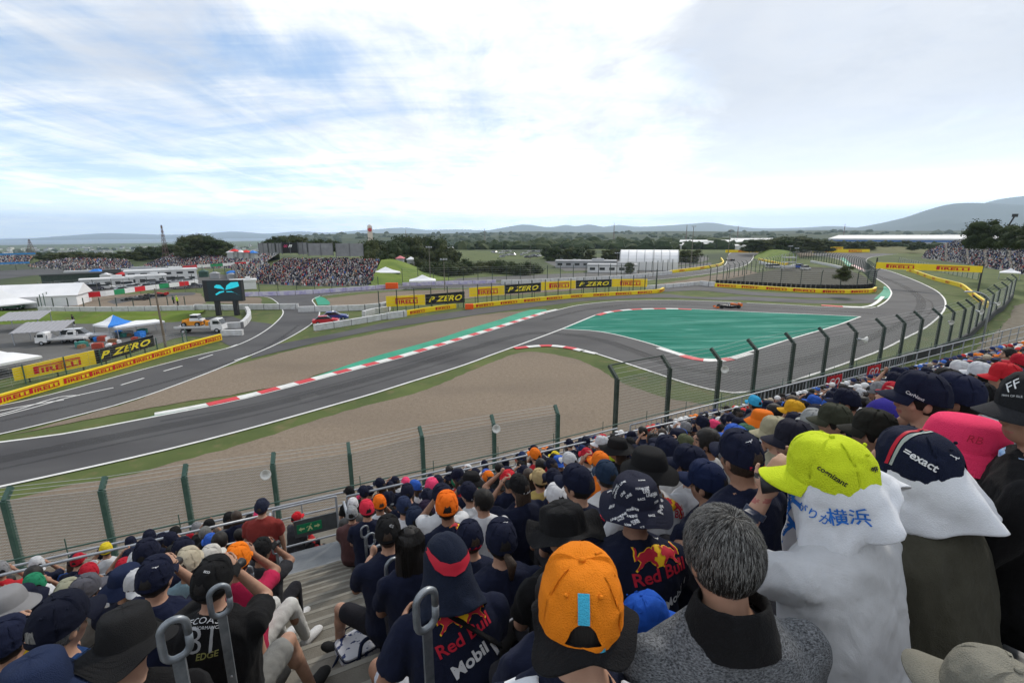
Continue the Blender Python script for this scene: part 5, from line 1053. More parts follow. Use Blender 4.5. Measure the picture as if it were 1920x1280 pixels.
def figure(root,pose=LAP,hyaw=0,hpitch=0,voxel=.012,build=1.0,sleeve=.5,lean=.05,knees=None,ankles=None,shorts=False,stand=False,skin=SKIN,shirt=FABC,shirtc=(.01,.013,.03),pants=FABC,pantsc=(.02,.02,.025),hair=None,curl=.6,hroll=0,long_sleeve=False,palm=None,seed=1,sh_mesh=None,shirt_label=None,loose=1.0,crum=.011,fingers=True,handf=None):
    # root-local: +Y ahead, Z up, 0 on the tread. returns head matrix and the parts
    w_=build; y0=0.0; Z0=.40 if stand else 0.0
    z=lambda h: h+Z0
    tor=[(z(.43),.180,.140,0),(z(.52),.188,.145,0),(z(.64),.176,.135,lean*.35),(z(.78),.182,.130,lean*.7),(z(.90),.206,.130,lean*.95),(z(.985),.205,.108,lean),(z(1.035),.150,.088,lean),(z(1.07),.085,.070,lean*1.05),(z(1.10),.058,.058,lean*1.15)]
    def ring(zz,rx,ry,yy,off=0): return [Vector(((rx*w_+off)*math.copysign(abs(math.cos(a))**.85,math.cos(a)),yy+(ry*w_+off)*math.copysign(abs(math.sin(a))**.9,math.sin(a)),zz)) for a in [2*PI*k/20 for k in range(20)]]
    H=Matrix.Translation((0,lean*1.5+.02,z(1.215)))@Matrix.Rotation(R(hyaw),4,'Z')@Matrix.Rotation(-R(hpitch),4,'X')@Matrix.Rotation(R(hroll),4,'Y')
    b=MB(); b.loft([ring(zz,rx,ry,yy,-.018 if i<7 else -.004) for i,(zz,rx,ry,yy) in enumerate(tor)]); skull(b,H)
    b.tube([(0,lean,z(1.03)),(0,lean*1.3+.005,z(1.12)),H@Vector((0,-.01,-.05))],[.062,.056,.056],12)
    hands=[]; sb=MB(); sb.loft([ring(zz,rx,ry,yy,.010*loose+(.012*loose if 0<i<4 else 0)) for i,(zz,rx,ry,yy) in enumerate(tor[:-1])]); sb.tube([(0,lean,z(1.04)),(0,lean*1.1,z(1.092))],[.095,.070],14)
    for i,s in enumerate((-1,1)):
        S_=Vector((s*.190*w_,lean,z(.975))); T=Vector(pose[i])+Vector((0,0,Z0)); E,W_=ik(S_,T,.27,.25,Vector((s*.55,-.35,-.9)))
        b.ell(S_,(.058,.055,.055),12,8); cap_(b,S_,E,.052*w_,.042,12); cap_(b,E,W_,.042,.027,12); f=(W_-E).normalized(); f=(f+Vector(handf[i])).normalized() if handf else f
        pn=Vector(palm[i]) if palm else Vector((-s,0,-.25)); 
        if fingers: hand_(b,W_+f*.02,f,pn,s,curl)
        else: b.ell(W_+f*.07,(.035,.035,.05),8,6)
        hands.append((W_,f,E)); 
        sb.ell(S_,(.068*w_,.066,.064),12,8)
        if long_sleeve: cap_(sb,S_,E,.064*w_,.053,12); cap_(sb,E,E.lerp(W_,.93),.053,.038,12)
        else: e2=S_.lerp(E,sleeve+.18); sb.tube([S_,S_.lerp(e2,.5),e2],[.070*w_*loose,.071*w_*loose,.074*loose],14)
    kn=knees or ((-.13,.44,.52),(.13,.44,.52)); an=ankles or ((-.13,.46,.10),(.13,.46,.10))
    if stand: kn=((-.10,.02,.48),(.10,.02,.48)); an=((-.11,-.02,.09),(.11,-.02,.09))
    pb=MB(); pb.loft([ring(z(.40),.165,.13,0,.004),ring(z(.46),.178,.14,0,.008),ring(z(.56),.168,.13,0,.006)])
    for i,s in enumerate((-1,1)):
        h=Vector((s*.09,0,z(.475))); K=Vector(kn[i]); A=Vector(an[i]); cap_(b,h,K,.075,.054,12); cap_(b,K,A,.050,.034,12); mid=K.lerp(A,.3); b.ell(mid+Vector((0,-.015,0)),(.052,.055,.09),10,7)
        fd=Vector(((K-h).x,(K-h).y,0)).normalized() if not stand else Vector((0,1,0)); cap_(b,A+Vector((0,0,-.04)),A+fd*.12+Vector((0,0,-.06)),.035,.03,8)
        cap_(pb,h,h.lerp(K,.82 if shorts else 1),.094,.078 if shorts else .068,12)
        if not shorts: cap_(pb,K,K.lerp(A,.9),.066,.05,12)
        k=MB(); rr=[]
        for t,rx,rz_ in ((-.07,.032,.045),(-.03,.042,.06),(.04,.045,.05),(.10,.050,.036),(.16,.046,.03),(.19,.028,.02)):
            c=A+fd*t+Vector((0,0,-.055+rz_*.5)); sd=Vector((fd.y,-fd.x,0)); rr.append([c+sd*rx*math.cos(a)+Vector((0,0,1))*rz_*math.sin(a) for a in [2*PI*j/10 for j in range(10)]])
        k.loft(rr); o=k.build('shoe',CAPF,root,smooth=True); o.color=(.6,.6,.6,1) if seed%3 else (.02,.02,.02,1)
    body=fuse(b,voxel,4); Hi=H.inverted(); mi=[]
    for p in body.polygons:
        q=Hi@p.center; m=0
        if q.y>.05:
            if abs(abs(q.x)-.033)<.014 and abs(q.z-.008)<.006: m=2
            elif abs(q.x)<.024 and abs(q.z+.060)<.007 and q.y>.07: m=1
            elif abs(abs(q.x)-.033)<.02 and abs(q.z-.032)<.0045: m=2
        mi.append(m)
    ob=put(body,'body',[skin,LIPS,EYEM],root); body.polygons.foreach_set('material_index',mi)
    sm=fuse(sb,voxel*1.1,3); crumple(sm,crum,7.5,seed,.6); crumple(sm,crum*.35,19,seed+3,.6)
    so_=put(sm,'shirt',shirt,root,colr=shirtc)
    if shirt_label: so_['label']=shirt_label
    pm=fuse(pb,voxel*1.3,3); crumple(pm,.006,9,seed+5); po=put(pm,'shorts' if shorts else 'trousers',pants,root,colr=pantsc)
    return H,ob,so_,hands
# ---- headgear, all built in head space (origin at the head's centre, +Y the face)
def cap_crown(k=1.0,opening=True):
    b=MB(); nu,nv=108,30; vs=[]; i1,i2=4,6
    for i in range(nv+1):
        for j in range(nu):
            a=2*PI*j/nu; dx=abs(((a-1.5*PI+PI)%(2*PI))-PI); tb=.10+(.22*math.sqrt(max(0,1-(dx/.36)**2)) if dx<.36 else 0)
            t=.10*i/i1 if i<=i1 else (tb*.5+.05 if i<i2 else tb+(1-tb)*(i-i2)/(nv-i2))
            if dx>=.36 and i1<=i<=i2: t=.10
            el=t*PI/2; rr=math.cos(el)**.72; zz=math.sin(el)**.92
            sm=1-.014*(1-abs(math.cos(3*a)))**8*(t<.97); x=.089*rr*math.cos(a)*sm; y=(.108 if math.sin(a)>0 else .103)*rr*math.sin(a)*sm; z=.010+.118*zz+.022*math.sin(a)*(1-t)
            if math.sin(a)>.3: z+=.010*math.sin(t*PI)
            vs.append(Vector((x,y-.006,z))*k)
    fs=[]
    for i in range(nv):
        for j in range(nu):
            if i1<=i<i2: continue
            q=i*nu+j; q2=i*nu+(j+1)%nu; fs.append((q,q2,q2+nu,q+nu))
    b.add(vs,fs); b.ell(Vector((0,-.006,.130))*k,(.008*k,.008*k,.005*k),10,6)
    for s in range(6):
        a=PI/6+s*PI/3
        for off in (-.022,.022):
            pts=[]
            for i in range(1,nv-2,3):
                el=i/nv*PI/2; rr=math.cos(el)**.72; zz=math.sin(el)**.92; aa=a+off*(1 if i<nv-4 else .6); y=(.108 if math.sin(aa)>0 else .103)*rr*math.sin(aa)
                if opening and abs(math.sin(aa)+1)<.12 and i/nv<.45: continue
                z=.010+.118*zz+.022*math.sin(aa)*(1-i/nv)+(.010*math.sin(i/nv*PI) if math.sin(aa)>.3 else 0)
                pts.append((Vector((.089*rr*math.cos(aa),y-.006,z))*1.006)*k)
            if len(pts)>2: b.tube(pts,.0009*k,4,cap=False)
    for px_ in (PI/6+PI/6+q*PI/3 for q in range(6)):
        el=.52*PI/2; rr=math.cos(el)**.72; b.ell((Vector((.089*rr*math.cos(px_),.105*rr*math.sin(px_)-.006,.010+.118*math.sin(el)**.92))*1.005)*k,(.0032,)*3,8,5)
    return b
def cap_brim(k=1.0,ln=.072):
    b=MB(); nu,nv=20,8
    for side in (0,1):
        vs=[]
        for i in range(nv+1):
            t=i/nv
            for j in range(nu+1):
                s=(j/nu*2-1); a=PI/2+s*1.02; bx=.089*math.cos(a); by=.108*math.sin(a)-.006; bz=.010+.022*math.sin(a)+.003
                ey=ln*math.sqrt(max(0,1-s*s*.92)); x=bx*(1+.06*t); y=by+ey*t; z=bz-(.020*(x/.089)**2)*t*1.1-.012*t - (.004 if side else 0)
                vs.append(Vector((x,y,z))*k)
        fs=[]
        for i in range(nv):
            for j in range(nu):
                q=i*(nu+1)+j; f=(q,q+1,q+nu+2,q+nu+1); fs.append(f if side==0 else f[::-1])
        b.add(vs,fs)
    n1=(nu+1)*(nv+1)
    for j in range(nu): q=nv*(nu+1)+j; b.f.append((q,q+1,q+1+n1,q+n1)); b.m.append(0)
    return b
def cap_strap(k=1.0):
    b=MB(); pts=[(Vector((.0905*math.cos(a),.1045*math.sin(a)-.006,.016+.022*math.sin(a)))*k) for a in [1.5*PI-.5+.1*i for i in range(11)]]
    b.loft([[p+Vector((0,0,-.008)),p+Vector((0,0,.008)),p*.975+Vector((0,0,.008)),p*.975+Vector((0,0,-.008))] for p in pts]); return b
CAPM=cap_crown().build('cap',CAPF,None,smooth=True).data; bm=bmesh.new(); bm.from_mesh(CAPM); bmesh.ops.remove_doubles(bm,verts=bm.verts,dist=2e-5); bm.to_mesh(CAPM); bm.free(); CAPM.set_sharp_from_angle(angle=R(50)); crumple(CAPM,.0042,20,3); crumple(CAPM,.0007,55,4); BRIMM=cap_brim().build('brim',CAPF,None,smooth=True,auto=50).data; STRM=cap_strap().build('strap',CAPF,None,smooth=True).data
for o in [o for o in COL.objects if o.data in (CAPM,BRIMM,STRM)]: bpy.data.objects.remove(o)
def put_cap(root,H,c,bc=None,sc=None,back=False,tilt=0,k=1.05,m=CAPF,label=None):
    M=H@Matrix.Translation((0,0,.004))@Matrix.Rotation(PI if back else 0,4,'Z')@Matrix.Rotation(R(tilt),4,'X')@Matrix.Scale(k,4)
    o=bpy.data.objects.new('cap',CAPM); COL.objects.link(o); o.parent=root; o.matrix_local=M; o.color=(*c,1)
    br=bpy.data.objects.new('brim',BRIMM); COL.objects.link(br); br.parent=o; br.color=(*(bc or c),1); s=bpy.data.objects.new('strap',STRM); COL.objects.link(s); s.parent=o; s.color=(*(sc or c),1)
    if label: o['label']=label
    return o,M
def bucket(crown_r=.100,crown_h=.105,brim=.062,drop=.045,wav=.006,seed=0,soft=.0):
    b=MB(); crown_h*=.88; prof=[(.0,crown_h),(.03,crown_h-.001),(.055,crown_h-.004),(crown_r*.74,crown_h-.010),(crown_r*.84,crown_h-.022),(crown_r*.93,crown_h*.52),(crown_r*1.0,.02),(crown_r*1.01,.004)]
    for i in range(1,6): t=i/5; prof.append((crown_r+brim*t,.004-drop*t**1.15))
    prof+= [(crown_r+brim*.97,.001-drop),(crown_r+brim*.5,-.002-drop*.5),(crown_r*.97,0)]
    nu=56; rings=[]
    for i,(r_,z_) in enumerate(prof):
        ring=[]
        for j in range(nu):
            a=2*PI*j/nu; f=max(0,(r_-crown_r)/max(brim,.01)); w_=math.sin(3*a+seed)*wav*f*2+math.sin(5*a+seed*2)*wav*f; n_=noise.noise(Vector((math.cos(a)*1.6+seed,math.sin(a)*1.6,z_*14)))*soft
            ring.append(Vector(((r_+n_)*.92*math.cos(a),(r_+n_)*1.10*math.sin(a)-.005,z_+w_+n_*.6+.012)))
        rings.append(ring)
    b.loft(rings,cap=False); b.f.append(tuple(range(nu))[::-1]); b.m.append(0)
    for zz in (.004,):
        pts=[Vector((crown_r*1.013*.92*math.cos(a),crown_r*1.013*1.10*math.sin(a)-.005,zz+.013)) for a in [2*PI*j/40 for j in range(41)]]; b.tube(pts,.0016,4,cap=False)
    for t in (.3,.5,.7,.88):
        pts=[]
        for j in range(57):
            a=2*PI*j/56; r_=crown_r+brim*t; w_=math.sin(3*a+seed)*wav*t*2+math.sin(5*a+seed*2)*wav*t; pts.append(Vector((r_*.92*math.cos(a),r_*1.10*math.sin(a)-.005,.004-drop*t**1.15+w_+.0135)))
        b.tube(pts,.0008,3,cap=False)
    return b
def put_hat(root,H,b,m,c=None,name='bucket_hat',label=None,k=1.06,tilt=0):
    o=b.build(name,m,root,smooth=True,auto=40); o.matrix_local=H@Matrix.Translation((0,0,.03))@Matrix.Rotation(R(tilt),4,'X')@Matrix.Scale(k,4)
    if c: o.color=(*c,1)
    if label: o['label']=label
    return o
def hair_shell(vol=.010,long=0,nape=-.075,seed=0):
    b=MB(); b.ell((0,-.012,.022),(.077+vol,.094+vol,.098+vol),28,20); n=[]
    for v in b.v:
        v=Vector(v); face=smooth(.035,.075,v.y)*smooth(.075,.045,v.z); low=smooth(nape,nape-.025,v.z); side=smooth(-.02,-.05,v.z)*smooth(.0,.02,v.y)
        f=1-.16*max(face,low,side); w_=noise.noise(v*28+Vector((seed,0,0)))*.004+noise.noise(v*70)*.002
        n.append(tuple(Vector((0,-.012,.022))+(v-Vector((0,-.012,.022)))*f*(1+w_*12*(f>.95))))
    b.v=n
    if long: b.loft([[Vector((rx*math.cos(a),-.06+y_+ry*math.sin(a),z_)) for a in [2*PI*k/14 for k in range(14)]] for rx,ry,y_,z_ in ((.05,.05,.035,.09),(.082,.062,.01,.03),(.094,.062,.005,-.05),(.098,.055,.0,-.12),(.092,.045,-.01,-.12-long*.45),(.07,.03,-.02,-.12-long*.85),(.03,.012,-.02,-.12-long))])
    return b
def long_locks(parent,n=520,ln=.36,seed=1,m=None):
    r=random.Random(seed); b=MB()
    for _ in range(n):
        a=-PI/2+r.uniform(-1.9,1.9); k=r.uniform(.96,1.05); P=[]
        for t in (0,.12,.25,.4,.6,.8,1):
            el=PI/2*(1-min(1,t/.3)); z=.022+.108*math.sin(el) if t<.3 else .0-(t-.3)/.7*ln; rr=(.09*math.cos(el)+.004) if t<.3 else .094-.012*(t-.3); P.append(Vector((rr*k*math.cos(a)*(1.02),(rr*k*1.1)*math.sin(a)-.012+(.0 if t<.3 else -.004),z))+Vector((noise.noise(Vector((a*3,t*2,seed)))*.012*t,noise.noise(Vector((a*3,t*2,seed+5)))*.012*t,0)))
        b.tube(P,[.0012]*6+[.0004],3,cap=False)
    return b.build('hair_locks',m or HAIRB,parent)
def put_hair(root,H,m=HAIRB,b=None,**k):
    o=(b or hair_shell(**k)).build('hair',m,root,smooth=True); o.matrix_local=H; return o
def strands(root,H,m,n=3800,ln=.030,seed=1,whorl=(-.0,-.05,.1),parent=None,lift=.25,cover=None,thin=False):
    # many short hairs laid over the scalp, combed away from the whorl
    r=random.Random(seed); b=MB(); C_=Vector((0,-.012,.022)); wv=Vector(whorl)
    while n>0:
        d=Vector((r.gauss(0,1),r.gauss(0,1),r.gauss(0,1))).normalized(); p=C_+Vector((d.x*.086,d.y*.104,d.z*.108))
        if p.y>.045 and p.z<.075: continue
        if p.z<-.062 or (p.y>.0 and p.z<-.025): continue
        if thin and r.random()>smooth(-.05,.11,p.z)*.9+.12*(noise.noise(p*22)>.0)+.05: continue
        n-=1; nr=Vector((d.x/.086,d.y/.104,d.z/.108)).normalized(); t=(p-wv); t=(t-nr*t.dot(nr)).normalized(); t=(t+nr.cross(t)*(r.uniform(-.14,.14)+.35*noise.noise(p*30))+Vector((0,0,-.25))).normalized(); t=(t-nr*t.dot(nr)).normalized(); s=nr.cross(t)*r.uniform(.0004,.0009); l=ln*r.uniform(.6,1.2)
        a=p-nr*.003; c=p+t*l*.5+nr*(.004+lift*.01); e=p+t*l+nr*r.uniform(-.002,.007)*lift*3; b.add([a-s,a+s,c+s,c-s,e],[(0,1,2,3),(3,2,4)])
    o=b.build('hair_strands',m,parent or root,smooth=False)
    if parent is None: o.matrix_local=H
    return o
def drape(name,root,H,m,c=None,top=True,spread=2.5,rb=.20,zb=-.27,folds=6,amp=.012,seed=0,rt=.108,zt=.035,back=-.02,label=None,flare=1.0,edge=0,thick=.006,backdrop=0.0):
    # a towel hanging from the head: open at the face, wider towards the shoulders
    b=MB(); na,nt=64,26; vs=[]
    for i in range(nt+1):
        t=i/nt
        if top: 
            if t<.35: q=t/.35*PI/2; r_=rt*1.04*math.sin(q); z_=zt-.03+.140*math.cos(q)
            else: q=(t-.35)/.65; r_=rt*1.04+(rb-rt)*q**1.2*flare; z_=zt-.03-(zt-.03-zb)*q
            fold=max(0,(t-.3))/.7
        else: q=t; r_=rt+(rb-rt)*q**.85*flare; z_=zt-(zt-zb)*q; fold=t
        for j in range(na+1):
            s=j/na*2-1; a=-PI/2+s*spread; fo=1+amp/max(r_,.05)*fold*(math.sin(folds*a+seed)+.5*math.sin(folds*1.7*a+seed*2+2*t)); n_=noise.noise(Vector((math.cos(a)*2.2+seed,math.sin(a)*2.2,t*3)))*.012*fold
            x=(r_*fo+n_)*.95*math.cos(a); y=(r_*fo+n_)*1.12*math.sin(a)+back*fold; zz=z_-edge*fold*abs(s)**2+.012*math.sin(4*a+seed)*fold-backdrop*fold*max(0,-math.sin(a))
            vs.append(Vector((x,y,zz)))
    fs=[]
    for i in range(nt):
        for j in range(na): q=i*(na+1)+j; fs.append((q,q+1,q+na+2,q+na+1))
    b.add(vs,fs); o=b.build(name,m,root,smooth=True); o.matrix_local=H; crumple(o.data,.010,11,seed+1,.7,zt-.03); crumple(o.data,.0018,26,seed+2,.8,zt-.03)
    bm=bmesh.new(); bm.from_mesh(o.data); bmesh.ops.remove_doubles(bm,verts=bm.verts,dist=1e-5); bmesh.ops.recalc_face_normals(bm,faces=bm.faces); bmesh.ops.solidify(bm,geom=bm.faces[:],thickness=thick); bm.to_mesh(o.data); bm.free()
    for p in o.data.polygons: p.use_smooth=True
    if c: o.color=(*c,1)
    if label: o['label']=label
    return o
# ---- prints laid on the cloth
def fine(vs,fs,mx):
    bm=bmesh.new(); V=[bm.verts.new((x,y,0)) for x,y in vs]
    for f in fs:
        try: bm.faces.new([V[i] for i in f])
        except ValueError: pass
    for _ in range(5):
        es=[e for e in bm.edges if e.calc_length()>mx]
        if not es: break
        bmesh.ops.subdivide_edges(bm,edges=es,cuts=1); bmesh.ops.triangulate(bm,faces=bm.faces)
    r=[(v.co.x,v.co.y) for v in bm.verts]; bm.verts.index_update(); f=[tuple(v.index for v in q.verts) for q in bm.faces]; bm.free(); return r,f
def poly(pts):
    P=[Vector((x,y,0)) for x,y in pts]; return [(x,y) for x,y in pts],[tuple(t) for t in geometry.tessellate_polygon([P])]
def disc(cx,cy,r,n=28): return poly([(cx+r*math.cos(2*PI*k/n),cy+r*math.sin(2*PI*k/n)) for k in range(n)])
BULL=[(.02,.40),(.0,.62),(.05,.80),(.02,.97),(.10,.93),(.12,.78),(.08,.62),(.14,.56),(.24,.70),(.40,.72),(.55,.84),(.70,.86),(.80,.76),(.86,.90),(.93,.86),(.89,.70),(.99,.58),(.95,.44),(.84,.46),(.80,.34),(.90,.24),(.97,.08),(.88,.03),(.84,.16),(.72,.24),(.64,.34),(.50,.32),(.38,.26),(.30,.14),(.20,.10),(.10,.0),(.05,.07),(.16,.20),(.24,.34),(.14,.46)]
def logo_bulls(): # two bulls charging at each other before a disc, in a box 2.2 wide, 1 high
    y=disc(1.1,.5,.46); L_=[(x*1.02,yy) for x,yy in BULL]; Rr=[(2.2-x,yy) for x,yy in L_]
    def gr(P,c,s): return [((x-c[0])*s+c[0],(yy-c[1])*s+c[1]) for x,yy in P]
    out=[(y,'y'),(poly(gr(L_,(.52,.45),1.09)),'o'),(poly(gr(Rr,(1.68,.45),1.09)),'o'),(poly(L_),'r'),(poly(Rr),'r')]
    return out
PRR=mat('print_red',(.42,.012,.03),rough=.7,var=.04); PRY=mat('print_yellow',(.80,.48,.012),rough=.7,var=.04); PRW=mat('print_white',(.60,.61,.63),rough=.7,var=.04); PRD=mat('print_dark_red',(.12,.012,.02),rough=.8); PRB=mat('print_blue',(.02,.14,.50),rough=.8,var=.08); PRK=mat('print_black',(.012,.012,.014),rough=.7)
def bvh_of(o):
    M=world_of(o); return BVHTree.FromPolygons([M@v.co for v in o.data.vertices],[tuple(p.vertices) for p in o.data.polygons])
def world_of(o):
    M=o.matrix_parent_inverse@o.matrix_basis if o.parent else o.matrix_basis
    return world_of(o.parent)@M if o.parent else M
BV={}
def decal(o,hit,nrm,ux,geo,x0,y0,sx,sy,m,off=.003,name='print',mx=.012):
    # geo in unit coordinates -> plane at hit -> projected on o along -nrm
    uy=nrm.cross(ux).normalized(); vs,fs=fine([(x0+x*sx,y0+y*sy) for x,y in geo[0]],geo[1],mx); bv=BV.get(o.name) or BV.setdefault(o.name,bvh_of(o)); P=[];ok=[]
    for x,y in vs:
        q=hit+ux*x+uy*y+nrm*.12; r_=bv.ray_cast(q,-nrm,.30); ok.append(r_[0] is not None); P.append((r_[0]+nrm*off) if r_[0] else q)
    fs=[f for f in fs if all(ok[i] for i in f)]
    if not fs: return None
    Mi=world_of(o).inverted(); b=MB(); b.add([Mi@p for p in P],fs); d=b.build(name,m,o,smooth=True); return d
def spot(o,px,py,ang=0,n_avg=.0,yonly=False):
    bv=BV.get(o.name) or BV.setdefault(o.name,bvh_of(o)); n=Vector((0,0,0)); H0=None
    for dx,dy in ((0,0),(14,0),(-14,0),(0,14),(0,-14),(24,0),(-24,0)):
        r_=bv.ray_cast(CP,ray(px+dx,py+dy).normalized(),60)
        if r_[0] is not None:
            q=r_[1]; q=q if q.dot(CP-r_[0])>0 else -q; n+=q
            if dx==0 and dy==0: H0=r_[0]
    if H0 is None: print('MISS',o.name,px,py); return None
    n.normalize(); a=R(ang); d=CAMM@Vector((math.cos(a),math.sin(a),0)); ux=(d-n*d.dot(n)).normalized(); return H0,n,ux
def text_on(o,px,py,ang,s,w,m,bold=.02,shear=0.0,space=1.0,hr=1.0,**k):
    sp=spot(o,px,py,ang)
    if not sp: return
    vs,fs,asp=text_geo(s,bold,shear,space); h=w/asp*hr; return decal(o,*sp,(vs,fs),-w/2,-h/2,w,h,m,**k)
def bulls_on(o,px,py,ang,w):
    sp=spot(o,px,py,ang)
    if not sp: return
    C_={'y':PRY,'o':PRY,'r':PRR}; s=w/2.2
    for i,(g_,c) in enumerate(logo_bulls()): decal(o,*sp,g_,-w/2,-s/2,s,s,C_[c],off=.0025+.0008*i)
# ---------------------------------------------------------------- the near grandstand
RZ=R(26)
def st(u,v,z=0.0): p=UDIR*u+VDIR*v; return Vector((p.x,p.y,z))
TD=.80; TR=.42
def tread(k): return ZC-1.65-TR*k        # height of row k's tread (row k spans u = .8k-.4 .. .8k+.4)
NR=10; LAND_U0=8.4; LAND_U1=9.2; LZ=tread(NR)-.30
V0,V1=-22.0,75.0
b=MB()
def slab(u0,u1,v0,v1,z1,z0): b.add([st(u0,v0,z0),st(u1,v0,z0),st(u1,v1,z0),st(u0,v1,z0),st(u0,v0,z1),st(u1,v0,z1),st(u1,v1,z1),st(u0,v1,z1)],[(0,1,2,3),(7,6,5,4),(0,4,5,1),(1,5,6,2),(2,6,7,3),(3,7,4,0)])
A0,A1=-.52,.62
for k in range(-3,NR+1):
    u0=TD*k-.4; u1=min(u0+TD,LAND_U0-.02)
    for v0,v1 in ((V0,A0),(A1,V1)): slab(u0,u1,v0,v1,tread(k),tread(k)-1.2)
for k in range(0,4):   # rows below the landing
    u0=LAND_U1+.6*k; 
    slab(u0,u0+.6,V0,V1,LZ-.34*(k+1),LZ-2.6)
slab(LAND_U1+2.4,LAND_U1+3.6,V0,V1,LZ-.34*4-.1,-.03)
slab(LAND_U0,LAND_U1,V0,A0,LZ,LZ-2); slab(LAND_U0,LAND_U1,A1,V1,LZ,LZ-2)
struct(b.build('stand_steps',CONC),'concrete terraces of the near grandstand')
n_st=0
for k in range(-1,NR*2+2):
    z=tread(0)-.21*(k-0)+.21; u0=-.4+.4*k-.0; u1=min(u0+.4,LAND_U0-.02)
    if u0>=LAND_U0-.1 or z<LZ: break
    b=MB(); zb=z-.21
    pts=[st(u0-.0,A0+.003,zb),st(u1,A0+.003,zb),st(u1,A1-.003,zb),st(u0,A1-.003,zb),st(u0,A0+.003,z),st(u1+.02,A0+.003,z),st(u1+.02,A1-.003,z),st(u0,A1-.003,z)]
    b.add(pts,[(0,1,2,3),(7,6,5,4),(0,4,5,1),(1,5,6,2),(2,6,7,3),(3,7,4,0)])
    b.m=[0]*len(b.f); b.box(st((u0+u1)/2,0,0)*0+st(u1-.01,(A0+A1)/2,z-.012),(A1-A0-.03,.045,.03),RZ,1); b.box(st(u0+.035,(A0+A1)/2,z+.0015),(A1-A0-.02,.05,.003),RZ,2); struct(b.build('stair_step',[CONC,mat('step_nosing',(.21,.20,.172),rough=.95,scale=12),mat('step_riser_shade',(.035,.032,.027),c2=(.075,.07,.06),scale=9,rough=1)]),'concrete stair step of the aisle'); LASTZ=z  # nosing at the front; dark back strip is painted shade below the riser
b=MB(); GRT=mat('steel_grating',(.22,.235,.25),rough=.5,c2=(.33,.345,.36),scale=3,metal=.4)
for i in range(24):
    v=A0+.02+i*(A1-A0-.04)/23; b.add([st(LAND_U0-.02,v-.008,LZ+.03),st(LAND_U1+.25,v-.008,LZ+.03),st(LAND_U1+.25,v+.008,LZ+.03),st(LAND_U0-.02,v+.008,LZ+.03)],[(0,1,2,3)])
b.add([st(LAND_U0-.02,A0,LZ+.018),st(LAND_U1+.25,A0,LZ+.018),st(LAND_U1+.25,A1,LZ+.018),st(LAND_U0-.02,A1,LZ+.018)],[(0,1,2,3)])
for i in range(14):
    u=LAND_U0+i*(LAND_U1+.23-LAND_U0)/13; b.add([st(u-.006,A0,LZ+.034),st(u+.006,A0,LZ+.034),st(u+.006,A1,LZ+.034),st(u-.006,A1,LZ+.034)],[(0,1,2,3)])
struct(b.build('landing_grating',GRT),'steel grating landing at the foot of the stairs')
# ---- rails
def rail(pts,r,name,label,posts=(),pr=.02,pz=1.0,extra=(),cat='railing',m=GALV):
    e=empty(name,pts[0],label,cat); b=MB(); b.tube(pts,r,8); adopt(b.build('handrail',m,smooth=True),e)
    for q in extra: b=MB(); b.tube(q,r*.8,8); adopt(b.build('lower_rail',m,smooth=True),e)
    for p in posts: b=MB(); b.tube([p-Vector((0,0,pz)),p],pr,6); adopt(b.build('post',m),e)
    return e
UF=12.1; ZF=ZC-6.5
def uf(v): return UF+max(0,v-6)*.05
vs_=[-16+2.0*i for i in range(14)]
rail([st(uf(v),v,ZF) for v in vs_],.028,'front_railing','long steel tube railing along the front of the stand, left part',[st(uf(v),v,ZF) for v in vs_],.018,1.1,[[st(uf(v),v,ZF-.36) for v in vs_]])
vs_=[10.6+1.5*i for i in range(33)]
rail([st(uf(v),v,ZF) for v in vs_],.03,'front_railing','grey barred railing along the front of the stand on the right',[st(uf(v),v,ZF) for v in vs_],.03,1.1,[[st(uf(v),v,ZF-.9) for v in vs_],[st(uf(v),v,ZF-.45) for v in vs_]])
e=COL.objects[-1]; 
for i in range(0,80):
    v=10.6+.25*i; b=MB(); b.tube([st(uf(v),v,ZF-.9),st(uf(v),v,ZF)],.012,4); 
    o=b.build('bar',GALV); adopt(o,[x for x in COL.objects if x.name.startswith('front_railing')][-1])
vs_=[-16+2.2*i for i in range(30)]
e=rail([st(uf(v)+1.3,v,ZF-.55) for v in vs_],.02,'green_railing','thin green rail just beyond the front railing of the stand',[st(uf(v)+1.3,v,ZF-.30) for v in vs_],.012,1.6,m=PSTL)
# landing rails, left and right of the aisle
def seg(v0,v1,u,z,label,h=.95): 
    n=max(1,int(abs(v1-v0)/1.6)); P=[st(u,v0+(v1-v0)*i/n,z+h) for i in range(n+1)]
    return rail(P,.024,'landing_railing',label,P,.02,h,[[p-Vector((0,0,.42)) for p in P]])
seg(-9,-.75,LAND_U1+.28,LZ,'steel railing along the walkway left of the stairs')
seg(.85,13,LAND_U1+.28,LZ,'steel railing along the walkway right of the stairs')
e=empty('exit_gate',st(LAND_U1+.3,0,LZ),'grey gate panel with a green emergency exit sign at the foot of the stairs','gate')
for v in (-.5,.64): b=MB(); b.tube([st(LAND_U1+.3,v,LZ-.3),st(LAND_U1+.3,v,LZ+1.0)],.024,8); adopt(b.build('post',GALV),e)
for z in (1.0,.15,-.1): b=MB(); b.tube([st(LAND_U1+.3,-.5,LZ+z),st(LAND_U1+.3,.64,LZ+z)],.02,8); adopt(b.build('crossbar',GALV),e)
b=MB(); b.box(st(LAND_U1+.3,.22,LZ+.48),(.80,.03,.36),RZ+0); adopt(b.build('panel',mat('gate_panel',(.07,.075,.08),rough=.6)),e)
b=MB(); b.box(st(LAND_U1+.275,.10,LZ+.48),(.46,.012,.19),RZ); adopt(b.build('sign',mat('sign_green',(.012,.20,.085),rough=.5)),e)
SIGY=mat('sign_glyph',(.55,.62,.30),rough=.6); o_=st(LAND_U1+.262,.10,LZ+.48); ux=VDIR.copy(); up=Vector((0,0,1))
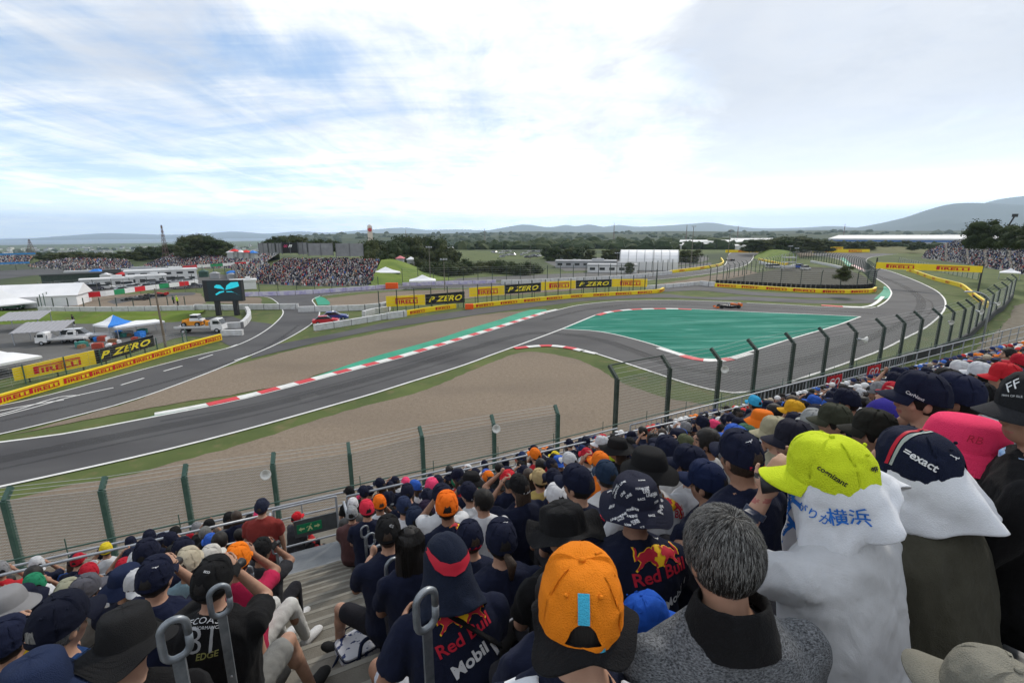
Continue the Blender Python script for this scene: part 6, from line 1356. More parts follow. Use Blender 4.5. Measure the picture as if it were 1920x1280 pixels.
for s in (-1,1):
    V=[(.20*s,0),(.15*s,.045),(.15*s,.018),(.09*s,.018),(.09*s,-.018),(.15*s,-.018),(.15*s,-.045)]; b=MB(); b.add([o_+ux*x+up*y for x,y in V],[tuple(range(7))]); adopt(b.build('arrow',SIGY),e)
b=MB(); b.tube([o_+ux*.0+up*.075,o_+ux*.0+up*.07],.001); 
for pp in ([(-.01,.03),(.02,.045),(.035,.0),(.06,-.05),(.04,-.06),(.01,-.02),(-.02,-.07),(-.045,-.07),(-.01,-.0)],[(.02,.055),(.04,.055),(.045,.075),(.025,.08)],[(-.055,.02),(-.02,.042),(-.02,.028),(-.055,.0)]): b.add([o_+ux*x+up*y-UDIR*.001 for x,y in pp],[tuple(range(len(pp)))])
adopt(b.build('running_figure',SIGY),e)
rail([st(6.9,-.62,tread(8)+.75),st(8.3,-.62,LZ+1.0),st(9.4,-.55,LZ+1.0)],.026,'stair_handrail','sloping handrail at the bottom left of the stairs',[st(6.9,-.62,tread(8)+.75),st(8.3,-.62,LZ+1.0)],.022,1.0)
rail([st(7.7,.76,LZ+1.0),st(9.2,.76,LZ+1.0)],.026,'stair_handrail','short handrail at the bottom right of the stairs',[st(7.7,.76,LZ+1.0),st(8.5,.76,LZ+1.0)],.022,1.0,[[st(7.7,.76,LZ+.5),st(9.2,.76,LZ+.5)]])
# red banners on the right front railing
for i,(px,py) in enumerate(((1562,722),(1636,704))):
    # where the railing plane is hit
    best=min(((abs(proj(st(uf(v/10),v/10,ZF-.4))[0]-px),v/10) for v in range(110,420)),key=lambda t:t[0])[1]
    e=empty('hanging_banner',st(uf(best),best,ZF-.4),'red banner with white lettering hanging on the front railing, '+('left one' if i==0 else 'right one'),'banner')
    b=MB(); c=st(uf(best)-.06,best,ZF-.40); b.box(c,(1.15,.02,.65),RZ); adopt(b.build('cloth',mat('banner_red',(.45,.012,.02))),e)
    b=MB(); V,Fc,_=text_geo('GO',.02,.2); plate(b,V,Fc,c-VDIR*.4-Vector((0,0,.2)),VDIR,Vector((0,0,1)),-UDIR,.016,0,.8,.4); adopt(b.build('lettering',PRW),e)
# grab handles beside the stairs
HND=mat('handle_steel',(.13,.15,.17),rough=.4,c2=(.26,.28,.30),scale=14,metal=.5)
def grab(px,py,d,label,w_=.10,hh=.16):
    T=at(px,py,d); e=empty('grab_handle',Vector((T.x,T.y,T.z-1.25)),label,'handle','grab handles along the stairs'); ax=(VDIR*.9+UDIR*.3).normalized(); pts=[]
    for k in range(25):
        a=2*PI*k/24; x=w_/2*math.cos(a); z=(hh/2-w_/2)*(1 if math.sin(a)>0 else -1)*(abs(math.sin(a))>1e-6)+w_/2*math.sin(a); pts.append(T+ax*x+Vector((0,0,z-hh/2)))
    b=MB(); b.tube(pts,.0135,8); adopt(b.build('loop',HND,smooth=True),e)
    b=MB(); c=T-Vector((0,0,hh)); b.loft([[c+ax*.019*sx+UDIR*.011*sy+Vector((0,0,z)) for sx,sy in ((1,1),(-1,1),(-1,-1),(1,-1))] for z in (.01,-1.0)]); adopt(b.build('stem',HND),e)
    b=MB(); b.ell(c-ax*0-UDIR*.012-Vector((0,0,.35)),(.007,.004,.007),8,5); adopt(b.build('bolt',GALV),e)
for px,py,d,lb in ((797,1108,1.72,'nearest grab handle right of the stairs, in front of the hooded towel'),(735,1048,3.3,'second grab handle right of the stairs'),(709,1023,4.4,'third grab handle right of the stairs'),(694,1000,5.4,'fourth grab handle right of the stairs'),(683,986,6.3,'fifth grab handle right of the stairs'),
    (322,1163,1.72,'nearest grab handle left of the stairs, beside the wide black hat'),(408,1099,2.3,'second grab handle left of the stairs, against the numbered black shirt'),(460,1063,4.4,'third grab handle left of the stairs'),(487,1042,5.5,'fourth grab handle left of the stairs'),(517,1018,6.6,'fifth grab handle left of the stairs')): grab(px,py,d,lb,w_=.082 if d<2.5 else .10)
# seats at the row ends
SEATM=mat('seat_grey',(.27,.28,.30),rough=.45,c2=(.34,.35,.37),scale=3)
b=MB(); rr=[]
for y_,z_ in ((.22,.40),(.24,.43),(.10,.415),(-.12,.41),(-.19,.45),(-.23,.62),(-.25,.74),(-.255,.76)): rr.append([Vector((x*(.205 if y_>-.2 else .20),y_+.02*abs(x)**2*(0)+(.03*x*x if y_<-.15 else 0),z_+.035*abs(x)**3)) for x in (-1,-.85,-.6,-.3,0,.3,.6,.85,1)])
b.loft(rr,cap=False,close=False); bb=len(b.v)
e=empty('stadium_seat',(0,-700,-50),'','seat'); o=b.build('shell',SEATM,e,smooth=True)
md=bmesh.new(); md.from_mesh(o.data); bmesh.ops.solidify(md,geom=md.faces[:],thickness=.012); md.to_mesh(o.data); md.free()
b=MB(); b.box((0,0,.2),(.08,.22,.40)); b.box((0,0,.39),(.3,.3,.03)); b.build('pedestal',GALV,e); index_kids(e); SEAT=e
def seat(u,v,k,label):
    o=copy_tree(SEAT); o.location=st(u,v,tread(k)); o.rotation_euler=(0,0,RZ); o['label']=label; o['group']='grey stadium seats'; return o
ORD=['first','second','third','fourth','fifth','sixth','seventh','eighth','ninth','tenth','eleventh','twelfth']
for k in range(1,NR+1):
    seat(TD*k-.06,A0-.28,k,'grey seat left of the stairs in the %s row down'%ORD[k-1]); seat(TD*k-.06,A1+.28,k,'grey seat right of the stairs in the %s row down'%ORD[k-1])
for v,lb in ((2.75,'grey plastic seat at the lower right edge beside the olive shirt'),(2.3,'grey plastic seat behind the olive shirt')): seat(.62,v,1,lb)

# cooler bag, leaflet, bottles on the stairs
BAGW=mat('bag_print',(.50,.51,.55),c2=(.02,.035,.12),scale=16,detail=3,rough=.6)
bn=BAGW.node_tree.nodes
for x in bn:
    if x.type=='MAP_RANGE': x.inputs[1].default_value=.56; x.inputs[2].default_value=.60
NVY=mat('bag_navy',(.014,.022,.06),rough=.8)
zs=lambda u: tread(0)-.21*int((u+.4)/.4)+0.0
bu,bv_=3.55,.34; bz=zs(bu)+.005
e=empty('cooler_bag',st(bu,bv_,bz),'white and navy patterned cooler bag with navy straps standing on the stairs','bag',rz=RZ+.25)
b=MB(); rr=[]
for z_,k in ((0,.94),(.02,1),(.14,1.02),(.26,1),(.285,.98),(.29,.90)): rr.append([Vector((.20*k*math.copysign(abs(math.cos(a))**.35,math.cos(a)),.14*k*math.copysign(abs(math.sin(a))**.35,math.sin(a)),z_)) for a in [2*PI*q/28 for q in range(28)]])
b.loft(rr); b.build('body',BAGW,e,smooth=True,auto=40)
for z_ in (.0,.262): b=MB(); b.loft([[Vector((.205*1.0*math.copysign(abs(math.cos(a))**.35,math.cos(a)),.145*math.copysign(abs(math.sin(a))**.35,math.sin(a)),z_+dz)) for a in [2*PI*q/28 for q in range(28)]] for dz in (0,.018)],cap=False); b.build('trim',NVY,e)
for s in (-1,1):
    b=MB(); pts=[Vector((-.10,s*.145,.02)),Vector((-.10,s*.15,.20)),Vector((-.09,s*.16,.30)),Vector((-.04,s*.11,.355)),Vector((.04,s*.10,.35)),Vector((.09,s*.15,.30)),Vector((.10,s*.15,.20)),Vector((.10,s*.145,.02))]; b.tube(crom(pts,5),.016,6,flat=(.25,1.1)); b.build('carry_strap',NVY,e,smooth=True)
b=MB(); pts=[Vector((-.20,0,.25)),Vector((-.28,-.04,.16)),Vector((-.30,-.12,.05)),Vector((-.22,-.20,.02)),Vector((-.08,-.20,.05)),Vector((.05,-.18,.12)),Vector((.19,-.1,.22))]; b.tube(crom(pts,6),.018,6,flat=(.25,1.1)); b.build('shoulder_strap',NVY,e,smooth=True)
lu,lv=6.15,-.30; e=empty('leaflet',st(lu,lv,zs(lu)+.006),'red and white printed leaflet lying on a step at the left of the stairs','leaflet',rz=RZ+.15)
b=MB(); b.box((0,0,.003),(.30,.19,.006)); b.build('sheet',mat('leaflet_red',(.55,.05,.02)),e); V,Fc,_=text_geo('FORMULA 1',.03,.2); b=MB(); plate(b,V,Fc,Vector((-.12,.03,.006)),Vector((1,0,0)),Vector((0,1,0)),Vector((0,0,1)),.002,0,.24,.05); b.build('lettering',PRW,e)
for u,v,c,lb in ((4.55,.66,(.25,.5,.08),'plastic bottle with a green cap beside the seats right of the stairs'),(3.1,.62,(.7,.7,.72),'clear plastic bottle beside the nearest grab handle')):
    e=empty('bottle',st(u,v,zs(u)),lb,'bottle'); b=MB(); b.loft([[Vector((r_*math.cos(a),r_*math.sin(a),z_)) for a in [2*PI*q/14 for q in range(14)]] for r_,z_ in ((.028,0),(.033,.01),(.033,.13),(.030,.15),(.014,.19),(.013,.205))]); b.build('body',mat('bottle_plastic',(.5,.53,.55),rough=.15,spec=.7,alpha=.55),e,smooth=True); b=MB(); b.tube([(0,0,.203),(0,0,.225)],.015,12); b.build('cap',CAPF,e).color=(*c,1)
# ---------------------------------------------------------------- people near the camera, placed one by one
HERO=[]
NV=(.010,.013,.032); BK=(.012,.012,.013); WT=(.58,.59,.62)
def azrot(az): return R(-az)              # a figure facing azimuth az (degrees right of the view)
def person(px,py,d,az,label,hz_az=None,sc=None,**k):
    py=py+k.pop('drop',0)
    # px,py,d: the head's centre and its depth
    P=at(px,py,d); u=P.dot(UDIR); v=P.dot(VDIR); lean=k.get('lean',.05); stand=k.get('stand',False)
    hh=1.215+(.40 if stand else 0); s=sc or 1.0; f=Vector((math.sin(R(az)),math.cos(R(az)),0)); base=Vector((P.x,P.y,P.z-hh*s))-f*(lean*1.5+.02)*s
    e=empty('person',base,label,'person',None,azrot(az),s); HERO.append((base.dot(UDIR),base.dot(VDIR)))
    kk=dict(k); kk['hyaw']=az-(hz_az if hz_az is not None else az)
    gear=kk.pop('gear',None); H,bo,sh,hands=figure(e,**kk); bpy.context.view_layer.update()
    return e,H,bo,sh,hands
def collar(e,H,z=1.06,lean=.05,c=(.35,.02,.04),r=.075,m=FABC,Z0=0):
    b=MB(); pts=[Vector((r*1.02*math.cos(a),lean+r*.95*math.sin(a)-.006,z+Z0-.014*math.sin(a))) for a in [2*PI*k/24 for k in range(25)]]; b.loft([[p+Vector((0,0,-.012)),p*1.0+Vector((0,0,.014)),p+(p-Vector((0,lean,p.z)))*-.06+Vector((0,0,.014)),p+(p-Vector((0,lean,p.z)))*-.06+Vector((0,0,-.012))] for p in pts],cap=False); o=b.build('collar',m,e,smooth=True); o.color=(*c,1)
def lanyard(e,H,c=(.35,.02,.04),lean=.05):
    b=MB(); pts=[Vector((.088*math.cos(a),lean+.010+.082*math.sin(a),1.045-.016*math.sin(a))) for a in [2*PI*k/24 for k in range(25)]]; b.tube(pts,.010,6,flat=(.5,1.3)); o=b.build('lanyard',CAPF,e,smooth=True); o.color=(*c,1)
FASTP=globals().get('FASTP',False)
BINO=((-.045,.235,1.20),(.045,.235,1.20)); 
def binos(e,H,c=BK,label=None):
    nm=e['label'].replace('person in ','').replace('man in ','').replace('person raising','one raising')
    b=MB()
    for s in (-1,1): b.tube([H@Vector((s*.032,.115,.006)),H@Vector((s*.034,.16,.006)),H@Vector((s*.036,.20,.006))],[.018,.02,.028],12)
    b.box(H@Vector((0,.15,.01)),(.04,.05,.02),rot=H.to_3x3()); o=b.build('binoculars',DARKM,None,smooth=True); M=world_of(e); o.matrix_world=M; w9=('black binoculars held by the one in '+nm).split(); tag(o,' '.join(w9[:16]),'binoculars','binoculars held in the crowd'); return o
# --- orange cap, centre foreground
e,H,bo,sh,hd=person(1088,1150,1.20,4,'person in a bright orange cap seen from behind, centre foreground',hz_az=5,hpitch=2,shirt=FABN,shirtc=NV,pants=FABC,voxel=.009,build=1.02,seed=1,lean=.09)
put_hair(e,H,nape=-.07); o,M=put_cap(e,H,(.78,.22,.012),bc=(.035,.037,.042),sc=(.04,.35,.52),k=1.16)
BV.clear()
b=MB(); pts=[]; 
for j in range(21): s=(j/20*2-1); a=PI/2+s*1.02; ey=.072*math.sqrt(max(0,1-s*s*.92)); x=.089*math.cos(a)*1.06; pts.append(Vector((x,.108*math.sin(a)-.006+ey,.035+.022*(math.sin(a)-1)+.022-.020*(x/.089)**2*1.1-.034)))
b.tube(pts,.0035,6); tr_=b.build('brim_edge',CAPF,o,smooth=True); tr_.color=(.05,.42,.62,1); 
b=MB(); b.loft([[Vector((x,-.1085+dy,z)) for x,dy in ((-.008,0),(.008,0),(.008,-.0025),(-.008,-.0025))] for z in (.012,.028)]); 
sp=None
tp_=[]
for i in range(9):
    el=(.66-.36*i/8)*PI/2; rr=math.cos(el)**.72; zz=math.sin(el)**.92; tp_.append(Vector((0,-.103*rr*1.02-.0115,.010+.118*zz-.022*(1-el/(PI/2)))))
b=MB(); b.loft([[p+Vector((sx*.0115,-.001*sy,0)) for sx,sy in ((-1,0),(1,0),(1,1),(-1,1))] for p in tp_[:8]]); tb=b.build('tab',CAPF,o); tb.color=(.06,.42,.62,1)
fl=drape('neck_flap',e,H,FABK,top=False,spread=2.4,rb=.138,zb=-.005,rt=.090,zt=.018,folds=3,amp=.018,seed=2,back=-.02,label='black sun flap hanging below the orange cap')
for s in (-1,1):
    tw=MB(); pth=[(.17,.90),(.15,1.02),(.09,1.085),(.02,1.105),(-.06,1.075),(-.11,1.00),(-.135,.88),(-.14,.72)]
    tw.loft([[Vector((s*x,yy+ex*(yy-.03)*.12,zz-(x-.10)*.45+dz)) for x,ex,dz in ((.10,0,.004),(.16,1,.006),(.24,1,.0),(.24,0,-.02),(.16,0,-.02),(.10,0,-.02))] for yy,zz in pth])
    me=fuse(tw,.008,4); crumple(me,.008,11,s+2); put(me,'towel',TOWW,e)
collar(e,H,1.075,.09,(.012,.014,.03)); BV.clear()
bpy.context.view_layer.update(); text_on(sh,1098,1252,4,'UNITED EXPERT',.10,PRW,.01,mx=.02)
# --- grey haired man
e,H,bo,sh,hd=person(1352,1042,1.26,-6,'grey haired man in a heather grey sweater with a black collar',hz_az=-14,hpitch=14,shirt=HEATH,long_sleeve=True,voxel=.009,build=1.08,seed=2,lean=.10,pose=((-.02,.36,.66),(.14,.34,.62)),crum=.006)
hs=put_hair(e,H,m=HAIRB,vol=.006,nape=-.085); strands(e,H,HAIRG,thin=True,n=6500,ln=.040,seed=3,whorl=(.01,-.055,.12),parent=hs); strands(e,H,HAIRB,n=9000,ln=.036,seed=4,whorl=(.01,-.055,.12),parent=hs)
b=MB(); b.loft([[Vector((r_*1.08*math.cos(a),.105+r_*math.sin(a),z+.066-.02*math.sin(a))) for a in [2*PI*k/28 for k in range(28)]] for r_,z in ((.118,.965),(.106,.995),(.094,1.035),(.084,1.07),(.077,1.075),(.073,1.04))],cap=False); o=b.build('collar',FABK,e,smooth=True); o.color=(*BK,1); o['label']='black stand-up collar'; crumple(o.data,.006,14,2); bpy.context.view_layer.update()
text_on(o,1412,1132,32,'Verha',.035,PRW,.01)
# --- lime cap, white towel, white shirt
e,H,bo,sh,hd=person(1562,908,1.52,-26,'person in a lime yellow cap over a printed white towel',hz_az=-58,hpitch=14,shirt=FABW,shirtc=WT,voxel=.009,build=1.0,seed=3,lean=.08,pose=((-.10,.30,1.10),(.10,.27,1.16)),palm=((.8,.1,-.3),(-.8,.1,-.3)),crum=.011,sleeve=.25,curl=.9,handf=((0,-.2,1.2),(0,-.2,1.2)))
put_hair(e,H); oc,M=put_cap(e,H,(.60,.72,.025),k=1.2,tilt=4)
tw=drape('towel',e,H,TOWW,top=False,spread=2.8,rb=.158,zb=-.160,rt=.106,zt=.045,folds=5,amp=.024,seed=1,back=-.01,edge=.13,label='white towel with blue brush lettering',backdrop=-.14)
lanyard(e,H,(.03,.04,.15),.08); binos(e,H); bpy.context.view_layer.update(); BV.clear()
W0,F0,E0=hd[0]
b=MB(); ax=(W0-E0).normalized(); c0=W0-ax*.05; b.tube([c0-ax*.012,c0+ax*.012],.036,16); q=Vector((-1,-.4,.1)).normalized(); b.box(c0+q*.038,(.034,.034,.040)); o=b.build('wristwatch',mat('watch_navy',(.02,.03,.06),rough=.4),e,smooth=False)
for tx_,px,py,an,w_ in (('横浜',1590,968,14,.105),('がりか',1525,962,-12,.10),('大',1478,985,-60,.12)): text_on(tw,px,py,an,tx_,w_,PRB,.012,mx=.015)
for pts in ([(-.01,.10),(.01,.10),(.035,-.10),(.02,-.11)],[(-.09,-.02),(-.07,-.01),(.05,.05),(.04,.07)],[(-.06,-.10),(-.04,-.12),(.02,.01),(.0,.02)]):
    sp=spot(tw,1480,930,-20)
    if sp: decal(tw,*sp,poly(pts),0,0,1,1,PRB)
text_on(oc,1560,893,-28,'cognizant',.085,PRK,.02); text_on(oc,1640,880,12,'opp',.032,PRK,.04); text_on([c for c in COL.objects if c.parent==oc and c.name.startswith('brim')][0],1476,848,-40,'LS',.025,PRB,.0,.3)
# --- navy cap with stripes, white towel, olive shirt
e,H,bo,sh,hd=person(1722,890,1.68,-24,'person in a red-striped navy cap, plain white towel and olive shirt',hz_az=-40,hpitch=12,shirt=FABO,voxel=.009,build=1.16,seed=4,lean=.08,pose=((-.10,.26,1.12),(.12,.3,.7)),palm=((.8,.1,-.3),(-.8,.1,-.3)),crum=.010,handf=((0,-.2,1.2),(0,0,0)))
put_hair(e,H); oc,M=put_cap(e,H,(.010,.014,.034),k=1.2,tilt=4)
tw=drape('towel',e,H,TOWW,top=False,spread=2.2,rb=.158,zb=-.125,rt=.106,zt=.045,folds=4,amp=.024,seed=4,back=-.04,edge=.05,label='plain white towel under the striped navy cap'); bpy.context.view_layer.update(); BV.clear()
text_on(oc,1726,862,-32,'=exact',.10,PRW,.02)
sp=spot(oc,1700,812,35)
if sp:
    decal(oc,*sp,poly([(-.085,-.012),(-.03,-.004),(.03,-.004),(.085,-.012),(.085,.0),(.03,.008),(-.03,.008),(-.085,.0)]),0,0,1,1,PRR); decal(oc,*sp,poly([(-.085,-.026),(-.03,-.018),(.03,-.018),(.085,-.026),(.085,-.016),(.03,-.008),(-.03,-.008),(-.085,-.016)]),0,0,1,1,mat('print_grey',(.32,.36,.34)))
CAT=[(0,.1),(.18,.25),(.42,.30),(.60,.52),(.72,.50),(.88,.66),(.93,.98),(1,.9),(.97,.6),(.86,.46),(.74,.34),(.80,.08),(.70,.0),(.66,.22),(.52,.28),(.40,.12),(.22,.14),(.05,.02)]
def cat_on(o,px,py,ang,w_,m=PRW):
    sp=spot(o,px,py,ang)
    if sp: decal(o,*sp,poly(CAT),-w_/2,-w_*.35,w_,w_*.7,m,off=.002)
br=[c for c in COL.objects if c.parent==oc and c.name.startswith('brim')][0]; cat_on(br,1640,817,-10,.036); cat_on(oc,1790,855,-50,.03)
# --- neon pink bucket hat
e,H,bo,sh,hd=person(1804,850,2.0,-24,'person in a neon pink bucket hat with a dark ponytail and navy jacket',hz_az=-30,hpitch=6,shirt=FABN,shirtc=NV,long_sleeve=True,voxel=.010,build=.98,seed=5)
put_hair(e,H,m=HAIRC); ht=put_hat(e,H,bucket(.108,.112,.058,.05,.004),CAPF,(.85,.045,.14),k=1.20,tilt=4); b=MB(); b.tube([H@Vector((0,-.09,-.03)),H@Vector((.02,-.12,-.12)),H@Vector((.02,-.12,-.24))],[.03,.045,.012],12); b.build('ponytail',HAIRC,e,smooth=True); BV.clear(); bpy.context.view_layer.update(); text_on(ht,1828,824,-12,'RB',.045,PRR,-.01,.2)
# --- man at the right edge in profile
e,H,bo,sh,hd=person(1945,778,1.72,-40,'man in profile in a black cap and glasses at the right edge, colourful neck strap',hz_az=-80,hpitch=2,shirt=FABK,shirtc=BK,skin=SKIND,long_sleeve=True,voxel=.008,build=1.15,seed=6)
put_hair(e,H,vol=.004); oc,M=put_cap(e,H,(.018,.019,.022),bc=(.025,.026,.03),k=1.14,tilt=-4); BV.clear(); bpy.context.view_layer.update(); text_on(oc,1900,722,-5,'FF',.05,PRW,.0,.3); text_on(oc,1898,742,-8,'MAN OF ISLE',.06,PRW,.0)
b=MB(); 
for s in (-1,1): b.tube([H@Vector((s*.012,.094,.012)),H@Vector((s*.034,.094,.026)),H@Vector((s*.058,.082,.012)),H@Vector((s*.034,.094,-.006)),H@Vector((s*.012,.094,.012))],.0022,6); b.tube([H@Vector((s*.058,.082,.014)),H@Vector((s*.083,.0,.012))],.002,6)
b.build('glasses',mat('glasses_red',(.25,.02,.02)),e)
b=MB(); pts=[Vector((.105*math.cos(a),.055+.10*math.sin(a),1.055-.02*math.sin(a))) for a in [2*PI*k/24 for k in range(25)]]; b.tube(pts,.024,8,flat=(.6,1.2)); 
o=b.build('neck_scarf',mat('scarf_pattern',(.45,.50,.60),c2=(.05,.20,.45),scale=26,detail=2),e,smooth=True); crumple(o.data,.006,30,1)
# --- two people with binoculars behind
e,H,bo,sh,hd=person(1795,752,2.55,-30,'person in a navy cap raising a watch hand to binoculars beside the pink hat',hz_az=-42,skin=SKIND,shirt=FABC,shirtc=NV,pose=((-.06,.23,1.16),(.06,.23,1.16)),palm=((1,0,0),(-1,0,0)),voxel=.010,seed=7,curl=1.0,handf=((0,-.4,1.2),(0,-.4,1.2)))
put_hair(e,H); put_cap(e,H,(.014,.018,.045),k=1.1); binos(e,H); W0,F0,E0=hd[1]; b=MB(); ax=(W0-E0).normalized(); b.tube([W0-ax*.06,W0-ax*.045],.036,14); b.build('wristwatch',GALV,e)
e,H,bo,sh,hd=person(1727,752,2.45,-35,'man in profile in sunglasses and a navy cap with white side lettering',hz_az=-68,shirt=FABC,shirtc=NV,voxel=.009,seed=8)
put_hair(e,H); oc,M=put_cap(e,H,NV,k=1.14); BV.clear(); bpy.context.view_layer.update(); text_on(oc,1716,742,-22,'CarNext',.08,PRW,.01)
b=MB(); [b.box(H@Vector((s*.034,.094,.010)),(.045,.012,.026),rot=H.to_3x3()) for s in (-1,1)]; b.tube([H@Vector((.06,.085,.014)),H@Vector((.083,0,.014))],.002); b.tube([H@Vector((-.06,.085,.014)),H@Vector((-.083,0,.014))],.002); b.build('sunglasses',DARKM,e)
# --- violet hood
e,H,bo,sh,hd=person(1655,782,3.5,-28,'person hidden under a violet blue towel draped over the head',shirt=FABC,shirtc=(.02,.02,.05),voxel=.012,seed=9)
put_hair(e,H); drape('towel',e,H,FABC,(.045,.035,.26),top=True,spread=2.5,rb=.20,zb=-.36,folds=4,amp=.02,seed=3)
SIMPLE=[ # px,py,depth,az,head az,cap colour,shirt colour,kind,label
(1388,842,2.42,-20,-20,NV,NV,'cap','heavy man in a navy cap with a white cat emblem and red strap'),
(1326,893,2.85,-26,-45,(.012,.02,.06),NV,'cap','person in a navy cap with white side lettering and a tiny flag'),
(1216,868,3.0,-20,-20,BK,WT,'bucket','person in a black bucket hat and a white printed shirt'),
(1190,930,2.3,-2,-8,(.016,.018,.035),NV,'pattern','person in a navy bucket hat covered in small white words, printed navy shirt'),
(1058,985,2.45,-20,-45,BK,BK,'floppy','person in a floppy black hat with a turned-up wide brim'),
(940,1003,2.95,-14,-14,NV,NV,'pony','woman with a ponytail and red neck strap in a navy cap'),
(838,942,4.1,-22,-10,(.85,.16,.012),NV,'cap','person in an orange-red cap and a printed navy shirt behind the hooded towel'),
(1084,897,3.25,-15,-50,NV,NV,'cap','man in a navy cap facing left above the floppy black hat'),
(728,990,3.7,-20,-12,BK,NV,'cap','person in a black cap with a curled emblem beside the stairs holding papers'),
(770,1020,3.2,-20,-5,BK,NV,'long','woman with long loose dark hair behind the hooded towel'),
(1641,797,2.75,-40,-62,(.022,.022,.018),(.03,.03,.03),'cap','person in a dark cap with sunglasses resting on the brim'),
(1566,780,3.5,-30,-70,(.045,.048,.032),(.5,.5,.5),'cap','person in an olive green cap, brim to the left'),
(1526,790,3.7,-10,0,(.30,.31,.31),(.4,.4,.4),'cap','person in a pale grey cap worn low'),
(1455,803,3.6,-30,-80,(.36,.33,.22),(.3,.28,.2),'cap','person in a beige cap with the brim pointing left'),
(1490,815,2.9,-28,-75,(.02,.02,.032),NV,'cap','person in a dark cap just above the lime cap'),
(1325,830,4.0,-20,-60,BK,(.5,.5,.5),'short','man with short black hair and no hat among the navy caps'),
(1252,838,4.0,-20,-30,NV,(.5,.5,.5),'cap','person in a dark navy cap behind the black bucket hat'),
(1295,860,3.2,-30,-60,NV,(.55,.55,.57),'cap','person in a navy cap and white shirt turning to the left'),
(1838,695,5.2,-20,-20,(.56,.57,.60),NV,'cap','person in a white cap in the upper right'),
(1800,690,6.0,-20,-20,(.55,.56,.58),(.2,.2,.2),'cap','person in a second white cap just left of the first'),
(1735,712,6.0,-30,-40,(.5,.02,.03),(.4,.02,.03),'cap','person in a red cap with a yellow crest'),
(1685,700,7.0,-30,-60,NV,NV,'cap','person in a dark cap lifting a hand to the brim'),
(1885,700,4.2,-30,-60,(.5,.02,.03),(.5,.5,.5),'cap','person in a red and white cap at the upper right edge'),
(1890,665,8.5,-20,-60,BK,(.1,.1,.1),'short','bareheaded man at the back of the upper right crowd'),
(1380,815,4.4,-20,-40,(.03,.10,.45),NV,'cap','person in a bright blue cap in the middle of the right crowd'),
(1400,812,5.0,-20,-40,(.05,.12,.07),NV,'cap','person in a green cap in the middle of the right crowd'),
(1490,765,5.6,-20,-50,(.62,.33,.02),(.1,.1,.1),'cap','person in a mustard yellow cap in the right crowd'),
(1415,752,8.0,-20,-20,(.04,.35,.6),(.1,.1,.1),'cap','person in a light blue cap in the right crowd'),
(1145,850,6.5,-20,-30,(.5,.65,.03),NV,'cap','person in a lime and black cap in the middle crowd'),
(1137,884,4.2,-20,-20,(.015,.03,.06),(.5,.5,.5),'cap','person in a dark teal cap and a white shirt'),
(1043,925,4.6,-20,-20,(.58,.58,.60),NV,'cap','person in a white cap in front of the floppy black hat'),
(905,940,4.6,-20,-60,BK,WT,'short','young man with black hair and a red neck strap'),
(882,1000,3.6,-15,-25,NV,NV,'cap','person in a navy cap left of the ponytail woman'),
(778,968,5.0,-15,-15,(.012,.02,.045),NV,'cap','person in a navy cap with a green triangle'),
(800,955,5.4,-15,-30,(.02,.012,.03),BK,'cap','person in a dark patterned cap behind the stairs crowd'),
(758,945,6.2,-15,-30,(.02,.03,.07),WT,'cap','person in a navy cap and white shirt near the front rail'),
(712,940,7.0,-15,-30,(.78,.16,.012),WT,'cap','person in an orange cap near the front rail'),
(688,950,6.5,-15,-30,(.6,.03,.06),NV,'cap','person in a red and black cap near the front rail'),
(1012,893,6.0,-15,-30,(.4,.3,.15),(.4,.3,.1),'cap','person in a tan cap beside the backpack'),
(955,895,6.2,-15,-30,(.5,.02,.03),NV,'cap','person in a red cap holding up a phone'),
(890,905,8.2,-15,-30,(.02,.20,.11),NV,'cap','person in a green cap near the front rail'),
(400,1078,2.62,-6,4,BK,BK,'cap','man in a black cap and a black shirt numbered 31 holding binoculars'),
(446,1042,3.85,-5,-10,(.85,.20,.012),(.42,.02,.07),'cap','person in an orange cap, magenta shirt and white trousers left of the stairs'),
(240,1190,2.0,-25,-25,(.016,.016,.017),BK,'wide','person in a wide brimmed black felt hat'),
(112,1155,2.15,-5,14,(.008,.010,.022),(.015,.045,.14),'cap','older man with grey temples in a dark cap and a blue shirt'),
(72,1286,1.75,-30,-30,(.016,.026,.065),NV,'wide','person in a big blue bucket hat in the bottom left corner'),
(238,1082,3.9,-15,5,(.012,.02,.055),NV,'bucket','person in a navy bucket hat left of the cat emblem cap'),
(292,1073,3.0,-12,-8,NV,(.012,.016,.04),'cap','man in a navy cap with white emblem, left of the numbered black shirt'),
(353,1048,4.1,-15,-10,(.45,.40,.30),(.2,.3,.35),'cap','person in a beige cap behind the numbered shirt'),
(394,1042,4.5,-15,5,(.52,.50,.46),(.1,.1,.1),'cap','person in an off white cap behind the black cap'),
(160,1100,3.9,-15,10,(.10,.10,.12),(.2,.2,.2),'cap','person in a charcoal cap on the left'),
(128,1106,4.3,-15,-15,(.30,.30,.22),(.3,.3,.3),'cap','person in a pale khaki cap on the left'),
(15,1128,3.3,-20,-20,(.24,.24,.25),(.65,.42,.03),'bucket','person in a light grey hat and a yellow shirt at the left edge'),
(14,1190,2.7,-20,-10,(.012,.016,.04),NV,'cap','person in a navy cap at the left edge'),
(490,1026,5.0,0,18,BK,(.03,.03,.035),'cap','person in a black cap and dark jacket beside the bottom of the stairs'),
(385,1000,8.0,-15,-20,(.25,.25,.25),BK,'short','grey haired person near the front rail on the left'),
(1212,1142,1.95,-40,-70,(.02,.10,.50),NV,'capback','child in a bright blue cap worn backwards beside the orange cap'),
]
TEAM={1388,1190,940,838,1084,1216,1322,882,728}
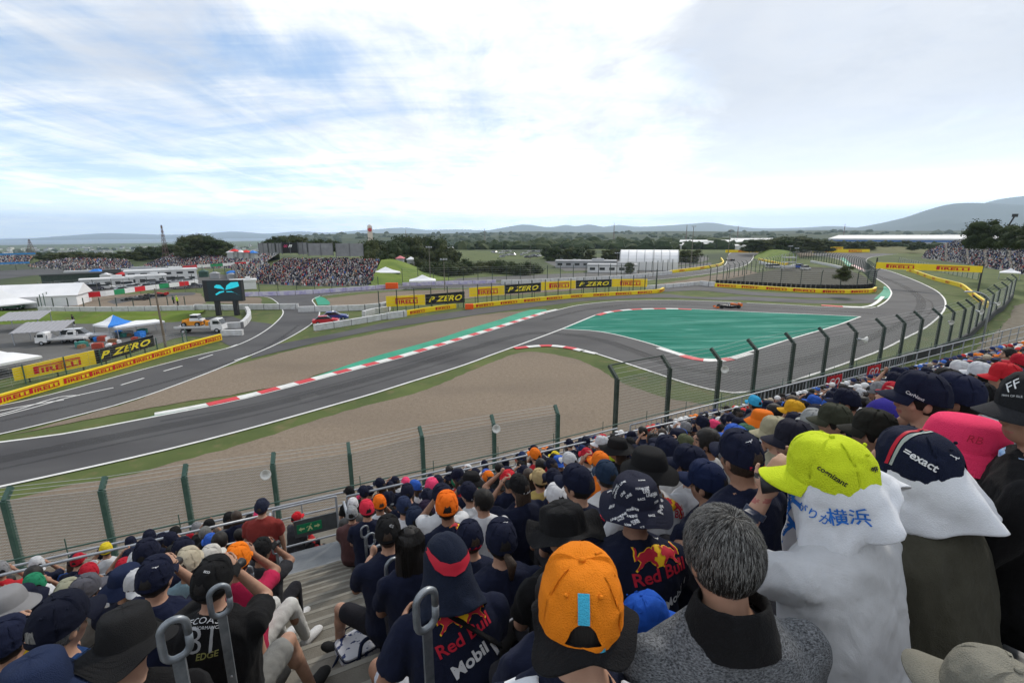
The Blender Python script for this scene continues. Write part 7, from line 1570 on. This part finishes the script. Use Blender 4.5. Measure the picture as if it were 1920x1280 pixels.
for i,(px,py,d,az,ha,cc,sc_,kind,lb) in enumerate(SIMPLE):
    near=d<3.4; bi=px in (400,446,292,490,14); kw={}
    if bi: kw=dict(pose=((-.06,.25,1.16),(.06,.25,1.16)),palm=((1,0,0),(-1,0,0)),curl=1.0,handf=((0,-.4,1.2),(0,-.4,1.2)))
    if px in (955,1685): kw=dict(pose=((-.1,.25,1.25),(.14,.3,.65)),curl=.8)
    if px==728: kw=dict(pose=((-.14,.36,.86),(.14,.36,.86)),shorts=True,knees=((-.40,.30,.50),(-.08,.46,.52)),ankles=((-.44,.36,.08),(-.1,.5,.1)))
    if px==446: kw.update(pants=FABC,pantsc=(.55,.55,.53),knees=((.06,.44,.52),(.24,.38,.55)),ankles=((.08,.5,.1),(.30,.50,.08)))
    if px==400: kw.update(shorts=True,pantsc=(.22,.22,.21),knees=((.0,.44,.52),(.22,.40,.53)),ankles=((.04,.48,.1),(.29,.50,.06)))
    if px==1212: kw.update(sc=.82,hpitch=10,pose=((-.1,.25,.9),(.15,.28,.95)),palm=((1,0,0),(-1,0,0)))
    m_=FABN if sc_==NV else FABC
    e,H,bo,sh,hd=person(px,py,d,az,lb,hz_az=ha,shirt=m_,shirtc=sc_,voxel=.010 if near else .014,seed=10+i,build=(.92,1.0,1.06)[i%3]*(1.1 if px in(1388,1190) else 1),skin=SKIND if i%3==0 else SKIN,fingers=near or bi,drop=0 if kind in('short','long') else 45/d,**{**dict(hpitch=4 if px!=240 else 8),**kw})
    hm=HAIRG if px in (112,385) else (HAIRC if i%4==0 else HAIRB)
    k=1.08
    if kind in('cap','pony'): put_hair(e,H,m=hm); oc,M=put_cap(e,H,cc,k=1.08 if d>2.3 else 1.1,sc=(.45,.02,.05) if cc==NV and i%2==0 else None)
    elif kind=='capback': put_hair(e,H,m=hm); oc,M=put_cap(e,H,cc,k=1.1,back=True)
    elif kind=='bucket': put_hair(e,H,m=hm); oc=put_hat(e,H,bucket(.104,.11,.06,.05,.005,seed=i),CAPF,cc,k=1.1)
    elif kind=='pattern': put_hair(e,H,m=hm); oc=put_hat(e,H,bucket(.104,.115,.058,.050,.008,seed=1,soft=.004),CAPF,cc,k=1.12)
    elif kind=='floppy': put_hair(e,H,m=hm); oc=put_hat(e,H,bucket(.108,.125,.070,.01,.014,seed=2,soft=.016),FABK,cc,k=1.1,name='floppy_hat',tilt=-10)
    elif kind=='wide': put_hair(e,H,m=hm); oc=put_hat(e,H,bucket(.100,.125,.072,.035,.010,seed=3,soft=.008),CAPF,cc,k=1.12,name='brimmed_hat',tilt=-6)
    elif kind=='short': hs=put_hair(e,H,m=hm,vol=.010); strands(e,H,hm,n=1500,ln=.03,seed=i,parent=hs); oc=hs
    elif kind=='long': oc=put_hair(e,H,m=HAIRB,b=hair_shell(.010,.20,nape=-.2)); long_locks(oc)
    if kind=='pony': b=MB(); b.tube([H@Vector((0,-.10,.0)),H@Vector((.03,-.14,-.06)),H@Vector((.03,-.13,-.16))],[.018,.032,.012],12); b.build('ponytail',HAIRC,e,smooth=True); lanyard(e,H)
    if px in (1190,905,1388): lanyard(e,H)
    if bi: binos(e,H)
    BV.clear(); bpy.context.view_layer.update()
    if kind=='pattern':
        rr_=random.Random(3)
        for q in range(38):
            a=rr_.random()*2*PI; k_=math.sqrt(rr_.random()); px_=px+math.cos(a)*k_*56; py_=py+15+math.sin(a)*k_*46
            bv=bvh_of(oc) if q==0 else bv; BV[oc.name]=bv
            if bv.ray_cast(CP,ray(px_,py_).normalized(),20)[0] is None: continue
            text_on(oc,px_,py_,rr_.choice((-20,10,25,0)),rr_.choice(('FORM','RACE','LINE')),.032,PRW,.02,hr=1.1,mx=.02)
    if px==1388: cat_on(oc,1404,826,-10,.035)
    if px==292: cat_on(oc,291,1062,5,.03)
    if px==940: cat_on(oc,948,978,0,.03)
    if px==1322: text_on(oc,1304,888,-30,'CarNext',.085,PRW,.02); 
    if px==400: text_on(oc,388,1072,-10,'ECO',.03,PRW,.02); text_on(sh,384,1162,4,'ECOA31',.19,PRW,.0,.1,1.05,hr=.8); text_on(sh,384,1176,3,'PERFORMANCE',.15,PRW,.0); text_on(sh,376,1200,2,'31',.12,mat('print_grey2',(.35,.36,.37)),-.01,0,.85); text_on(sh,388,1228,10,'EDGE',.12,mat('print_khaki',(.25,.25,.08)),.02,.3)
    if px==728: text_on(oc,735,985,-8,'C5',.03,PRW,.0)
for px,py,an,w_,nm in ((1236,1040,10,.27,'navy bucket hat covered'),(948,1090,12,.20,'ponytail'),(860,988,0,.20,'orange-red cap'),(1122,942,-40,.16,'facing left above'),(1262,945,-20,.2,'black bucket hat and a white')):
    p=[e for e in COL.objects if e.name.startswith('person') and nm in e.get('label','')][0]; sh=[c for c in COL.objects if c.parent==p and c.name.startswith('shirt')][0]; BV.clear(); bulls_on(sh,px,py,an,w_*.85)
    q={'navy bucket hat covered':((1242,1075,12,'Red Bull',.27,PRR),(1270,1112,12,'Mobil 1',.18,PRW),(1228,1008,8,None,.04,PRW)),'ponytail':((950,1112,10,'Red Bull',.21,PRR),(937,1058,5,None,.04,PRW)),'orange-red cap':((862,1008,0,'Red Bull',.2,PRR),(862,1030,0,'Mobil 1',.16,PRW),(842,976,0,None,.04,PRW)),'facing left above':((1126,966,-30,'Red',.08,PRR),(1150,975,-30,'Mobil',.1,PRW)),'black bucket hat and a white':((1262,962,-10,'Red Bull',.2,PRR),)}[nm]
    for (x_,y_,a_,t_,ww,mm) in q:
        if t_: text_on(sh,x_,y_,a_,t_,ww,mm,.02)
        else: cat_on(sh,x_,y_,a_,ww)
# --- hooded towel, printed shirt, right of the stairs
e,H,bo,sh,hd=person(838,1056,2.22,-20,'person under a navy and red hooded towel in a printed team shirt beside the stairs',hz_az=-24,hpitch=16,shirt=FABN,voxel=.009,build=1.05,seed=60,lean=.10,shorts=True,pantsc=(.50,.52,.58),pants=FABC,knees=((-.33,.32,.60),(.0,.46,.55)),ankles=((-.30,.46,.14),(.0,.5,.1)),pose=((-.22,.30,.80),(.06,.36,.75)),skin=SKIND)
put_hair(e,H); tw=drape('hooded_towel',e,H,FABC,(.013,.018,.035),top=True,spread=2.35,rb=.165,zb=-.20,folds=3,amp=.014,seed=5,back=-.0,edge=.10,label='navy towel with a broad red band worn as a hood',backdrop=-.06); BV.clear(); bpy.context.view_layer.update()
sp=spot(tw,845,1048,-4)
if sp: decal(tw,*sp,poly([(-.105,.055),(-.085,.02),(-.045,-.012),(0,-.02),(.045,-.005),(.08,.03),(.09,.075),(.10,.075),(.098,.01),(.07,-.04),(.03,-.066),(-.02,-.066),(-.06,-.045),(-.09,-.005),(-.115,.05)]),0,0,1,1,PRR,off=.009)
text_on(sh,842,1106,14,'HONDA',.09,PRW,.03); cat_on(sh,853,1120,14,.05); bulls_on(sh,866,1150,20,.22); text_on(sh,872,1192,24,'Red Bull',.26,PRR,.02); text_on(sh,882,1236,26,'Mobil',.175,PRW,.03); text_on(sh,928,1214,26,'1',.018,PRW,.03)
b=MB(); 
# shoulder strap across the back
bv=bvh_of(sh); Mi=world_of(e).inverted(); pts=[]
for i in range(13):
    x_=808+(950-808)*i/12; y_=1130+(1215-1130)*i/12; r_=bv.ray_cast(CP,ray(x_,y_).normalized(),20)
    if r_[0] is not None: pts.append(Mi@(r_[0]+r_[1].normalized()*.006))
if len(pts)>2: b.tube(pts,.014,6,flat=(1.2,.35)); b.build('shoulder_strap',FABK,e,smooth=True)
# --- printed navy shirt behind the orange cap
e,H,bo,sh,hd=person(1040,1120,1.72,-20,'child in a navy shirt with white block lettering mostly hidden by the orange cap',sc=.84,shirt=FABN,voxel=.012,seed=61); put_hair(e,H); BV.clear(); bpy.context.view_layer.update()
for k,t in enumerate(('ROUND','SUZUKA','JAPAN','GRAND')): text_on(sh,1000,1115+k*22,10,t,.12,PRW,.05)
# --- standing man in the red shirt, people below the landing
e,H,bo,sh,hd=person(491,953,7.35,-8,'man in a brick red shirt and navy cap standing by the railing',stand=True,shirt=FABC,shirtc=(.22,.035,.03),voxel=.013,seed=70,pantsc=(.03,.03,.04),build=1.12,long_sleeve=False,pose=((-.26,.10,.42),(.26,.10,.42)),palm=((1,0,0),(-1,0,0))); put_hair(e,H,m=HAIRC); put_cap(e,H,(.02,.024,.045),k=1.1); lanyard(e,H,(.04,.05,.25))
for px,py,d,az,cc,sc_,lb in ((556,972,10.3,30,(.55,.02,.03),(.06,.06,.07),'person in a red cap and dark jacket sitting below the landing'),(580,990,10.7,40,BK,(.5,.04,.05),'person in a red and white shirt sitting beyond the exit sign'),(662,948,8.6,-20,(.58,.58,.6),(.1,.1,.1),'person in a white and black cap at the right end of the exit railing'),(660,965,7.9,-10,(.28,.29,.3),(.1,.05,.05),'person in a pale grey cap right of the exit sign')):
    e,H,bo,sh,hd=person(px,py,d,az,lb,shirt=FABC,shirtc=sc_,voxel=.015,seed=int(px)); put_hair(e,H); put_cap(e,H,cc)
for px,py,d,lb,cc in ((333,573,86,'marshal in a yellow hi-vis vest standing behind the left debris fence',(.55,.75,.03)),(326,573,87,'marshal in a dark green jacket beside the hi-vis one',(.03,.10,.07)),(137,604,78,'worker in dark clothes standing in the service yard',(.03,.03,.035))):
    e,H,bo,sh,hd=person(px,py,d,-160,lb,stand=True,shirt=FABC,shirtc=cc,voxel=.03,seed=int(px),fingers=False,pose=((-.26,.10,.42),(.26,.10,.42))); put_hair(e,H); put_cap(e,H,cc); e.location.z=0 if px<200 else 1.9
e,H,bo,sh,hd=person(1876,1352,1.12,-30,'person in a beige cap at the very bottom right corner',shirt=FABC,shirtc=(.2,.19,.16),voxel=.012,seed=91); put_hair(e,H,m=HAIRC); put_cap(e,H,(.24,.23,.19),k=1.12)
# ---------------------------------------------------------------- the rest of the crowd
VAR=[]
for i,(hy,pose,lean,fin) in enumerate(((25,LAP,.05,False),(0,((-.08,.30,.80),(.08,.30,.80)),.09,False),(40,((-.08,.26,1.12),(.08,.26,1.12)),.05,True),(-15,((-.2,.3,.62),(.1,.34,.62)),.02,False),(10,((-.12,.3,1.18),(.15,.3,.65)),.06,True),(15,LAP,.12,False))):
    e=empty('person',(0,-800-i,-60),'','person'); H,bo,sh,hd=figure(e,pose=pose,hyaw=hy,lean=lean,voxel=.018,seed=80+i,build=(1,1.08,.94)[i%3],fingers=fin,shirt=FABC,pants=FABC,crum=.012,skin=SKIN if i%2 else SKIND)
    base=list(c for c in COL.objects if c.parent==e); VAR.append((e,H,base))
HS=[hair_shell(.004,seed=1).build('hair',HAIRB,None,smooth=True),hair_shell(.012,seed=5).build('hair',HAIRB,None,smooth=True),hair_shell(.012,.2,nape=-.2).build('hair',HAIRC,None,smooth=True)]
BKT=[bucket(.104,.11,.06,.05,.005,seed=1).build('bucket_hat',CAPF,None,smooth=True,auto=40),bucket(.104,.12,.09,.03,.01,seed=2).build('bucket_hat',CAPF,None,smooth=True,auto=40)]
HSM=[o.data for o in HS]; BKM=[o.data for o in BKT]
for o in HS+BKT: bpy.data.objects.remove(o)
CC=[('navy',(.010,.012,.028),44),('black',(.012,.012,.013),16),('white',(.50,.51,.53),8),('red',(.40,.015,.03),8),('orange',(.75,.17,.015),4),('grey',(.20,.20,.21),5),('beige',(.38,.34,.24),4),('blue',(.03,.10,.42),4),('olive',(.08,.09,.05),2),('green',(.02,.20,.10),2),('dark blue',(.015,.03,.09),5),('pink',(.75,.06,.16),1.5),('yellow',(.65,.50,.03),1.5)]
SC=[('navy',(.011,.014,.032),44),('black',(.014,.014,.015),18),('white',(.55,.56,.58),16),('grey',(.16,.16,.17),7),('red',(.42,.02,.03),6),('blue',(.02,.07,.25),4),('orange',(.7,.17,.02),2),('brown',(.10,.06,.04),2)]
RC=random.Random(21)
def pick(T): return RC.choices(T,[t[2] for t in T])[0]
cand=[]
for k in list(range(1,NR+1))+[11,12,13]:
    u=TD*k if k<=NR else LAND_U1+.3+.6*(k-11); z=tread(k) if k<=NR else LZ-.34*(k-10)
    n0=int((V0)/.47); n1=int(62/.47)
    for j in range(n0,n1):
        v=j*.47+RC.uniform(-.07,.07)+(.23 if k%2 else 0)
        if A0-.18<v<A1+.18: continue
        if k>NR and RC.random()<.12: continue
        uu=u+RC.uniform(-.07,.05)
        if any((uu-a)**2+(v-c)**2<.40**2 for a,c in HERO): continue
        P=st(uu,v,z+RC.uniform(-.08,.03)); q=proj(P+Vector((0,0,1.28))); q2=proj(P+Vector((0,0,1.0)))
        if q is None or q[0]<-60 or q[0]>1990 or q[1]>1330 or k<=0: continue
        if k<=2 and -2.6<v<4.2: continue
        if k==3 and -.4<v<2.2: continue
        cand.append(((P-CP).length,k,j,P,v))
cand.sort(key=lambda t:t[0]); print('CROWD',len(cand))
ROWN={**{k:'%s row down'%ORD[k-1] for k in range(1,NR+1)},11:'upper row below walkway',12:'middle row below walkway',13:'front row by railing'}
byrow={}
for c in cand[:232]: byrow.setdefault((c[1],c[4]>0),[]).append(c)
def hold(e_,M,src,name,colr=None):
    o=bpy.data.objects.new(name,src); COL.objects.link(o); o.parent=e_; o.matrix_local=M
    if colr: o.color=(*colr,1)
    return o
NUMW=['nearest the stairs']+['%s from the stairs'%ORD[i] for i in range(1,12)]
def numw(i):
    if i<12: return NUMW[i]
    return '%d places from the stairs'%(i+1)
for (k,side),L_ in byrow.items():
    L_.sort(key=lambda c:abs(c[4]))
    for n_,c in enumerate(L_):
        E0,H,base=VAR[RC.randrange(6)]; cn,cc,_=pick(CC); sn,sc_,_=pick(SC); kd=RC.choices(('cap','cap','bucket','hair'),(5,2.6,1.4,1.9))[0]
        root=bpy.data.objects.new('person',None); COL.objects.link(root); root.location=c[3]; s=RC.uniform(.92,1.06); root.rotation_euler=(0,0,RZ+RC.uniform(-.3,.35)); root.scale=(s,s,s); root.rotation_euler[0]=RC.uniform(-.09,.05); root.rotation_euler[1]=RC.uniform(-.05,.05)
        what={'cap':'a %s cap'%cn,'bucket':'a %s bucket hat'%cn,'hair':'no hat'}[kd]
        root['label']='person with %s, %s shirt, %s %s of stairs, %s'%(what.replace('a ','') ,sn,ORD[n_] if n_<12 else '%dth'%(n_+1) if n_ not in (20,21,22) else ('21st','22nd','23rd')[n_-20],'right' if side else 'left',ROWN[k]); root['category']='person'; root['group']='spectators in the near stand'
        for ch in base:
            o=ch.copy(); COL.objects.link(o); o.parent=root
            if o.name.startswith('shirt'): o.color=(*sc_,1)
            elif o.name.startswith('trousers'): o.color=(*RC.choice(((.02,.02,.025),(.03,.05,.09),(.25,.24,.2),(.1,.1,.1))),1)
        hold(root,H,HSM[RC.choice((0,0,2)) if kd!='hair' else RC.choice((1,1,2))],'hair')
        if kd=='cap':
            cp=hold(root,H@Matrix.Translation((0,0,.004))@Matrix.Scale(RC.uniform(1.04,1.12),4)@Matrix.Rotation(PI if RC.random()<.06 else 0,4,'Z'),CAPM,'cap',cc)
            for dm,nm in ((BRIMM,'brim'),(STRM,'strap')):
                o=bpy.data.objects.new(nm,dm); COL.objects.link(o); o.parent=cp; o.color=(*((.58,.58,.6) if RC.random()<.1 else cc),1)
        elif kd=='bucket': hold(root,H@Matrix.Translation((0,0,.03))@Matrix.Scale(1.08,4),RC.choice(BKM),'bucket_hat',cc)
# everyone farther along the stand, as one crowd
b=MB()
for c in cand[232:]:
    P=c[3]; si=RC.choices(range(10),(9,8,5,3,1.5,.5,0,0,1,1))[0]; hi=RC.choices(range(10),(7,8,6,2,3,2,0,3,1,1))[0]; rz=RZ
    M=Matrix.Rotation(rz,3,'Z')
    b.loft([[P+M@Vector((rx*math.cos(a),y_+ry*math.sin(a),z_)) for a in [2*PI*q/10 for q in range(10)]] for rx,ry,y_,z_ in ((.19,.15,0,.42),(.19,.14,.02,.7),(.23,.13,.04,.93),(.18,.10,.05,1.02),(.06,.06,.05,1.08))],si)
    hc=P+M@Vector((0,.08,1.22)); b.ell(hc,(.078,.095,.115),10,7,6); b.ell(hc+M@Vector((0,-.012,.045)),(.092,.112,.088),10,6,hi)
    if RC.random()<.75: f=M@Matrix.Rotation(.4,3,'Z'); b.ell(hc+f@Vector((0,.13,.045)),(.07,.06,.012),8,4,hi)
    for s in (-1,1): b.tube([P+M@Vector((s*.2,.04,.97)),P+M@Vector((s*.26,.1,.74)),P+M@Vector((s*.14,.32,.72+(.4 if RC.random()<.15 else 0)))],[.055,.045,.035],6,si)
if len(cand)>232: tag(b.build('crowd',PC,smooth=True),'packed spectators farther along the near stand',kind='stuff')
for e,H,base in VAR:
    for c in base: bpy.data.objects.remove(c)
    bpy.data.objects.remove(e)
for c in KIDS[SEAT.name]: bpy.data.objects.remove(c)
bpy.data.objects.remove(SEAT)
hb=MB(); hb.box((0,17000,560),(60000,40000,1260))
hm=bpy.data.materials.new('haze'); hm.use_nodes=True; n=hm.node_tree.nodes; n.remove(n['Principled BSDF']); v=n.new('ShaderNodeVolumePrincipled')
v.inputs['Color'].default_value=(.66,.82,1,1); v.inputs['Density'].default_value=6.8e-5; v.inputs['Anisotropy'].default_value=.3; hm.node_tree.links.new(v.outputs[0],n['Material Output'].inputs['Volume'])
hz_=hb.build('haze',hm); tag(hz_,'thin pale air haze that fades the far hills','haze',kind='stuff')
